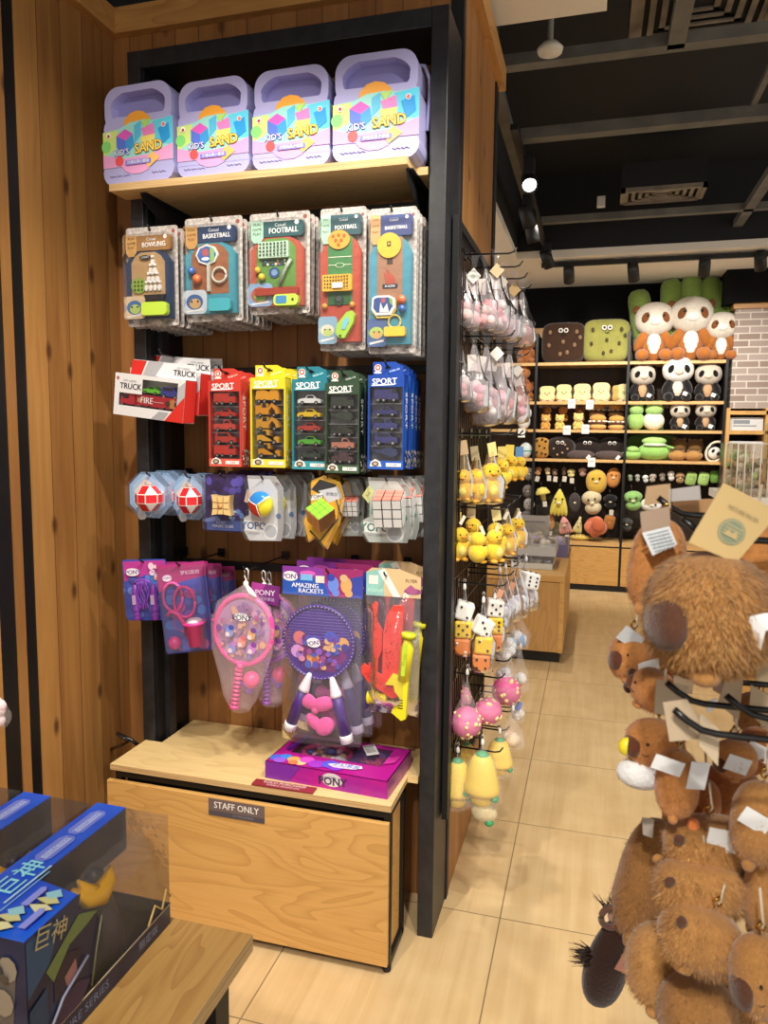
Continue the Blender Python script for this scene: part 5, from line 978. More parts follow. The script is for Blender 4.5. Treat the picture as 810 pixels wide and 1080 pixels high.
for i, (px, pt, pb, Y, w, lb, tg) in enumerate(((489, 282, 347, 2.31, 22, 'leftmost pink puff bag of the top hook row, against the black frame', None), (500, 284, 350, 2.34, 24, 'pink puff bag of the top row under the tilted white card', '#f2f2ea'), (512, 284, 350, 2.40, 25, 'pink puff bag of the top row, third from the black frame', None), (523, 279, 352, 2.47, 26, 'pink puff bag of the top row, fourth from the black frame', '#e0c8a0'),
      (532, 292, 356, 2.58, 28, 'pink puff bag of the top row, fifth from the black frame', '#f0ece2'), (541, 300, 360, 2.68, 28, 'pink puff bag of the top row, sixth from the black frame, with a tan card', '#c8a878'), (551, 308, 366, 2.80, 28, 'pastel puff bag at the aisle end of the top row', None))):
    pink_bag(lb, px, pt, pb, Y, w, 20+i, GP1, tg)
for i, (px, pt, pb, Y, w, lb, tg) in enumerate(((486, 366, 425, 2.29, 26, 'leftmost puff bag of the second hook row, swung toward the black frame', None), (500, 364, 436, 2.33, 30, 'pink puff bag of the second row, second from the black frame', None), (513, 366, 450, 2.39, 32, 'low hanging pink puff bag of the second row, third from the black frame', None), (526, 366, 447, 2.47, 30, 'pink puff bag of the second row beside a white leaf shaped tag', '#f2f4ec'),
      (537, 374, 448, 2.58, 26, 'pale puff bag of the second row, fifth from the black frame', None), (547, 384, 447, 2.72, 24, 'white and pink puff bag at the aisle end of the second row', '#f0eee8'))):
    pink_bag(lb, px, pt, pb, Y, w, 40+i, GP2, tg)
YD, YD2 = plush('#f2c83c', 160), plush('#f6dc78', 160)
def duck(b, c, s, M=None, y=YD):
    T0 = b.T; b.T = (T0 or MX.Identity(4)) @ MX.Translation(c) @ (M or MX.Identity(4))
    b.ell((0, 0, -.55*s), (.62*s, .5*s, .62*s), y, None, 14, 9, 1, .8); b.ell((0, -.05*s, .25*s), (.50*s, .45*s, .46*s), y, None, 14, 9)
    b.ell((0, -.46*s, .18*s), (.17*s, .14*s, .08*s), '#e89a30', None, 8, 6); b.ell((-.52*s, -.1*s, -.45*s), (.2*s, .2*s, .36*s), y, None, 9, 6); b.ell((.52*s, -.1*s, -.45*s), (.2*s, .2*s, .36*s), y, None, 9, 6)
    for sx in (-1, 1): b.ell((sx*.2*s, -.44*s, .32*s), .05*s, '#2a2016', None, 8, 6); b.ell((sx*.28*s, -.25*s, -1.1*s), (.2*s, .28*s, .12*s), '#eab040', None, 8, 6)
    b.ell((0, -.36*s, -.6*s), (.28*s, .2*s, .32*s), YD2, None, 10, 7); b.T = T0
def duck_bag(label, px, pt, pb, Y, wpx, seed, grp, rz=0, bagged=True, card=None):
    a, h = hang(px, pt, pb, Y); rx = wpx/345*.5*(Y/2.3); t = thing('duck_plush', label, 'yellow duck toy', grp, a, (0, R.uniform(-.05, .05), rz)); s = min(h*.40, rx*1.5)
    b = MB(); duck(b, (0, 0, -h+1.25*s), s); b.build('duck_body', t)
    MB().tube([(0, 0, .0), (.002, 0, -h+1.9*s)], .0018, '#e8c860', 5).build('cord', t)
    if bagged: b = MB(); teardrop(b, h*1.02, rx*1.02, rx*.8, film('amber_film', '#fdf2d0', .12, .9, .12), seed, .55, 16, .18, .9, .08); b.build('plastic_bag', t)
    if card: paper_tag(t, .03, .045, card, (-.004, -.01, .01), (.05, R.uniform(-.3, .3), .1))
    else: paper_tag(t, .012, .03, '#f0ead8', (.004, -rx*.5, -.01), (.05, .5, .1))
    return t
GD = 'yellow duck plush bags on the grid'
for i, (px, pt, pb, Y, w, lb, rz, bg, cd) in enumerate(((489, 468, 529, 2.29, 24, 'leftmost bagged yellow duck of the third row, white belly patch, facing out', .0, 1, '#d8b890'), (503, 474, 531, 2.33, 26, 'bagged yellow duck of the third row, second from the black frame', -.6, 1, '#e2d2a8'), (518, 470, 531, 2.39, 30, 'large bagged yellow duck in the middle of the third row', .5, 1, '#f0dc90'), (530, 474, 516, 2.52, 22, 'yellow duck of the third row, fourth from the black frame', .3, 0, '#f0d878'),
      (539, 472, 508, 2.64, 20, 'yellow duck of the third row, next to last toward the aisle', .2, 0, '#f2d860'), (549, 474, 507, 2.78, 20, 'yellow duck at the aisle end of the third row with blue and yellow tag', .1, 0, '#6a98d0'),
      (486, 540, 592, 2.27, 26, 'leftmost yellow duck of the fourth row, swung toward the black frame', .7, 0, None), (500, 535, 580, 2.34, 24, 'yellow duck of the fourth row hanging behind the front pair', -.4, 0, '#e8d8b0'), (504, 552, 595, 2.25, 26, 'yellow duck of the fourth row seen from behind, centre of the front three', 2.6, 0, None), (521, 548, 594, 2.31, 26, 'yellow duck of the fourth row with black eye turned to the aisle', .9, 0, None),
      (523, 538, 585, 2.42, 24, 'yellow duck of the fourth row tucked behind the front three', .3, 0, '#f0e0a0'), (534, 536, 586, 2.54, 24, 'pale yellow duck of the fourth row, next to last toward the aisle', .2, 1, None), (546, 536, 578, 2.68, 26, 'bagged yellow duck at the aisle end of the fourth row', .4, 1, None))):
    duck_bag(lb, px, pt, pb, Y, w, 60+i, GD, rz, bg, cd)
# dice bags
PIPS = {1: [(0, 0)], 2: [(-.5, .5), (.5, -.5)], 3: [(-.5, .5), (0, 0), (.5, -.5)], 4: [(-.5, -.5), (.5, -.5), (-.5, .5), (.5, .5)], 5: [(-.5, -.5), (.5, -.5), (-.5, .5), (.5, .5), (0, 0)], 6: [(-.5, -.5), (.5, -.5), (-.5, .5), (.5, .5), (-.5, 0), (.5, 0)]}
def die(b, c, s, col, M, f=5, r=3, tp=1, pip='#1c1a1a'):
    T0 = b.T; b.T = (T0 or MX.Identity(4)) @ MX.Translation(c) @ M
    b.box((0, 0, 0), (s, s, s), pm(col, .45), None, s*.13); e = s/2+.0005
    for n_, fn in ((f, lambda u, v: (u, -e, v)), (r, lambda u, v: (e, u, v)), (tp, lambda u, v: (u, v, e))):
        for u, v in PIPS[n_]: p = fn(u*s*.48, v*s*.48); b.ell(p, s*.075, pip, None, 8, 5)
    b.T = T0
def dice_bag(label, px, pt, pb, Y, dice, seed, dx=0):
    a, h = hang(px, pt, pb, Y); t = thing('dice_bag', label, 'bag of dice', 'bags of plush dice on the grid', a); s = .056
    for i, (col, f, r_, tp, ry, rz, ox) in enumerate(dice):
        b = MB(); die(b, (ox, 0, -h+s*(.5+1.02*(len(dice)-1-i))), s, col, MX.Rotation(rz, 4, 'Z') @ MX.Rotation(ry, 4, 'Y'), f, r_, tp, '#f0e8e0' if (col, f) == ('#e8893c', 2) else '#1c1a1a'); b.build('die', t)
    b = MB(); teardrop(b, h*1.02, s*.74, s*.72, CLEAR2, seed, .5, 16, .12, .95, .05); b.build('plastic_bag', t); tie(t); return t
a, _ = hang(490, 625, 700, 2.27)
dice_bag('bag of three stacked dice, white over yellow five over orange, by the black frame', 490, 622, 690, 2.27, (('#eceae4', 2, 4, 1, .3, .2, .0), ('#f0c832', 5, 3, 1, 0, .08, .0), ('#e8893c', 2, 3, 1, 0, .0, -.002)), 1)
dice_bag('bag of three stacked dice, tilted white over yellow two over orange four, hanging lowest', 510, 636, 707, 2.25, (('#eceae4', 3, 6, 1, .45, .35, .0), ('#f0c832', 2, 4, 1, .04, .12, .004), ('#e8893c', 4, 2, 1, .0, .1, -.002)), 2)
dice_bag('bag of dice behind the two front ones, yellow and orange sides showing', 522, 632, 685, 2.40, (('#eceae4', 5, 3, 1, .1, .3, 0), ('#f0c832', 6, 4, 1, 0, .2, 0), ('#e8893c', 3, 3, 1, 0, .2, 0)), 3)
WF = plush('#f0eee8', 150)
def soft_bag(label, px, pt, pb, Y, wpx, cols, seed, kind='puff', cat='bagged toy', tg=None, name='plush_bag'):
    a, h = hang(px, pt, pb, Y); rx = wpx/345*.5*(Y/2.3); t = thing(name, label, cat, 'mixed plush bags on the lower grid', a, (0, R.uniform(-.05, .05), R.uniform(-.2, .2))); g = random.Random(seed); b = MB()
    for k in range(8): r_ = rx*g.uniform(0, .45); q = g.uniform(0, 6.28); b.ell((r_*math.cos(q), r_*.7*math.sin(q), -h*g.uniform(.62, .84)), rx*g.uniform(.38, .55), plush(g.choice(cols), 140), None, 10, 7)
    b.build('soft_filling', t); b = MB(); teardrop(b, h, rx, rx*.75, NETF if kind == 'net' else CLEAR2, seed, .55, 16, .14, .85, .10); b.build('bag_skin', t); tie(t, h=.02)
    MB().tube([(0, 0, .018), (-.012, 0, .012), (XG-a.x, 0, .016)], .0025, HOOK).build('hanger', t)
    if tg: paper_tag(t, .02, .03, tg, (.01, -rx*.7, -h*.25), (.1, .4, .2))
    return t
for i, (px, pt, pb, Y, w, cols, lb, tg) in enumerate(((527, 604, 668, 2.46, 26, ['#dfe4e2', '#c8cfd4'], 'pale grey plush bag just right of the dice bags', '#e8a888'), (533, 600, 660, 2.54, 26, ['#f2f0ea', '#eef2ec'], 'white plush bag in the fifth row, second right of the dice', None), (540, 598, 656, 2.62, 26, ['#f4f2ec'], 'white plush bag in the fifth row, third right of the dice', '#e0a080'),
       (547, 596, 652, 2.72, 26, ['#f0ede6', '#e4e8ea'], 'white plush bag in the fifth row, next to last', None), (555, 592, 645, 2.84, 26, ['#f4f4f0'], 'white plush bag with orange card at the aisle end of the fifth row', '#e89868'), (530, 660, 700, 2.48, 22, ['#c8c0bc', '#e8e4e0'], 'grey and white plush bag under the pale grey one', None),
       (540, 652, 692, 2.58, 24, ['#a8c0e0', '#e8ecf2', '#7f9fd0'], 'light blue and white plush bag under the white ones', None), (549, 648, 684, 2.72, 24, ['#8fb0dc', '#eef0f4'], 'light blue striped plush bag at the aisle side', None), (535, 678, 726, 2.50, 24, ['#f0ece8', '#d8dce4'], 'white plush bag above the pink spotted balls', None), (549, 684, 731, 2.70, 24, ['#f4f0e8', '#f2f0ea', '#e88a58'], 'round white plush bag with an orange patch, nearest the aisle', None))):
    soft_bag(lb, px, pt, pb, Y, w, cols, 90+i, 'clear' if i < 5 else 'net', 'bagged toy', tg)
p = at(558, 612, 'Y', 2.80); b = MB(); die(b, (0, 0, 0), .062, '#f2f2ee', MX.Rotation(.6, 4, 'Z') @ MX.Rotation(.2, 4, 'Y'), 6, 5, 3, '#2a3858'); o = b.build('plush_die', loc=p); tag(o, 'single white plush die with dark pips hanging at the aisle end of the fifth row', 'plush die', 'bags of plush dice on the grid')
# pink spotted balls in net bags
def spot_ball(label, px, pt, pb, Y, rpx, seed, group='pink spotted balls in net bags'):
    a, h = hang(px, pt, pb, Y); r = rpx/345*(Y/2.3); t = thing('spotted_ball', label, 'ball in net bag', group, a, (0, R.uniform(-.04, .04), 0)); g = random.Random(seed); b = MB(); c = V((0, 0, -h+r*1.02))
    b.ell(c, r, pm('#e0649c', .5), None, 22, 14)
    for k in range(26):
        zz = g.uniform(-.95, .95); q = g.uniform(0, 6.28); d = V((math.sqrt(1-zz*zz)*math.cos(q), math.sqrt(1-zz*zz)*math.sin(q), zz)); b.ell(c+d*r*.95, r*g.uniform(.10, .17), pm('#f2dc9a', .5), None, 8, 5)
    b.build('ball', t); b = MB(); n = 20; prof = [(0, .05), (.10, .07), (.3, .30), (.5, .64), (.66, .92)]
    H0 = h-r; vs = []
    P = [(k*r, -tt*h) for tt, k in prof if tt*h < H0-r*.3]+[(r*1.03*math.cos(q), -H0-r*1.03*math.sin(q)) for q in [-.45, -.1, .25, .6, .95, 1.3, 1.5]]
    b.lathe([(x, z) for x, z in P], NETF, n); b.build('net_bag', t); tie(t); return t
spot_ball('lowest pink spotted ball in a white net bag, beside the black frame', 493, 712, 778, 2.25, 17.5, 1)
spot_ball('pink spotted ball in a white net bag, second from the black frame', 517, 706, 764, 2.32, 15, 2)
spot_ball('pink spotted ball in a white net bag nearest the aisle', 535, 694, 744, 2.48, 16, 3)
spot_ball('pink spotted ball half hidden behind the lowest one', 486, 704, 748, 2.42, 13, 4)
soft_bag('small net bag of cream and beige balls under the pink balls', 541, 750, 790, 2.42, 28, ['#e8cfae', '#f0e0c8', '#d8b898'], 120, 'net')
soft_bag('white net bag with a round blue tag beside the pink balls', 546, 730, 762, 2.52, 20, ['#f0ece4', '#e8e0d4'], 121, 'net', 'bagged toy', '#7f94d8')
# yellow and green fruit costumes
def fruit_bag(label, px, pt, pb, Y, wpx, seed, low=None):
    a, h = hang(px, pt, pb, Y); rx = wpx/345*.5*(Y/2.3); t = thing('fruit_toy', label, 'fruit toy in net bag', 'yellow and green fruit toys', a, (0, 0, R.uniform(-.3, .3))); g = random.Random(seed); Yl, Gn = pm('#f0cf4a', .5), pm('#3fa066', .5)
    b = MB(); b.lathe([(0, -h*.14), (rx*.42, -h*.155), (rx*.66, -h*.24), (rx*.84, -h*.42), (rx*1.0, -h*.62), (rx*1.06, -h*.70), (rx*1.0, -h*.755), (rx*.8, -h*.765), (0, -h*.70)][::-1], Yl, 18, (0, 0, 0), MX.Scale(.8, 4, V((0, 1, 0)))); b.ell((0, 0, -h*.84), (rx*.66, rx*.5, h*.15), Yl, None, 14, 9); b.build('yellow_fruit', t)
    b = MB(); b.ell((0, 0, -h*.17), (rx*.42, rx*.36, h*.075), Gn, None, 12, 7)
    for sx in (-1, 1): b.ell((sx*rx*.82, -rx*.2, -h*.80), (rx*.24, rx*.24, rx*.22), Gn, None, 10, 7)
    b.build('green_leaf', t); b = MB(); b.lathe([(rx*.06, 0), (rx*.1, -h*.06), (rx*.5, -h*.15), (rx*.76, -h*.24), (rx*.94, -h*.42), (rx*1.12, -h*.62), (rx*1.2, -h*.74), (rx*1.16, -h*.9), (rx*.6, -h*1.0), (rx*.02, -h*1.01)][::-1], NETF, 18); b.build('net_bag', t); tie(t); MB().tube([(0, 0, .028), (-.01, 0, .022), (XG-a.x, 0, .026)], .0025, HOOK).build('hanger', t)
    if low: b = MB(); b.ell((rx*.2, 0, -h*1.08), (rx*.75, rx*.5, h*.16), plush('#d8c8a0', 120), None, 14, 8); b.ell((rx*.55, -rx*.2, -h*1.2), (rx*.26, rx*.26, rx*.22), Gn, None, 10, 7); b.build('lower_toy', t)
    return t
fruit_bag('yellow and green fruit toy in a net bag hanging lowest at the black frame', 483, 794, 852, 2.24, 34, 1)
fruit_bag('large yellow and green fruit toy with a cream toy below it, lowest row', 509, 786, 851, 2.22, 40, 2, True)
fruit_bag('yellow and green fruit toy nearest the aisle in the lowest row', 527, 774, 818, 2.38, 30, 3)
fruit_bag('yellow and green fruit toy hidden behind the front pair of the lowest row', 492, 780, 812, 2.42, 24, 4)
# pale bag at the far left picture edge
p = at(0, 752, 'Y', 1.3); t = thing('net_toy_bag', 'pink and white toy in a net bag at the left picture edge', 'bagged toy', None, (p.x-.008, 1.3, p.z+.05)); b = MB()
for k in range(7): b.ell((R.uniform(-.012, .012), R.uniform(-.01, .01), -.05+R.uniform(-.02, .02)), .016, plush('#f2d4d8', 140), None, 10, 7)
b.build('soft_filling', t); b = MB(); teardrop(b, .085, .028, .026, NETF, 4); b.build('bag_skin', t); MB().tube([(0, 0, 0), (0, 0, .06), (-.12, 0, .07), (-.33, 0, .07)], .003, HOOK).build('hanger', t)

# ------------------------------------------------------------------ aisle cabinet with boxes
t = thing('aisle_cabinet', 'low oak cabinet with black plinth standing in the aisle behind the pillar', 'cabinet', None, (0, 0, 0))
XC, Y0, Y1, ZC = -.150, 4.93, 6.35, .60
b = MB(); b.bb(-1.2, XC-.02, Y0+.06, Y1-.02, 0, .08, BLK); b.build('plinth', t); b = MB(); b.bb(-1.2, XC-.03, Y0+.004, Y0+.02, .082, ZC-.045, OAK); b.bb(-1.2, XC, Y0+.02, Y1, .08, ZC-.04, PLYD); b.bb(XC-.03, XC, Y0, Y0+.02, .08, ZC-.04, PLYD); b.build('cabinet_body', t); b = MB(); b.bb(-1.2, XC, Y0, Y1, ZC-.04, ZC, PLYD); b.build('cabinet_top', t)
def clear_box(label, x0, x1, y0, y1, z0, z1, card, inner, name='toy_box'):
    t = thing(name, label, 'boxed toy', 'clear lidded toy boxes on the aisle cabinet', ((x0+x1)/2, (y0+y1)/2, z0)); w, d, h = (x1-x0)/2, (y1-y0)/2, z1-z0
    b = MB(); b.bb(-w, w, -d, d, 0, h*.45, pm(card, .35)); b.build('tray', t); b = MB(); g = random.Random(len(label))
    for k in range(9): b.ell((g.uniform(-w*.75, w*.75), g.uniform(-d*.7, d*.7), h*.5), (w*.18, d*.18, h*.16), pm(g.choice(inner), .4), None, 9, 6)
    b.build('contents', t); b = MB(); b.bb(-w*1.003, w*1.003, -d*1.003, d*1.003, h*.46, h, CLEAR); b.build('clear_lid', t)
def cbox(px0, px1, py, Yf, h, dep): a = at(px0, py, 'Y', Yf); q = at(px1, py, 'Y', Yf); return a.x, q.x, Yf, Yf+dep, h
xa = at(556, 640, 'Z', ZC); 
clear_box('lowest clear box with white tray on the near end of the aisle cabinet', -.52, -.245, 5.15, 5.55, ZC+.001, ZC+.09, '#dfe2dc', ['#e8e8e4', '#c8d0d8', '#f0d8d0'])
clear_box('clear box with beige contents stacked on the white one on the aisle cabinet', -.52, -.225, 5.16, 5.6, ZC+.092, ZC+.235, '#c9cdd0', ['#c8b09a', '#8a7a70', '#e0d4c8'])
clear_box('lavender clear lidded box behind the stacked pair on the aisle cabinet', -.56, -.16, 5.72, 6.2, ZC+.001, ZC+.22, '#8a84b8', ['#e8d8c0', '#d8c8e8', '#f0e8d8'])
o = MB().bb(-.60, -.33, 6.26, 6.264, ZC, ZC+.26, '#d8d2c8').bb(-.56, -.37, 6.2585, 6.2595, ZC+.20, ZC+.212, '#8a8580').build('paper_sign'); tag(o, 'white paper sign standing at the far end of the aisle cabinet', 'sign')
# ------------------------------------------------------------------ far wall shelving with plush
YF, YB = 7.5, 7.86; BZ = [2.245, 1.866, 1.592, 1.303]; UX = [-.575, .290, 1.158]
SHW = ply('far_shelf_board', '#d0a468', '#e0b87c', '#b8884c')
def far_unit(label, x0, x1):
    t = thing('shelving_unit', label, 'shelving unit', 'far plush shelving units', (0, 0, 0))
    for k, z in enumerate(BZ): MB().bb(x0+.012, x1-.012, YF, YB, z-.028, z, SHW).build('shelf_board', t)
    MB().bb(x0-.012, x0+.012, YF, YB, 0, 2.53, BLK).build('upright', t); MB().bb(x1-.012, x1+.012, YF, YB, 0, 2.25, BLK).build('upright', t) if x1 > 1 else None
    MB().bb(x0+.012, x1-.012, YB-.01, YB, .5, 1.27, pm('#241a12', .7)).build('back_panel', t)
    MB().bb(x0+.012, x1-.012, YF, YB, .45, .49, SHW).build('base_top', t); MB().bb(x0+.012, x1-.012, YF-.002, YF+.03, .06, .435, PLYD).build('base_drawer', t); MB().bb(x0, x1, YF+.005, YB, 0, .055, BLK).bb(x0, x1, YF+.003, YB, .435, .45, BLK).build('plinth', t)
far_unit('leftmost far shelving unit, partly hidden behind the hanging bags', -1.44, UX[0]); far_unit('middle far shelving unit with cushions, bread plush and keychains', UX[0], UX[1]); far_unit('right far shelving unit with pandas and green frogs', UX[1], UX[2])
def floc(px, z, Y=7.6): 
    q = at(px, 430, 'Y', Y); return V((q.x, Y, z))
MPX = .0099
def eyes(b, x, y, z, r, dx): 
    for s in (-1, 1): b.ell((x+s*dx, y, z), (r, r*.5, r), pm('#f0eee8', .4), None, 10, 6); b.ell((x+s*dx, y-r*.4, z), (r*.55, r*.4, r*.55), '#16120f', None, 8, 5)
def cushion(label, px, w, h, col, chip, rr=.0):
    t = thing('cookie_cushion', label, 'cushion', 'square cookie cushions', floc(px, BZ[0]), (0, 0, rr)); b = MB(); b.ell((0, 0, h/2), (w/2, .11, h/2), plush(col, 60), MX.Rotation(-.06, 4, 'X'), 28, 16, .42)
    for u, v in ((-.3, .74), (.3, .74), (-.32, .42), (0, .5), (.26, .42), (-.06, .2), (.1, .24), (.38, .6)): b.ell((u*w, -.108, v*h), (.016, .012, .022), plush(chip, 60), None, 8, 6)
    b.build('cushion_body', t)
    b = MB(); eyes(b, 0, -.115, h*.78, w*.055, w*.06); b.tube([(-.02, -.118, h*.68), (0, -.12, h*.67), (.02, -.118, h*.68)], .004, '#2a1c12', 5); b.build('face', t)
cushion('dark brown square cookie cushion with white eyes on the top shelf', 592, .42, .39, '#3b281e', '#8a6a4c'); cushion('olive green square cookie cushion with white eyes on the top shelf', 636.5, .44, .41, '#8c8a48', '#4a4020', .03)
# bread plush
def toast(label, px, w, h, rz=0):
    t = thing('bread_plush', label, 'bread plush', 'bread slice plush on one shelf', floc(px, BZ[1], 7.58), (-.05, 0, rz)); pts = []
    for i in range(40):
        a = 2*PI*i/40; x = math.copysign(abs(math.cos(a))**.55, math.cos(a))*w/2; z = math.copysign(abs(math.sin(a))**.55, math.sin(a))*h/2; x *= 1-.19*math.exp(-((z/h-.04)/.15)**2)
        pts.append((x, z+h/2))
    b = MB(); b.ext([(x*.94, .01+(z-h/2)*.94+h/2) for x, z in pts], -.055, -.04, plush('#e8dca0', 80), None, True); b.ext(pts, -.04, .03, plush('#c8a860', 80), None, True); b.build('bread_body', t)
    b = MB()
    for s in (-1, 1): b.ell((s*w*.12, -.056, h*.55), .006, '#2a1c12', None, 6, 5)
    b.tube([(-.012, -.056, h*.46), (0, -.057, h*.44), (.012, -.056, h*.46)], .003, '#5a3a20', 5); b.build('face', t)
    b = MB()
    for s in (-1, 1): b.ell((s*w*.22, -.03, .006), (.03, .03, .014), plush('#e8b8a0', 80), None, 8, 5)
    b.build('foot', t)
for k, (px, w, h, rz) in enumerate(((577, .165, .145, 0), (594, .16, .16, .08), (613.5, .175, .165, 0), (633.5, .175, .175, 0), (653, .15, .16, .9))):
    toast(('leftmost bread slice plush of its shelf', 'second bread slice plush from the left', 'middle bread slice plush above a white price card', 'fourth bread slice plush from the left', 'rightmost bread slice plush, turned sideways')[k], px, w, h, rz)
def bear(name, label, cat, grp, loc, H, body, head, belly, patch=None, limb=None, ear=None, sit=True, rz=0, snout=None, hw=1.0, rx=0, panda=False):
    """sitting plush, H tall: egg body, big head, ears, arms and legs, face"""
    t = thing(name, label, cat, grp, loc, (rx, 0, rz)); B, Hd = plush(body, 70), plush(head, 70); L = plush(limb or body, 70); r = H*.24*hw
    b = MB(); b.ell((0, 0, H*.27), (H*.20, H*.17, H*.27), B, None, 16, 10, 1, .8); b.build('body', t)
    if belly: MB().ell((0, -H*.075, H*.28), (H*.13, H*.115, H*.2), plush(belly, 70), None, 12, 8).build('belly', t)
    b = MB(); b.ell((0, -H*.02, H*.71), (r*1.12, r*.95, r*.98), Hd, None, 18, 12, .9); 
    if snout: b.ell((0, -r*.85, H*.66), (r*.42, r*.3, r*.3), plush(snout, 70), None, 10, 7)
    b.build('head', t)
    b = MB()
    for s in (-1, 1):
        if patch: b.ell((0, 0, 0), (r*.26, r*.2, r*.36), plush(patch, 70), MX.Translation((s*r*.50, -r*.80, H*.715)) @ MX.Rotation(-s*.45, 4, 'Y'), 12, 8)
        b.ell((s*r*.42, -r*.99, H*.735), (r*.085, r*.05, r*.085), pm('#14100e', .2), None, 8, 5)
    b.ell((0, -r*1.0, H*.665), (r*.12, r*.08, r*.08), pm('#1a1412', .3), None, 8, 5); b.build('face', t)
    for s in (-1, 1):
        MB().ell((s*r*(1.0 if panda else .80), .04 if panda else .01, H*.71+r*(.62 if panda else .82)), (r*.26, r*.16, r*.26) if panda else (r*.32, r*.18, r*.32), plush(ear or patch or head, 70), None, 10, 7).build('ear', t)
        MB().ell((0, 0, 0), (H*.085, H*.085, H*.19), L, MX.Translation((s*H*.22, -H*.06, H*.34)) @ MX.Rotation(-s*.45, 4, 'Y') @ MX.Rotation(.3, 4, 'X'), 10, 8).build('arm', t)
        MB().ell((s*H*.19, -H*.16, H*.10), (H*.11, H*.15, H*.105), L, None, 12, 8).build('leg', t)
    return t
# second lower shelf: two tiers of little bears and burgers
for k, (px, hd, c, lb) in enumerate(((576, '#e8b058', '#e2a84e', 'lower honey coloured bear, first from the left upright'), (591, '#ecd078', '#e8c868', 'lower pale yellow bear, second from the left upright'), (610.5, '#efd684', '#e8cc74', 'lower big headed pale yellow bear, middle of its shelf'))):
    bear('small_bear', lb, 'plush bear', 'small bears on the third shelf', floc(px, BZ[2], 7.55), .15 if k < 2 else .165, c, hd, None, None, None, c, snout='#f0dca0', hw=1.1)
for k, (px, lb) in enumerate(((577, 'upper brown bear sitting behind the first honey bear'), (594, 'upper orange brown bear sitting behind the pale yellow bear'), (612, 'upper dark brown bear behind the big headed bear'))):
    bear('small_bear', lb, 'plush bear', 'small bears on the third shelf', floc(px, BZ[2]+.085, 7.72), .155, ('#b8763a', '#c8803c', '#8a5a30')[k], ('#c08040', '#d88a44', '#8a5a30')[k], None, None, None, '#a86a34', snout='#d8a060', hw=1.05)
def burger(label, px, z, Y, s):
    t = thing('burger_plush', label, 'burger plush', 'burger plush on the third shelf', floc(px, z, Y)); b = MB(); b.ell((0, 0, s*.18), (s*.5, s*.4, s*.18), plush('#dca860', 80), None, 14, 8, .8); b.build('lower_bun', t); b = MB(); b.ell((0, 0, s*.42), (s*.5, s*.4, s*.10), plush('#6a4028', 80), None, 14, 8, .7)
    for k in range(9): a = 2*PI*k/9; b.ell((s*.46*math.cos(a), s*.36*math.sin(a), s*.5), (s*.12, s*.12, s*.06), plush('#f0ead8', 80), None, 8, 5)
    b.build('filling', t); b = MB(); b.ell((0, 0, s*.68), (s*.48, s*.38, s*.24), plush('#d8a050', 80), None, 16, 9)
    g = random.Random(3)
    for k in range(12): a = g.uniform(0, 6.28); q = g.uniform(0, .3); b.ell((s*q*math.cos(a)*1.2, s*q*math.sin(a), s*.92-s*q*.35), s*.03, '#f4ead0', None, 6, 4)
    b.build('upper_bun', t)
burger('lower burger plush with price card, fourth from the left upright', 631, BZ[2], 7.56, .165); burger('lower burger plush at the right end of the third shelf', 651, BZ[2], 7.56, .155); burger('upper burger plush stacked behind the fourth lower one', 630, BZ[2]+.12, 7.72, .16); burger('upper burger plush stacked at the right end of the third shelf', 650.5, BZ[2]+.12, 7.72, .155)
# fourth shelf: cookie and dark round cushions, slippers
t = thing('cookie_plush', 'tan chocolate chip cookie plush standing at the left end of the fourth shelf', 'cookie plush', None, floc(572.5, BZ[3], 7.58)); b = MB(); b.ell((0, 0, .105), (.085, .06, .105), plush('#b8863e', 80), None, 20, 12, .7)
for u, v in ((-.5, .85), (.1, .9), (.5, .82), (-.2, .6), (.4, .5), (-.5, .3), (.1, .25), (.55, .2)): b.ell((u*.085, -.058, v*.21), .012, '#2a1a10', None, 7, 5)
b.build('cookie_body', t)
for k, (px, lb) in enumerate(((592.5, 'dark round chocolate cushion with eyes, next to the cookie plush'), (621, 'dark round chocolate cushion with eyes behind the middle grey slipper'), (647, 'dark round chocolate cushion with eyes at the right end of its shelf'))):
    t = thing('chocolate_cushion', lb, 'round cushion', 'dark round cushions on the fourth shelf', floc(px, BZ[3], 7.60 if k == 0 else 7.68)); b = MB(); b.ell((0, 0, .11), (.145, .10, .11), plush('#2c2220', 70), None, 22, 14, .9)
    if k == 0:
        for u, v in ((-.5, .5), (.2, .3), (.6, .5), (-.2, .2), (.4, .7)): b.ell((u*.12, -.09, v*.2), .011, plush('#c8a070', 70), None, 7, 5)
    b.build('cushion_body', t); b = MB(); eyes(b, .0, -.097, .16, .019, .022); b.build('face', t)
for k, (px, lb) in enumerate(((614, 'grey brown flat oval plush lying in front of the middle chocolate cushion'), (645, 'grey brown flat oval plush lying in front of the right chocolate cushion'))):
    t = thing('flat_plush', lb, 'flat plush', 'flat oval plush on the fourth shelf', floc(px, BZ[3], 7.55)); b = MB(); b.ell((0, 0, .043), (.135, .05, .043), plush('#5a4c4a', 80), None, 20, 10, .8); b.build('plush_body', t); paper_tag(t, .03, .045, '#f0eee8', (.09, -.052, .04), (0, .6, 0))
# price cards on the board edges
for k, (px, pz, lb) in enumerate(((603, 424, 'white price card under the middle bread slices'), (622, 425, 'cream price card under the fourth bread slice'), (598, 452, 'white price card under the small bears'), (617.5, 451, 'white price card under the big headed bear'), (624, 486, 'white price card on the edge below the grey oval plush'), (550, 455, 'white price card at the left shelving unit'))):
    q = at(px, pz, 'Y', 7.495); b = MB(); b.bb(-.035, .035, -.002, 0, -.06, .03, '#f2f0ea'); b.bb(-.02, .02, -.0025, -.002, -.01, .0, '#b8b4ac'); o = b.build('price_card', loc=(q.x, 7.5, q.z)); tag(o, lb, 'price card', 'price cards on the far shelves')
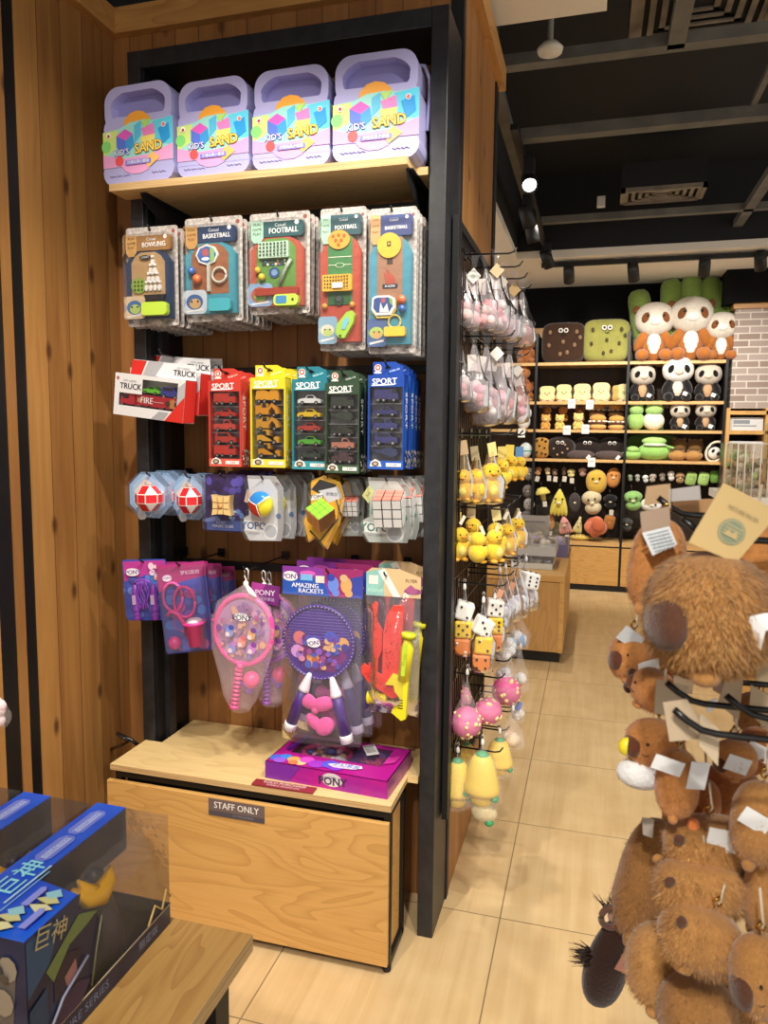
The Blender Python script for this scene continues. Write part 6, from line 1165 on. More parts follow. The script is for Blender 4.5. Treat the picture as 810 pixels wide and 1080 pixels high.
# keychains
def charm(label, px, py, w, h, col, kind='blob', Y=7.62, acc='#f0e0c0', tg=True, rz=0):
    q = at(px, py, 'Y', Y); t = thing('keychain_plush', label, 'keychain plush', 'small hanging plush on the far shelves', (q.x, Y, q.z+h*.5), (0, rz, 0)); C_ = plush(col, 90); b = MB()
    if kind == 'blob': b.ell((0, 0, -h*.32), (w*.48, w*.4, h*.30), C_, None, 12, 8); b.ell((0, 0, -h*.72), (w*.40, w*.34, h*.27), C_, None, 12, 8)
    elif kind == 'mush': b.lathe([(0, 0), (w*.3, -h*.08), (w*.5, -h*.42), (w*.48, -h*.52), (w*.18, -h*.5), (w*.16, -h*.95), (0, -h)][::-1], C_, 16)
    elif kind == 'disc': b.ell((0, 0, -h*.5), (w*.5, w*.3, h*.5), C_, None, 16, 10, .9)
    elif kind == 'shell':
        for k in range(5): a = -.6+.3*k; b.ell((0, 0, 0), (w*.16, w*.2, h*.5), C_, MX.Translation((math.sin(a)*w*.3, 0, -h*.5)) @ MX.Rotation(-a*.5, 4, 'Y'), 10, 8)
    elif kind == 'rose':
        for k in range(7): a = k*1.2; b.ell((0, 0, 0), (w*.34, w*.12, h*.32), plush(col if k % 2 else '#c86a48', 90), MX.Translation((.18*w*math.cos(a), -.02*k, -h*.45+.16*h*math.sin(a))) @ MX.Rotation(a, 4, 'Y'), 12, 7)
    else: b.ell((0, 0, -h*.5), (w*.5, w*.35, h*.5), C_, None, 12, 8, .45)
    b.build('plush_body', t); b = MB()
    for s in (-1, 1): b.ell((s*w*.16, -w*.40 if kind == 'blob' else -w*.31, -h*.36), w*.055, '#1c1512', None, 6, 4)
    b.ell((0, -w*.38 if kind == 'blob' else -w*.3, -h*.5), (w*.12, w*.06, h*.06), plush(acc, 90), None, 8, 5); b.build('face', t)
    MB().tube([(0, 0, -h*.05), (0, 0, .035), (0, .06, .05), (0, YB-.012-Y, .05)], .004, '#4a4038', 5).build('hanger', t)
    if tg: paper_tag(t, .04, .055, '#d8cfc0', (.01, -w*.2, -h-.005), (0, .1, 0))
CHARMS = [(568, 497, .075, .09, '#c8945a', 'blob', 'tan keychain plush, first of the upper hook row', 1), (577, 497, .06, .08, '#e8d0a0', 'blob', 'cream keychain plush, second of the upper hook row', 1), (585, 498, .06, .075, '#8a6a58', 'blob', 'brown keychain plush, third of the upper hook row', 1), (595, 497, .05, .09, '#6a5248', 'blob', 'dark brown keychain plush, fourth of the upper hook row', 1), (602, 499, .085, .085, '#e8dc94', 'blob', 'pale yellow keychain plush, fifth of the upper hook row', 1), (614, 498, .08, .09, '#c8a09a', 'blob', 'dusty pink keychain plush, sixth of the upper hook row', 0),
      (628, 508, .20, .24, '#d8b04a', 'disc', 'large round golden plush pouch hanging at the upper hook row', 0), (648, 504, .14, .20, '#d8924e', 'disc', 'orange tan plush pouch at the right end of the upper hook row', 0),
      (571, 521, .15, .14, '#e6d468', 'mush', 'yellow mushroom plush, first of the middle hook row', 1), (590, 530, .21, .28, '#ecd85a', 'shell', 'large bright yellow cheese plush in the middle hook row', 0), (606, 530, .11, .20, '#4a4444', 'disc', 'dark grey plush next to the yellow cheese', 0), (622, 530, .20, .25, '#d8c8a4', 'blob', 'cream dog plush with grey ears in the middle hook row', 0), (643, 529, .14, .15, '#1e1c1e', 'blob', 'black plush at the right end of the middle hook row', 1),
      (567, 555, .12, .17, '#241f20', 'blob', 'black speckled plush, first of the lowest hook row', 1), (580, 551, .10, .16, '#d8945c', 'disc', 'orange plush, second of the lowest hook row', 1), (594, 554, .16, .18, '#e09a94', 'shell', 'pink shell plush in the lowest hook row', 1), (612, 554, .10, .18, '#e8dc98', 'shell', 'pale yellow corn shaped plush in the lowest hook row', 0), (629, 556, .22, .20, '#d8805c', 'rose', 'coral rose shaped plush in the lowest hook row', 0), (644, 551, .11, .14, '#b07438', 'cube', 'brown square plush at the right end of the lowest hook row', 0),
      (664, 504, .05, .07, '#8a9a80', 'blob', 'grey green keychain plush, first in the panda bay', 0), (672, 504, .05, .08, '#a8a8a0', 'blob', 'grey keychain plush, second in the panda bay', 0), (680, 505, .06, .08, '#d8dcd8', 'blob', 'white keychain panda, third in the panda bay', 0), (689, 504, .07, .09, '#b0a498', 'blob', 'beige keychain panda, fourth in the panda bay', 0), (698, 503, .06, .09, '#8a8078', 'blob', 'brown grey keychain panda, fifth in the panda bay', 0), (707, 502, .07, .10, '#e4e4e0', 'blob', 'white keychain panda with black limbs in the panda bay', 0), (717, 504, .09, .11, '#a8845c', 'blob', 'tan round keychain panda in the panda bay', 0), (730, 505, .10, .13, '#98b866', 'cube', 'green keychain frog, first of three', 0), (743, 505, .10, .13, '#a4c874', 'cube', 'green keychain frog, second of three', 0), (753, 503, .08, .12, '#6a9a40', 'cube', 'dark green keychain frog, third of three', 0),
      (666, 528, .19, .20, '#90c070', 'blob', 'round green panda hat plush at the left of the panda bay', 0), (688, 533, .20, .13, '#f0f0ec', 'disc', 'white plush with black spots behind the hanging tags', 0), (661, 553, .12, .14, '#4a4a4a', 'blob', 'dark plush low in the panda bay beside the upright', 0)]
for px, py, w, h, col, kd, lb, tg in CHARMS: charm(lb, px, py, w, h, col, kd, 7.62 if w < .15 else 7.56, '#f0e0c0', bool(tg), R.uniform(-.2, .2))
q = at(612, 568, 'Y', 7.6); t = thing('flat_plush', 'yellow spotted flat plush lying on the ledge under the hooks', 'flat plush', None, (q.x, 7.56, .491)); b = MB(); b.ell((0, 0, .03), (.10, .05, .03), plush('#e0c468', 90), None, 16, 8); b.build('plush_body', t); b = MB()
for u in (-.05, -.02, .02, .05): b.ell((u, -.03, .052), (.010, .008, .005), '#6a4a20', None, 6, 4)
b.build('spot', t)
# panda bay
GB = 'bamboo cushions on the top shelf'
for k, (px, hh, r, rot, col, lb) in enumerate(((680, .72, .105, .18, '#86a052', 'leftmost bamboo cushion, leaning left'), (705, .80, .10, .04, '#809a4c', 'second bamboo cushion from the left'), (724, .82, .105, .02, '#88a454', 'middle bamboo cushion, tallest'), (742.5, .80, .105, 0, '#7c9648', 'fourth bamboo cushion from the left'), (761, .78, .095, 0, '#7e9a4a', 'rightmost bamboo cushion, against the black wall'))):
    t = thing('bamboo_cushion', lb+' behind the red pandas', 'bamboo cushion', GB, floc(px, BZ[0], 7.74), (0, -rot if k else -.16, 0)); C_ = plush(col, 50); b = MB(); b.lathe([(0, 0), (r*.8, .01), (r, .06), (r, hh*.34), (r*.93, hh*.36), (r, hh*.38), (r, hh-r), (r*.9, hh-r*.5), (r*.6, hh-r*.14), (0, hh)], C_, 20); b.build('cushion_body', t)
    b = MB()
    for s in (-1, 1): b.ell((s*r*.35, -r*.95, hh*.62), r*.07, '#2a3010', None, 7, 5)
    b.tube([(-r*.14, -r*.99, hh*.59), (0, -r*1.0, hh*.575), (r*.14, -r*.99, hh*.59)], .004, '#2a3010', 5); b.build('face', t)
GR = 'red pandas on the top shelf'
for k, (px, H, lb) in enumerate(((686, .56, 'left red panda plush with brown limbs and white belly'), (724, .60, 'middle red panda plush, the largest of the three'), (756, .45, 'right red panda plush, the smallest of the three'))):
    bear('red_panda_plush', lb+' on the top shelf', 'plush panda', GR, floc(px, BZ[0], 7.60), H, '#a8682c', '#d8d0c4', '#efece4', '#7a4a26', '#a8662c', '#8a5a30', hw=1.2, snout='#f0ece4', panda=True)
GK = 'black and white pandas'
for px, H, z, Y, lb, rz in ((676, .36, BZ[1], 7.62, 'left black and white panda on the second shelf', .1), (713, .42, BZ[1], 7.58, 'middle black and white panda, largest on the second shelf, leaning over its edge', 0), (745, .36, BZ[1], 7.62, 'right black and white panda with white tag on the second shelf', -.1), (717.5, .27, BZ[2], 7.60, 'left panda with tan belly on the third shelf beside the frogs', 0), (744.5, .28, BZ[2], 7.60, 'right panda with white tag on the third shelf', 0)):
    t = bear('panda_plush', lb, 'plush panda', GK, floc(px, z, Y), H, '#1e1c1e', '#c8beb0' if H != .42 else '#e8e6e0', '#c8a078' if H != .42 else '#e0d4c4', '#161416', '#1c1a1c', '#2a2420', hw=1.25, snout='#d8ccba', rz=rz, panda=True); paper_tag(t, .04, .035, '#f2f2ee', (H*.16, -H*.3, H*.2), (0, .4, 0))
for px, w, lb, c2 in ((671, .17, 'left green frog plush on the third shelf', '#a2cc72'), (690, .20, 'green frog plush with white front on the third shelf', '#e8f0d8')):
    t = thing('frog_plush', lb, 'frog plush', 'green frogs', floc(px, BZ[2], 7.60)); b = MB(); b.ell((0, 0, .09), (w*.5, .075, .09), plush(c2, 80), None, 14, 9); b.build('body', t); b = MB(); b.ell((0, -.01, .20), (w*.42, .07, .065), plush('#a6cf7a', 80), None, 14, 9)
    for s in (-1, 1): b.ell((s*w*.24, -.03, .255), .026, plush('#b2d884', 80), None, 9, 6)
    b.build('head', t); b = MB(); eyes(b, 0, -.055, .258, .014, w*.24); b.build('face', t)
    t2 = MB().bb(-w*.5, w*.5, .10, .13, .0, .29, plush('#6a8a4a', 60)).build('frog_hood', t)
t = thing('frog_cushion', 'flat green frog cushion standing at the back of the fourth shelf', 'frog cushion', 'green frogs', floc(690, BZ[3], 7.80)); b = MB(); b.ell((0, 0, .125), (.26, .035, .125), plush('#6c8a4a', 60), None, 20, 10, .5); b.build('cushion_body', t)
t = thing('frog_plush', 'large lying green frog plush with white stripe on the fourth shelf', 'frog plush', 'green frogs', floc(692, BZ[3], 7.60)); b = MB(); b.ell((0, 0, .085), (.155, .10, .085), plush('#9aca6c', 70), None, 18, 11); b.build('body', t); b = MB(); b.ell((-.005, -.01, .185), (.115, .085, .045), plush('#aeda80', 70), None, 16, 9); b.build('head', t); MB().ell((0, -.06, .15), (.11, .055, .016), plush('#eef2dc', 70), None, 14, 7).build('stripe', t); MB().tube([(.1, -.05, .14), (.17, -.08, .12)], .012, plush('#9aca6c', 70), 8).build('arm', t)
t = thing('frog_plush', 'small lying green frog plush at the left end of the fourth shelf', 'frog plush', 'green frogs', floc(668, BZ[3], 7.58)); b = MB(); b.ell((0, 0, .05), (.095, .08, .05), plush('#9aca6c', 70), None, 14, 9); b.build('body', t); MB().ell((.01, -.03, .10), (.06, .05, .035), plush('#a4d276', 70), None, 12, 8).build('head', t)
for k, (px, dz, Y, lb) in enumerate(((717, .0, 7.57, 'lower left brown round plush beside the frogs on the fourth shelf'), (734, .0, 7.57, 'lower right brown round plush on the fourth shelf'), (718, .09, 7.70, 'upper left brown round plush stacked on the fourth shelf'), (735, .085, 7.70, 'upper right brown round plush stacked on the fourth shelf'))):
    t = thing('round_plush', lb, 'round plush', 'brown round plush on the fourth shelf', floc(px, BZ[3]+dz, Y)); b = MB(); b.ell((0, 0, .05), (.085, .07, .05) if k < 2 else (.08, .07, .075), plush('#b8894e' if k < 2 else '#7a5a34', 80), None, 14, 9); b.build('plush_body', t); b = MB()
    for s in (-1, 1): b.ell((s*.05, -.02, .09 if k < 2 else .115), .016, plush('#8a6236', 80), None, 8, 6)
    b.build('ear', t)
q = floc(751, BZ[3], 7.58); t = thing('panda_headband', 'round black and white panda headband at the right end of the fourth shelf', 'plush headband', None, q, (0, .5, 0)); b = MB(); b.tube([(.075*math.cos(a*PI/12), 0, .105+.10*math.sin(a*PI/12)) for a in range(24)], .012, plush('#e6dcc8', 80), 8, True); b.build('band', t); b = MB(); b.ell((0, 0, .09), (.055, .04, .06), plush('#f0eee6', 80), None, 12, 8); b.build('head', t); b = MB()
for s in (-1, 1): b.ell((s*.025, -.035, .10), (.014, .012, .02), '#1a1818', None, 8, 5); b.ell((s*.05, 0, .145), .022, '#1a1818', None, 8, 5)
b.build('face', t)
# left partial bay
bearcols = ['#a8683a', '#9a5c34', '#b87440', '#b06a38']
for k, (px, z, H, lb) in enumerate(((554, 2.245, .30, 'brown teddy with a white button eye on the top shelf behind the bags'), (549, 1.95, .30, 'brown teddy lying on the pile left of the bread shelf'), (556, 1.866, .20, 'orange brown teddy at the edge of the second shelf'), (545, 1.866, .26, 'brown teddy half hidden by the pink bags'), (555, 1.74+.0, .16, 'small orange teddy above the white plush'))):
    if z == 1.74: z = 1.592+.12
    bear('teddy_plush', lb, 'teddy bear', 'teddies in the left far unit', floc(px, z, 7.62), H, bearcols[k % 4], bearcols[(k+1) % 4], None, None, None, '#8a5030', snout='#d09a68', hw=1.1)
for px, z, w, c, lb in ((553, BZ[2], .13, '#e8e8e4', 'white plush on the third shelf of the left far unit'), (556, BZ[2]+.1, .10, '#e0e2de', 'upper white plush on the third shelf of the left far unit'), (556, BZ[3], .13, '#dfeae8', 'white plush with green band on the fourth shelf of the left far unit')):
    t = thing('white_plush', lb, 'plush', 'white plush in the left far unit', floc(px, z, 7.58)); b = MB(); b.ell((0, 0, w*.6), (w*.5, w*.45, w*.6), plush(c, 80), None, 12, 9); b.build('plush_body', t)
    b = MB(); b.ell((0, 0, w*.55), (w*.51, w*.46, w*.2), plush('#3f9a80' if z == BZ[3] else '#d0d4d0', 80), None, 12, 7); b.build('band', t)
for k, (px, py, c) in enumerate(((558, 500, '#8a8480'), (557, 518, '#78706c'), (558, 532, '#a8a29c'), (556, 545, '#6c6662'), (557, 556, '#8c8680'))): charm(('upper', 'second', 'middle', 'fourth', 'lowest')[k]+' grey plush in the stack hanging left of the black speckled plush', px, py, .11, .13, c, 'disc', 7.58, '#c8c0b8', False)

# ------------------------------------------------------------------ right wall: wooden rack with goods, acrylic boxes
t = thing('goods_shelf', 'pale wooden rack with boxes and bottles under the brick panel', 'shelf', None, (0, 0, 0)); LW = PLYD
b = MB(); b.bb(1.17, 1.20, 7.45, 7.9, 0, 1.8, LW); b.bb(1.50, 1.53, 7.45, 7.9, 0, 1.8, LW); b.bb(2.4, 2.43, 7.45, 7.9, 0, 1.8, LW); b.build('upright', t)
GZ = [1.76, 1.58, 1.32, 1.12, .9, .72]
for z in GZ: MB().bb(1.20, 2.4, 7.45, 7.9, z-.02, z+.015, LW).build('shelf_board', t)
MB().bb(1.2, 2.4, 7.86, 7.9, 0, 1.8, pm('#2c241e', .7)).build('back_panel', t)
g = random.Random(2)
def carton(label, x0, x1, z, h, c, c2): 
    b = MB(); b.bb(x0, x1, 7.5, 7.7, z, z+h, c); A = Art(b, x1-x0, h, 7.4998, .0003, MX.Translation(((x0+x1)/2, 0, z+h))); A.r(.1, .2, .6, .5, c2); A.r(.1, .6, .8, .7, c2); o = b.build('carton'); tag(o, label, 'carton', 'cartons on the wooden rack')
carton('long white carton on the upper board of the wooden rack', 1.21, 1.49, 1.596, .12, '#d8dadc', '#8a9098'); carton('white carton right of the upright on the wooden rack', 1.55, 1.8, 1.596, .13, '#d4d8dc', '#7a8490')
carton('white printed carton with brown picture on the wooden rack', 1.21, 1.50, 1.336, .16, '#dcdce0', '#a87a78'); carton('red printed carton below the small bottles', 1.205, 1.42, 1.0-.084, .10, '#c8303a', '#f0d8d8'); carton('pink printed carton lowest on the wooden rack', 1.21, 1.36, .736, .12, '#e08a98', '#f4e4e4')
for r_, z in enumerate((1.136,)):
    for k in range(6):
        b = MB(); x = 1.225+.045*k; b.lathe([(0, 0), (.017, 0), (.018, .01), (.018, .06), (.009, .075), (.009, .1), (0, .1)], pm('#f0f0f0' if k % 3 else '#d8e4ee', .3), 12, (x, 7.52, z)); b.lathe([(.011, .085), (.011, .105), (0, .105)], pm(('#1c1c20', '#e8e8e8', '#3a78a8')[k % 3], .4), 10, (x, 7.52, z)); o = b.build('small_bottle'); tag(o, ('first', 'second', 'third', 'fourth', 'fifth', 'sixth')[k]+' small white bottle from the left on the wooden rack', 'bottle', 'small bottles on the wooden rack')
for k in range(5):
    b = MB(); x = 1.23+.05*k; b.lathe([(0, 0), (.02, 0), (.02, .05), (.012, .06), (.012, .08), (0, .08)], pm(('#eef0ee', '#d8e8dc', '#2a2c30', '#e8ecf0', '#c8d8e8')[k], .3), 12, (x, 7.51, 1.016 if k > 4 else .92+.0)); 
    if k > 3: o = b.build('small_jar'); tag(o, 'pale blue jar beside the red carton on the wooden rack', 'jar')
ACR = film('acrylic', '#fdfbf8', .008, .3, .04)
# acrylic display boxes standing on a counter
AC = at(776, 524, 'Y', 4.55); cz = AC.z; cx = AC.x
t = thing('display_counter', 'white counter behind the brown plush rack carrying clear acrylic boxes', 'counter', None, (0, 0, 0)); MB().bb(cx-.03, 2.2, 4.5, 5.35, cz-.05, cz, pm('#e8e2d8', .4)).build('counter_top', t); MB().bb(cx+.02, 2.15, 4.55, 5.3, 0, cz-.05, PLYD).build('counter_body', t)
def acrylic(label, x0, y0, z0, w, d, h, fill):
    t = thing('acrylic_box', label, 'acrylic box', 'clear acrylic boxes on the counter', (x0+w/2, y0+d/2, z0)); b = MB(); e = .006
    for s in (-1, 1): b.bb(s*w/2-e/2, s*w/2+e/2, -d/2, d/2, 0, h, ACR); b.bb(-w/2, w/2, s*d/2-e/2, s*d/2+e/2, 0, h, ACR)
    b.bb(-w/2, w/2, -d/2, d/2, 0, e, ACR)
    for k in (-1, 0, 1): b.bb(k*w*.25-.002, k*w*.25+.002, -d/2+.004, d/2-.004, e, h, ACR)
    for sx in (-1, -.5, 0, .5, 1):  # white strips paint in the bright glint along the acrylic edges
        b.tube([(sx*w/2, -d/2, 0), (sx*w/2, -d/2, h)], .0035, pm('#f4f2ea', .3), 5)
    b.tube([(-w/2, -d/2, h), (w/2, -d/2, h)], .003, pm('#f4f2ea', .3), 5)
    b.build('box_wall', t); b = MB(); g = random.Random(len(label))
    for k in range(18): b.ell((g.uniform(-.36, .36)*w, g.uniform(-.3, .3)*d, g.uniform(.15, .8)*h), (w*.13, d*.14, w*.13), plush(g.choice(fill), 90), None, 10, 7)
    b.build('green_toy', t)
acrylic('left acrylic box full of tall clear slots on the counter', cx, 4.56, cz+.001, .16, .22, .30, ['#e8e2d0', '#dcd8cc', '#c8dca0']); acrylic('lower right acrylic box with pale contents', cx+.17, 4.58, cz+.001, .22, .22, .20, ['#dcd0bc', '#e4e8c8', '#b8d890'])
acrylic('upper acrylic box with light green toys stacked at the right', cx+.17, 4.60, cz+.203, .20, .20, .22, ['#a8c868', '#c0d88a']); acrylic('small acrylic box with a green toy behind the tall slotted one', cx-.01, 4.90, cz+.001, .14, .2, .30, ['#9ab878', '#e0dcc8'])
# ------------------------------------------------------------------ front table with figure boxes
t = thing('display_table', 'plywood display table with dark legs in the left foreground carrying blue figure boxes', 'table', None, (0, 0, 0))
FT = ply('honey_table_ply', '#b98a4a', '#d2a866', '#8e5a28', 'Y', .35, 1.1); TX, TY = -.478, .966
MB().bb(-1.56, TX, -.3, TY, .722, .75, FT, .002).build('table_top', t); MB().bb(TX-.0004, TX+.0012, -.3, TY, .7225, .7495, EDGE).build('edge_band', t)
for x, y in ((TX-.045, TY-.05), (-1.52, TY-.05), (TX-.045, -.26), (-1.52, -.26)): MB().bb(x-.02, x+.02, y-.02, y+.02, 0, .722, BLK).build('leg', t)
BLU, NAVY = noisy('blue_box_print', '#1a52d0', '#2468e4', 7, .25), noisy('navy_box_print', '#1a2038', '#2a3250', 14, .3)
WIN = film('box_window', '#f6f3ee', .03, .5, .1, .08)
def figure_box(label, x1, y0, y1):
    w, d, h = .128, y1-y0, .179; t = thing('figure_box', label, 'figure box', 'blue boxes with figures behind clear windows', (x1-w/2, (y0+y1)/2, .7505)); X0, X1, Ya, Yb = -w/2, w/2, -d/2, d/2
    b = MB(); b.bb(X0, X1, Ya, Yb, 0, .002, NAVY); b.bb(X0, X0+.002, Ya, Yb, .002, h-.001, BLU); b.bb(X1-.0015, X1, Ya, Yb, 0, .034, NAVY); b.bb(X0, X1, Yb-.0015, Yb, 0, .034, NAVY); b.bb(X0, X1, Ya, Ya+.0015, 0, h-.001, NAVY)
    b.ext([(X0, Ya), (X1, Ya), (X1, Ya+.092), (X0+.052, Ya+.105), (X0+.052, Yb), (X0, Yb)], 0, .0015, BLU); n_ = 12
    for i in range(len(b.v)-24, len(b.v)): p = b.v[i]; b.v[i] = V((p.x, p.z, h-.0015+p.y))
    b.bb(X0+.050, X0+.052, Ya+.105, Yb, h*.62, h-.0015, NAVY)
    # top print
    A = Art(b, d, w, 0, .0003, MX.Translation((0, 0, h+.0002)) @ MX.Rotation(PI/2, 4, 'Z') @ MX.Rotation(-PI/2, 4, 'X'))
    # here u runs from the near end to the far end, v = -.5 at the window side to +.5 at the back
    VV = lambda x: x/w
    for u0, u1, x in ((.70, .93, -.040), (.46, .68, -.036)):
        A.poly([(u0, VV(x)-.05), (u0+.03, VV(x)-.10), (u1-.03, VV(x)-.10), (u1, VV(x)-.05), (u1, VV(x)+.05), (u1-.03, VV(x)+.10), (u0+.03, VV(x)+.10), (u0, VV(x)+.05)], '#6f7fe0'); A.poly([(u0+.02, VV(x)-.03), (u1-.02, VV(x)-.03), (u1-.02, VV(x)+.05), (u0+.02, VV(x)+.05)], '#b8c8f4')
        A.t('COLLECTION', (u0+u1)/2, VV(x)+.01, .032, '#3858c0')
    A.t('巨神', .33, VV(-.030), .13, '#8fe0f4', .0, 1, .012); A.r(.16, VV(-.008), .44, VV(-.011), '#a8d8f4'); A.r(.10, VV(-.001), .40, VV(-.003), '#78b8f0')
    for u, x in ((.20, .040), (.06, .020)):
        A.c(u, VV(x), .055, '#2a2a30', 0, .6); A.poly([(u-.06, VV(x)+.02), (u-.02, VV(x)-.14), (u, VV(x)+.03), (u-.02, VV(x)+.14)], '#d8d8a8'); A.poly([(u+.06, VV(x)+.02), (u+.02, VV(x)-.14), (u, VV(x)+.03), (u+.02, VV(x)+.14)], '#c8c890'); A.poly([(u+.03, VV(x)-.02), (u+.06, VV(x)-.10), (u+.10, VV(x)), (u+.06, VV(x)+.1)], '#8fc8d8')
    for u, x in ((.10, .046), (.22, .018)): A.poly([(u-.06, VV(x)-.02), (u+.06, VV(x)-.02), (u+.07, VV(x)+.02), (u+.05, VV(x)+.06), (u-.06, VV(x)+.06)], '#8a94e8')
    # print on the window side: base strip lettering and the swooping dark near end
    S = Art(b, d, h, 0, .0003, MX.Translation((X1+.0003, 0, h)) @ MX.Rotation(PI/2, 4, 'Z'))
    S.t('FIGURE SERIES', .30, .91, .055, '#7a86a8', 0, 1.1); S.t('限定版', .80, .91, .05, '#8a94b0', 0, 1.1); S.l([(0, .812), (1, .812)], .003, '#c8b890')
    S.poly([(0, 0), (.32, 0), (.30, .10), (.40, .22), (.46, .40), (.42, .58), (.36, .70), (.30, .81), (0, .81)], NAVY); S.poly([(0, .02), (.2, .04), (.12, .3), (.0, .42)], '#2a4a6a'); S.poly([(.10, .34), (.30, .14), (.42, .24), (.36, .27), (.24, .30), (.14, .46)], '#6a7a48'); S.poly([(.14, .46), (.22, .34), (.30, .40), (.30, .60), (.22, .70), (.14, .62)], '#2c2030'); S.poly([(.20, .50), (.27, .44), (.28, .56), (.22, .62)], '#9a6a64'); S.poly([(.10, .81), (.16, .66), (.28, .62), (.36, .70), (.30, .81)], '#3a2a4a'); S.poly([(.0, .5), (.1, .44), (.1, .8), (0, .8)], '#1c3a5a'); S.l([(.08, .8), (.18, .62), (.34, .5)], .006, '#8a8fa8'); S.l([(.36, .76), (.40, .5), (.44, .3)], .004, '#6a6a50')
    S.t('巨神', .13, .10, .1, '#b8a878', -.3); S.l([(.78, .78), (.84, .66), (.9, .76), (.94, .62), (.98, .72)], .006, '#c8a868')
    N_ = Art(b, w, h, Ya-.0003, .0003, MX.Translation((0, 0, h))); N_.poly([(.1, .1), (.9, .2), (.8, .95), (.2, .9)], '#5a5450'); N_.poly([(.2, .3), (.6, .2), (.7, .6), (.3, .9)], '#7a7468'); N_.blobs(['#4a4440', '#8a8070', '#3a3a40'], 16, .15, .2, .85, .9, .05, .14, 4)
    b.build('carton', t)
    # the toy: a hooded robed figure with a yellow crest, arms folded
    b = MB(); RB = pm('#3a3646', .5); b.lathe([(0, 0), (.040, .002), (.036, .05), (.026, .085), (.020, .105), (.022, .12), (.012, .13), (0, .132)], RB, 16, (.018, .035, .006)); b.ell((.014, .04, .132), (.014, .014, .016), pm('#2a2838', .4), None, 12, 9); b.ell((.026, .015, .10), (.012, .03, .012), RB, None, 10, 7); b.build('figure_robe', t)
    b = MB(); YL = pm('#e0a81c', .35); K = [(.020, -.015, .150), (.030, .0, .128), (.034, .022, .122), (.032, .045, .130), (.026, .06, .142)]; b.tube(K, [.003, .013, .016, .012, .002], YL, 12); b.tube([(.022, -.006, .158), (.028, .004, .138), (.032, .02, .126)], [.002, .010, .012], YL, 10); b.build('yellow_crest', t)
    b = MB(); b.bb(X0+.004, X1-.004, -.02, Yb-.004, .003, .008, pm('#2c2a34', .5)); b.build('inner_tray', t)
    b = MB(); b.add([(X1-.0005, Ya+.002, .034), (X1-.0005, Yb, .034), (X1-.0005, Yb, h-.001), (X1-.0005, Ya+.002, h-.001), (X0+.05, Ya+.10, h-.001), (X0+.05, Yb, h-.001), (X1-.0005, Ya+.09, h-.001), (X0, Yb, h-.001), (X0, Yb, .034)], [(0, 1, 2, 3), (4, 6, 2, 5), (1, 8, 7, 2)], WIN); b.build('window', t)
    b = MB(); g = random.Random(6); vs = []; nn, mm = 12, 7
    for i in range(nn):
        for j in range(mm): vs.append((X1-.012+g.uniform(-.006, .006)-.03*(j/(mm-1))**2, Ya+.11+(d-.125)*i/(nn-1), .03+(h-.045)*j/(mm-1)))
    b.add(vs, [(i*mm+j, (i+1)*mm+j, (i+1)*mm+j+1, i*mm+j+1) for i in range(nn-1) for j in range(mm-1)], CLEAR, True); b.build('inner_blister', t)
    return t
fb = figure_box('nearest blue figure box at the right, yellow crest showing through its clear window', -.612, .652, .952)
dup(fb, 'second blue figure box from the right on the foreground table', (-.612-.064-.137, .802-.004, .7505)); dup(fb, 'third blue figure box from the right, its clear corner at the left edge', (-.612-.064-.274, .802-.002, .7505))

# ------------------------------------------------------------------ brown plush rack in the right foreground
def sgn(a, p): return math.copysign(abs(a)**p, a)
def fur(b, c, r, p, M, n, L, cols, seed, keep=None):
    g = random.Random(seed); k = len(cols); V_ = [[] for _ in cols]; T_ = M
    for i in range(n):
        zz = g.uniform(-1, 1); th = math.acos(zz); ph = g.uniform(0, 2*PI); w = sgn(math.sin(th), p)
        q = V((c[0]+r[0]*w*sgn(math.cos(ph), p), c[1]+r[1]*w*sgn(math.sin(ph), p), c[2]+r[2]*sgn(math.cos(th), p)))
        nn = V(((q.x-c[0])/r[0]**2, (q.y-c[1])/r[1]**2, (q.z-c[2])/r[2]**2)).normalized()
        if keep and not keep(q): continue
        d = (nn*.55+V((g.uniform(-.5, .5), g.uniform(-.5, .5), -.6))).normalized(); s = nn.cross(d); s = s.normalized()*L*.07 if s.length > .01 else V((L*.07, 0, 0)); l = L*g.uniform(.6, 1.2)
        V_[g.randrange(k)] += [q-nn*L*.1-s, q-nn*L*.1+s, q+d*l]
    for j, vs in enumerate(V_): b.add(vs, [(3*i, 3*i+1, 3*i+2) for i in range(len(vs)//3)], cols[j], False, M)
FC = {'tan': ('#a87844', ['#946436', '#b4854e', '#c2965e'], '#58382a'), 'orange': ('#bd8048', ['#ab6c38', '#c98e54', '#c4864c'], '#5e3624'), 'pale': ('#b88850', ['#a87840', '#c89860', '#b88a52'], '#5a3a24'), 'dark': ('#3a2418', ['#2c1a10', '#4a3020', '#38241a'], '#1c120c'), 'brown': ('#966a3c', ['#865a30', '#a27646', '#ac8250'], '#4a2e20'), 'red': ('#a06032', ['#905226', '#ae6e3c', '#b67844'], '#40241a')}
GRP = 'brown plush hanging on the right rack'
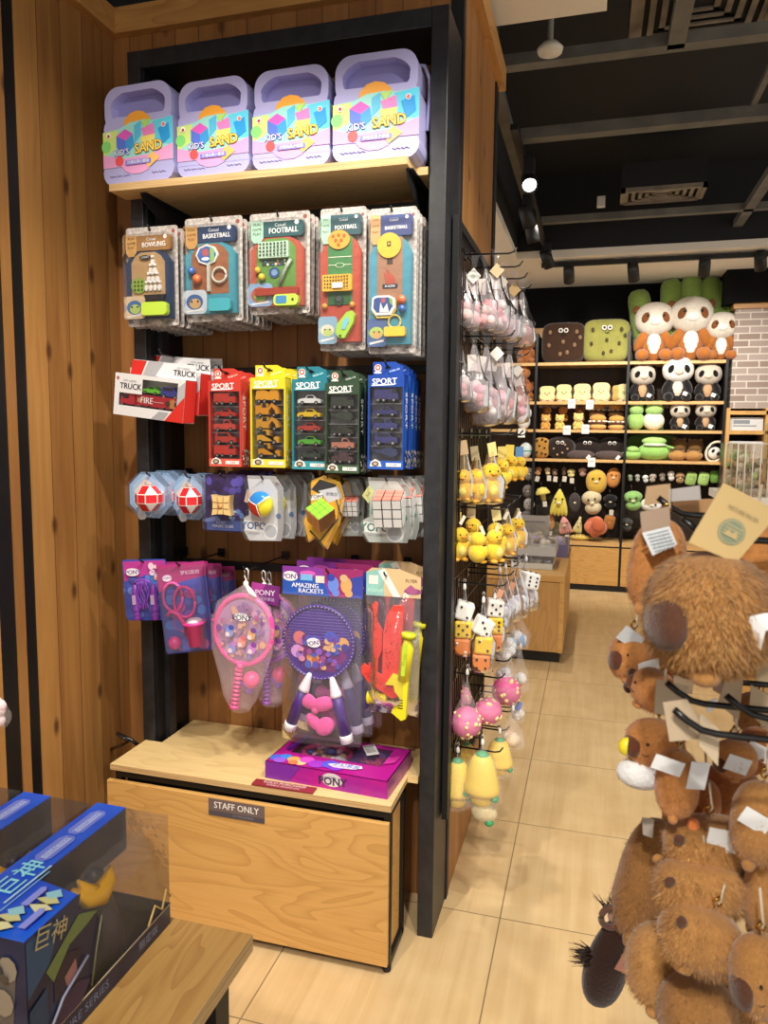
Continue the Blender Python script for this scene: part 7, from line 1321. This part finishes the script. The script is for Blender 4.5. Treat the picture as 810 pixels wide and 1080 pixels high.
def capy(label, px, py, D, wpx, hpx, col='tan', yaw=0.0, tilt=0.0, depth=.8, cord=.05, muzzle=True, ears=True, tags=(), furn=1500, p=.8, extra=None, face=True, ex=None):
    """loaf shaped capybara plush: muzzle at local -X, ears behind it, short arms and feet below"""
    w, h = wpx*D/FPX/2, hpx*D/FPX/2; base, hair, mz = FC[col]; c0 = dist(px, py, D)
    t = thing('capybara_plush', label, 'capybara plush', GRP, c0, (0, tilt, YAW*.6+yaw)); d = min(w, h)*depth; C_ = plush(base, 260)
    b = MB(); b.ell((0, 0, 0), (w, d, h), C_, None, 28, 18, p)
    for s in (-1, 1): b.ell((-w*.25, s*d*.55, -h*.92), (w*.24, d*.24, h*.16), C_, None, 10, 7)
    b.build('body', t)
    if furn: fb_ = MB(); fur(fb_, (0, 0, 0), (w, d, h), p, None, furn, min(.010, w*.16), [plush(x, 260) for x in hair], len(label)); fb_.build('fur', t)
    if muzzle:
        b = MB(); b.ell((-w*.80, -d*.25, -h*.18), (w*.26, d*.62, h*.44), plush(mz, 260), MX.Rotation(.1, 4, 'Y'), 14, 10, .85); b.build('muzzle', t)
        b = MB() if face else None
        if face: b.ell((-w*.48, -d*.88, h*.22), (w*.06, d*.07, h*.07), pm('#14100c', .2), None, 10, 7); b.tube([(-w*.62, -d*.80, -h*.22), (-w*.5, -d*.9, -h*.26), (-w*.4, -d*.95, -h*.2)], w*.015, '#2a1810', 5); b.build('face', t)
    if ears:
        for s in (-1, 1): MB().ell((0, 0, 0), (w*.13, d*.10, h*.20), plush(mz if s < 0 else base, 260), MX.Translation((-w*(.18 if ex is None else ex), s*d*(.55 if ex is None else .8), h*(.92 if ex is None else .62))) @ MX.Rotation(-.4, 4, 'Y'), 10, 7).build('ear', t)
    if ex is not None: MB().ell((-w*.62, -d*.80, h*.18), (w*.045, d*.06, h*.06), pm('#14100c', .2), None, 10, 7).tube([(-w*.84, -d*.5, -h*.30), (-w*.74, -d*.68, -h*.36), (-w*.62, -d*.82, -h*.30)], w*.014, '#3a2418', 5).build('face', t)
    MB().tube([(0, 0, h*.9), (.003, 0, h+.012), (0, 0, h+cord)], .0014, '#c8b8a0', 5).tube([(0, 0, h+.004), (.004, 0, h+.010), (0, 0, h+.016), (-.004, 0, h+.010)], .0018, pm('#c8a050', .25, 1), 6, True).build('cord', t)
    for tw, th, tc, loc, rot in tags: paper_tag(t, tw, th, tc, (loc[0]*w, loc[1]*d, loc[2]*h), rot, 'fabric_tag')
    if extra: extra(t, w, d, h)
    return t
def ribbon(t, w, d, h):
    b = MB(); pts = [(w*.30, -d*.86, -h*.14), (w*.28, -d*1.02, h*.18), (w*.48, -d*1.06, h*.24), (w*.74, -d*.98, h*.20), (w*.95, -d*.75, h*.06)]; vs = []
    for i, q in enumerate(pts): ww = .011*(1-.12*i); vs += [(q[0]-ww*.6, q[1], q[2]+.0), (q[0]+ww*.5, q[1]-.004, q[2]-ww*1.1)]
    b.add(vs, [(2*i, 2*i+1, 2*i+3, 2*i+2) for i in range(len(pts)-1)], pm('#eef0f2', .6), True); b.build('white_ribbon', t)
capy('large round brown capybara plush with a white ribbon loop, right foreground under the tan card', 747, 646, .62, 128, 128, 'tan', .15, .0, .95, .02, True, False, (), 12000, .9, ribbon, False)
capy('orange brown capybara plush with ears at the left, behind grey and white tags', 692, 596, .73, 56, 100, 'orange', -.3, .12, .9, .03, False, True, (), 3000, .85)
capy('orange brown capybara plush with dark muzzle at the right picture edge', 798, 600, .70, 66, 90, 'orange', 2.6, 0, .9, .04, True, False, (), 2500, .85)
capy('small orange capybara with dark snout and grey tag, leftmost under the big capybara', 664, 692, .92, 42, 50, 'orange', .2, .1, .9, .05, True, False, ((.03, .02, '#c8ccd0', (-.2, -.8, 1.2), (.2, .5, 0)), (.03, .016, '#eef0f0', (.5, -1.1, .1), (.1, -.3, .2))), 1200)
capy('orange bear headed plush with two dark round ears, second from top at the left', 690, 728, .86, 52, 44, 'orange', -.9, .3, .9, .06, True, False, (), 1200, .9, lambda t, w, d, h: [MB().ell((-w*1.05, -d*.2, e), (w*.25, d*.22, h*.28), plush('#4a281a', 260), None, 10, 7).build('ear', t) for e in (h*.15, -h*.65)])
def duckling(t, w, d, h):
    MB().ell((-w*.35, -d*.2, -h*1.25), (w*.85, d*.8, h*.62), plush('#e6e8ea', 200), None, 14, 9).build('white_body', t); MB().ell((-w*.98, -d*.3, -h*.15), (w*.30, d*.3, h*.38), pm('#f0e02c', .5), None, 12, 8).build('yellow_ball', t)
capy('brown capybara with white fluffy body and a bright yellow ball, left side of the rack', 690, 784, .84, 62, 52, 'orange', .1, .1, .9, .06, True, False, (), 1400, .9, duckling)
capy('upright orange brown capybara plush above the three stacked capybaras', 714, 826, .76, 44, 74, 'orange', .0, .0, .9, .05, False, False, ((.03, .016, '#eceef0', (-.6, -1.0, .95), (.1, .3, 0)), (.02, .03, '#e4e6ea', (.75, -1.0, .9), (.1, .1, .2))), 2200, .85)
def puff(t, w, d, h): MB().ell((-w*.42, -d*.4, h*.95), (w*.14, d*.2, h*.26), plush('#e8854a', 260), None, 10, 7).build('orange_puff', t)
capy('topmost of three stacked capybaras, with orange puff and white tag on its head', 748, 892, .78, 92, 60, 'tan', .0, -.05, .95, .04, False, True, ((.022, .034, '#eef2f4', (.05, -1.02, 1.15), (.15, .15, -.1)), (.028, .014, '#f0f0ee', (.42, -1.0, .75), (.1, -.2, 0))), 3000, .72, puff, True, .80)
capy('middle of three stacked capybaras', 738, 936, .76, 94, 54, 'tan', .05, .02, .95, .03, False, True, (), 3000, .7, None, True, .82); capy('lowest of three stacked capybaras, round ear at its left', 738, 988, .74, 84, 66, 'tan', -.05, .35, .95, .03, False, True, (), 3000, .75, None, True, .82)
capy('tall pale brown capybara body hanging behind the stacked three at the left', 681, 926, 1.0, 56, 130, 'brown', .2, .25, .9, .05, False, False, (), 3000, .8); capy('pale tan capybara plush at the bottom left of the rack', 698, 1018, .86, 74, 84, 'pale', .1, .1, .9, .05, False, False, (), 2600, .85)
capy('brown capybara plush half hidden behind the upright one', 770, 842, .88, 66, 70, 'red', .1, 0, .9, .05, False, False, (), 1800, .85)
for k, (px, py, D, w, h, c, lb, tg) in enumerate(((775, 800, .80, 44, 40, 'orange', 'small orange capybara with a white wrap tag under the lowest hooks at the right', 1), (800, 868, .72, 56, 90, 'tan', 'tan capybara at the right edge beside the topmost stacked one', 1), (772, 925, .92, 60, 80, 'brown', 'shadowed brown capybara behind the right end of the stack', 0), (806, 940, .74, 40, 100, 'tan', 'tan capybara cut by the right picture edge, beside the middle stacked one', 0), (803, 1030, .70, 64, 90, 'tan', 'tan capybara in the lower right corner', 0), (770, 1048, .88, 70, 90, 'brown', 'dark shadowed capybara between the lower right corner and the stack', 0), (735, 1070, .78, 80, 80, 'brown', 'brown capybara at the bottom edge under the stacked three', 0),
                                                (800, 790, .84, 40, 46, 'red', 'reddish brown plush under the hooks at the right picture edge', 1), (742, 846, .84, 34, 50, 'red', 'reddish plush squeezed between the upright capybara and the one behind', 0), (704, 700, .95, 34, 46, 'red', 'dark reddish plush hanging behind the small orange capybara', 0), (768, 700, .9, 70, 30, 'red', 'reddish brown plush behind the upper row of hooks', 0), (800, 752, .95, 50, 44, 'brown', 'brown plush behind the middle hook row at the right', 0))):
    capy(lb, px, py, D, w, h, c, R.uniform(-.3, .3), R.uniform(-.1, .1), .9, .05, k in (0, 4), False, ((.026, .018, '#eef0f2', (-.1, -1.03, .5), (.1, .4, 0)),) if tg else (), 1300, .85)
# dark monkey like plush with spiky tuft and curled ear
c0 = dist(637, 985, 1.02); t = thing('dark_plush', 'dark brown shaggy plush with curled pink ear and spiky tufts beside the floor aisle', 'plush', None, c0, (0, .1, YAW)); s = 1.02/FPX; DK = plush('#32201a', 260); b = MB()
b.ell((12*s, 0, -30*s), (22*s, 17*s, 50*s), DK, MX.Rotation(.12, 4, 'Y'), 18, 14, .9, .8, 1.15); b.build('body', t)
b = MB(); b.tube([(3*s+11*s*math.cos(a), -6*s, 23*s+11*s*math.sin(a)) for a in [PI*.15+q*.28 for q in range(20)]], 3.4*s, plush('#6a4c42', 260), 8); b.ell((6*s, -2*s, 24*s), (6*s, 3*s, 9*s), plush('#b08a80', 260), None, 12, 8); b.build('ear', t)
b = MB(); g = random.Random(1)
for k in range(60): a = g.uniform(.9, 2.4); q0 = V((4*s+g.uniform(-8, 10)*s, g.uniform(-6, 6)*s, 30*s)); b.tube([q0, q0+V((math.cos(a)*g.uniform(8, 22)*s, g.uniform(-4, 4)*s, math.sin(a)*g.uniform(8, 18)*s))], [.0008, .0002], pm('#3a2820', .6), 3)
for k in range(110): a = g.uniform(2.6, 3.9); q0 = V((-8*s, g.uniform(-6, 6)*s, -28*s+g.uniform(-8, 8)*s)); b.tube([q0, q0+V((math.cos(a)*g.uniform(10, 26)*s, g.uniform(-6, 6)*s, -math.sin(a)*g.uniform(4, 18)*s))], [.0011, .0002], pm('#2e1e16', .6), 3)
o_ = b.build('hair_tuft', t); o_['kind'] = 'stuff'
MB().tube([(6*s, 0, 20*s), (18*s, 0, 60*s), (22*s, 0, 130*s)], .0016, '#7a4a3a', 5).build('cord', t); paper_tag(t, 14*s, 22*s, '#b07a6a', (22*s, -20*s, -6*s), (.1, .3, 0)); 
# rack hooks and cardboard tags
t = thing('plush_rack', 'black wire rack at the right edge whose hooks carry brown plush', 'display rack', None, (0, 0, 0)); XR = .46
b = MB()
for y in (.50, 1.20): b.bb(XR-.012, XR+.012, y-.012, y+.012, 0, 1.70, BLK)
b.bb(XR-.01, XR+.01, .5, 1.2, 1.68, 1.70, BLK); b.bb(XR-.15, XR+.25, .46, 1.24, 0, .03, BLK); b.build('rack_frame', t); b = MB()
for k in range(14): b.box((XR, .85, .15+.115*k), (.005, .70, .005), HOOK)
for k in range(13): b.box((XR, .53+.053*k, .85), (.005, .005, 1.66), HOOK)
b.build('wire', t)
def rack_hook(px, py, D, label):
    p = dist(px, py, D); MBt = MB(); L = XR-p.x; MBt.tube([(0, 0, .002), (.010, 0, -.006), (.022, 0, -.013), (.034, 0, -.015), (L, 0, -.015)], .0031, HOOK, 8); o = MBt.build('rack_hook', loc=p); tag(o, label, 'hook', 'upturned hooks of the plush rack')
rack_hook(694, 527, .74, 'upper upturned hook behind the tan card'); rack_hook(719, 549, .66, 'upper upturned hook just below the first, behind the big capybara'); rack_hook(697, 697, .76, 'farthest of three lower hooks under the big capybara'); rack_hook(703, 722, .69, 'middle of three lower hooks under the big capybara'); rack_hook(711, 751, .62, 'nearest of three lower hooks under the big capybara'); rack_hook(766, 736, .66, 'lower hook starting further right beside the cardboard tags'); rack_hook(745, 688, .84, 'hidden hook line behind the big capybara')
def swing_tag(label, corners, D, col, marks=None, group='cardboard swing tags on the plush rack'):
    P = [dist(px, py, D+dd) for px, py, dd in corners]; c = sum(P, V((0, 0, 0)))/4; t = thing('swing_tag', label, 'swing tag', group, c); n = (P[1]-P[0]).cross(P[3]-P[0]).normalized(); b = MB(); b.add([p-c+n*.0005 for p in P]+[p-c-n*.0005 for p in P], [(0, 1, 2, 3), (7, 6, 5, 4), (0, 4, 5, 1), (1, 5, 6, 2), (2, 6, 7, 3), (3, 7, 4, 0)], pm(col, .85)); b.build('card', t)
    X_ = (P[1]-P[0]); Z_ = (P[3]-P[0])
    if n.dot(_f) > 0: n = -n
    M = MX(((X_.x, -n.x, -Z_.x, 0), (X_.y, -n.y, -Z_.y, 0), (X_.z, -n.z, -Z_.z, 0), (0, 0, 0, 1)))
    if marks: b = MB(); A = Art(b, 1, 1, -.0008, .0002, MX.Translation(P[0]-c+X_*.5) @ M); marks(A); b.build('print', t)
def logo(A):
    for r_, c_ in ((.22, '#7f8c74'), (.20, '#bfa878'), (.185, '#7f8c74')): A.c(.5, .58, r_, c_, 0, .88, 28)
    for k in range(4): A.r(.36, .49+.05*k, .64, .505+.05*k, '#bfa878')
    A.poly([(.38, .66), (.44, .56), (.5, .62), (.56, .54), (.62, .66)], '#bfa878'); A.t('NATURE PLUSH', .5, .27, .075, '#6a6450', 0, 1)
def lines(A):
    for k in range(6): A.r(.1, .12+.14*k, .9, .155+.14*k, '#8a94a0'); 
    for k in range(5): A.r(.2+.15*k, .08, .215+.15*k, .9, '#c8d0d8')
swing_tag('large tan cardboard swing tag with round leaf emblem above the big capybara', ((763, 509, 0), (822, 540, .0), (776, 594, 0), (726, 572, 0)), .60, '#c8ad78', logo)
swing_tag('white tag with blue lined print on the orange capybara', ((677, 562, 0), (706, 555, 0), (714, 574, 0), (688, 586, 0)), .69, '#dfe6ea', lines); swing_tag('grey brown tag above the white lined tag', ((675, 540, 0), (706, 534, 0), (707, 555, 0), (677, 562, 0)), .695, '#a8917e'); swing_tag('brown paper tag above the upper hook', ((682, 513, 0), (707, 510, 0), (706, 530, 0), (679, 533, 0)), .74, '#b89a76'); swing_tag('grey printed tag right of the brown paper tag', ((707, 516, 0), (738, 512, 0), (739, 527, 0), (706, 529, 0)), .75, '#b8b2b0')
swing_tag('long pale brown tag lying along the upper hook', ((710, 527, 0), (752, 526, 0), (750, 541, 0), (708, 538, 0)), .77, '#b98e62')
def dots(A): A.c(.55, .42, .05, '#a88a68'); A.c(.35, .36, .03, '#b89a78'); A.c(.82, .7, .04, '#a88a68')
swing_tag('beige tag on the middle lower hook, left of the nearest hook', ((692, 716, 0), (726, 724, 0), (722, 758, 0), (690, 752, 0)), .72, '#b8a58c'); swing_tag('large beige folded tag on the nearest lower hook', ((699, 741, 0), (724, 737, 0), (752, 778, .0), (706, 782, 0)), .63, '#bda98e', dots); swing_tag('lower flap of beige tag hanging under the nearest hook', ((738, 752, 0), (759, 769, .0), (757, 808, 0), (737, 786, 0)), .625, '#c4b196'); swing_tag('beige tag on the middle hook right of its crossbar', ((768, 706, 0), (784, 714, 0), (779, 760, 0), (757, 742, 0)), .73, '#b09a80'); swing_tag('beige tag near the right end of the middle hook', ((792, 722, 0), (818, 738, 0), (815, 775, 0), (790, 752, 0)), .72, '#b8a388'); swing_tag('pinkish brown tag behind the middle hook', ((752, 700, 0), (772, 712, 0), (768, 738, 0), (752, 728, 0)), .78, '#a58a7c'); swing_tag('beige tag far behind the hook tips at the left', ((710, 712, 0), (732, 716, 0), (730, 732, 0), (712, 730, 0)), .80, '#b49c80'); swing_tag('beige tag at the right edge above the middle hook', ((798, 700, 0), (815, 694, 0), (815, 722, 0), (796, 724, 0)), .80, '#b4a07e')
swing_tag('small white sewn label on the middle hook below the big capybara', ((744, 740, 0), (757, 736, 0), (753, 748, 0), (746, 752, 0)), .72, '#e8eaee')
swing_tag('dark lens shaped keyring at the left behind the stacked capybaras', ((677, 862, 0), (690, 864, 0), (688, 884, 0), (678, 880, 0)), .92, '#c8c0b4')

# ------------------------------------------------------------------ light
W = bpy.data.worlds.new('store'); scene.world = W; W.use_nodes = True; W.node_tree.nodes['Background'].inputs[0].default_value = (1.0, .94, .86, 1); W.node_tree.nodes['Background'].inputs[1].default_value = .75
def spot(name, p, tgt, power, size=60, blend=.5, r=.035, col=(1, .93, .82)):
    l = bpy.data.lights.new(name, 'SPOT'); l.energy = power; l.spot_size = math.radians(size); l.spot_blend = blend; l.shadow_soft_size = r; l.color = col
    o = bpy.data.objects.new(name, l); COL.objects.link(o); o.location = p; o.rotation_euler = (V(tgt)-V(p)).to_track_quat('-Z', 'Y').to_euler(); return o
spot('bay_spot', (-.75, .75, 3.1), (-.95, 2.1, 1.1), 100, 62)
spot('bay_spot', (.15, .95, 3.1), (-.75, 2.1, 1.05), 84, 62)
spot('wall_spot', (-.3, .3, 3.1), (-1.5, 1.9, 1.3), 60, 60)
spot('grid_spot', (.55, 1.3, 3.1), (-.35, 2.5, 1.1), 85, 60)
spot('rack_fill_spot', (-.1, -1.0, 2.9), (.12, .75, 1.15), 110, 50)  # added fill from behind the camera, brightens the tags facing it
spot('table_spot', (-.3, -.7, 3.0), (-.7, .75, .8), 90, 50)
spot('aisle_spot', (-.45, 3.6, 3.05), (.15, 3.6, 0), 85, 100, .8)
spot('aisle_spot', (-.45, 5.6, 3.05), (.2, 5.8, 0), 95, 100, .8)
spot('counter_fill_spot', (1.0, 3.3, 3.0), (1.25, 4.75, 1.1), 60, 50, .6)  # added fill that lifts the dim acrylic boxes, belongs to no fitting
for x, tx, pw in ((-.3, -.2, 95), (.3, .4, 85), (.92, .9, 75), (1.45, 1.6, 35)): spot('shelf_spot', (x, 5.9, 2.95), (tx, 7.7, 1.45), pw, 80, .7)
scene.view_settings.view_transform = 'Standard'; scene.view_settings.look = 'None'; scene.view_settings.gamma = 1; scene.view_settings.use_curve_mapping = False; scene.view_settings.exposure = 0.3
scene.cycles.transparent_max_bounces = 32; scene.cycles.max_bounces = 8; scene.cycles.use_denoising = True
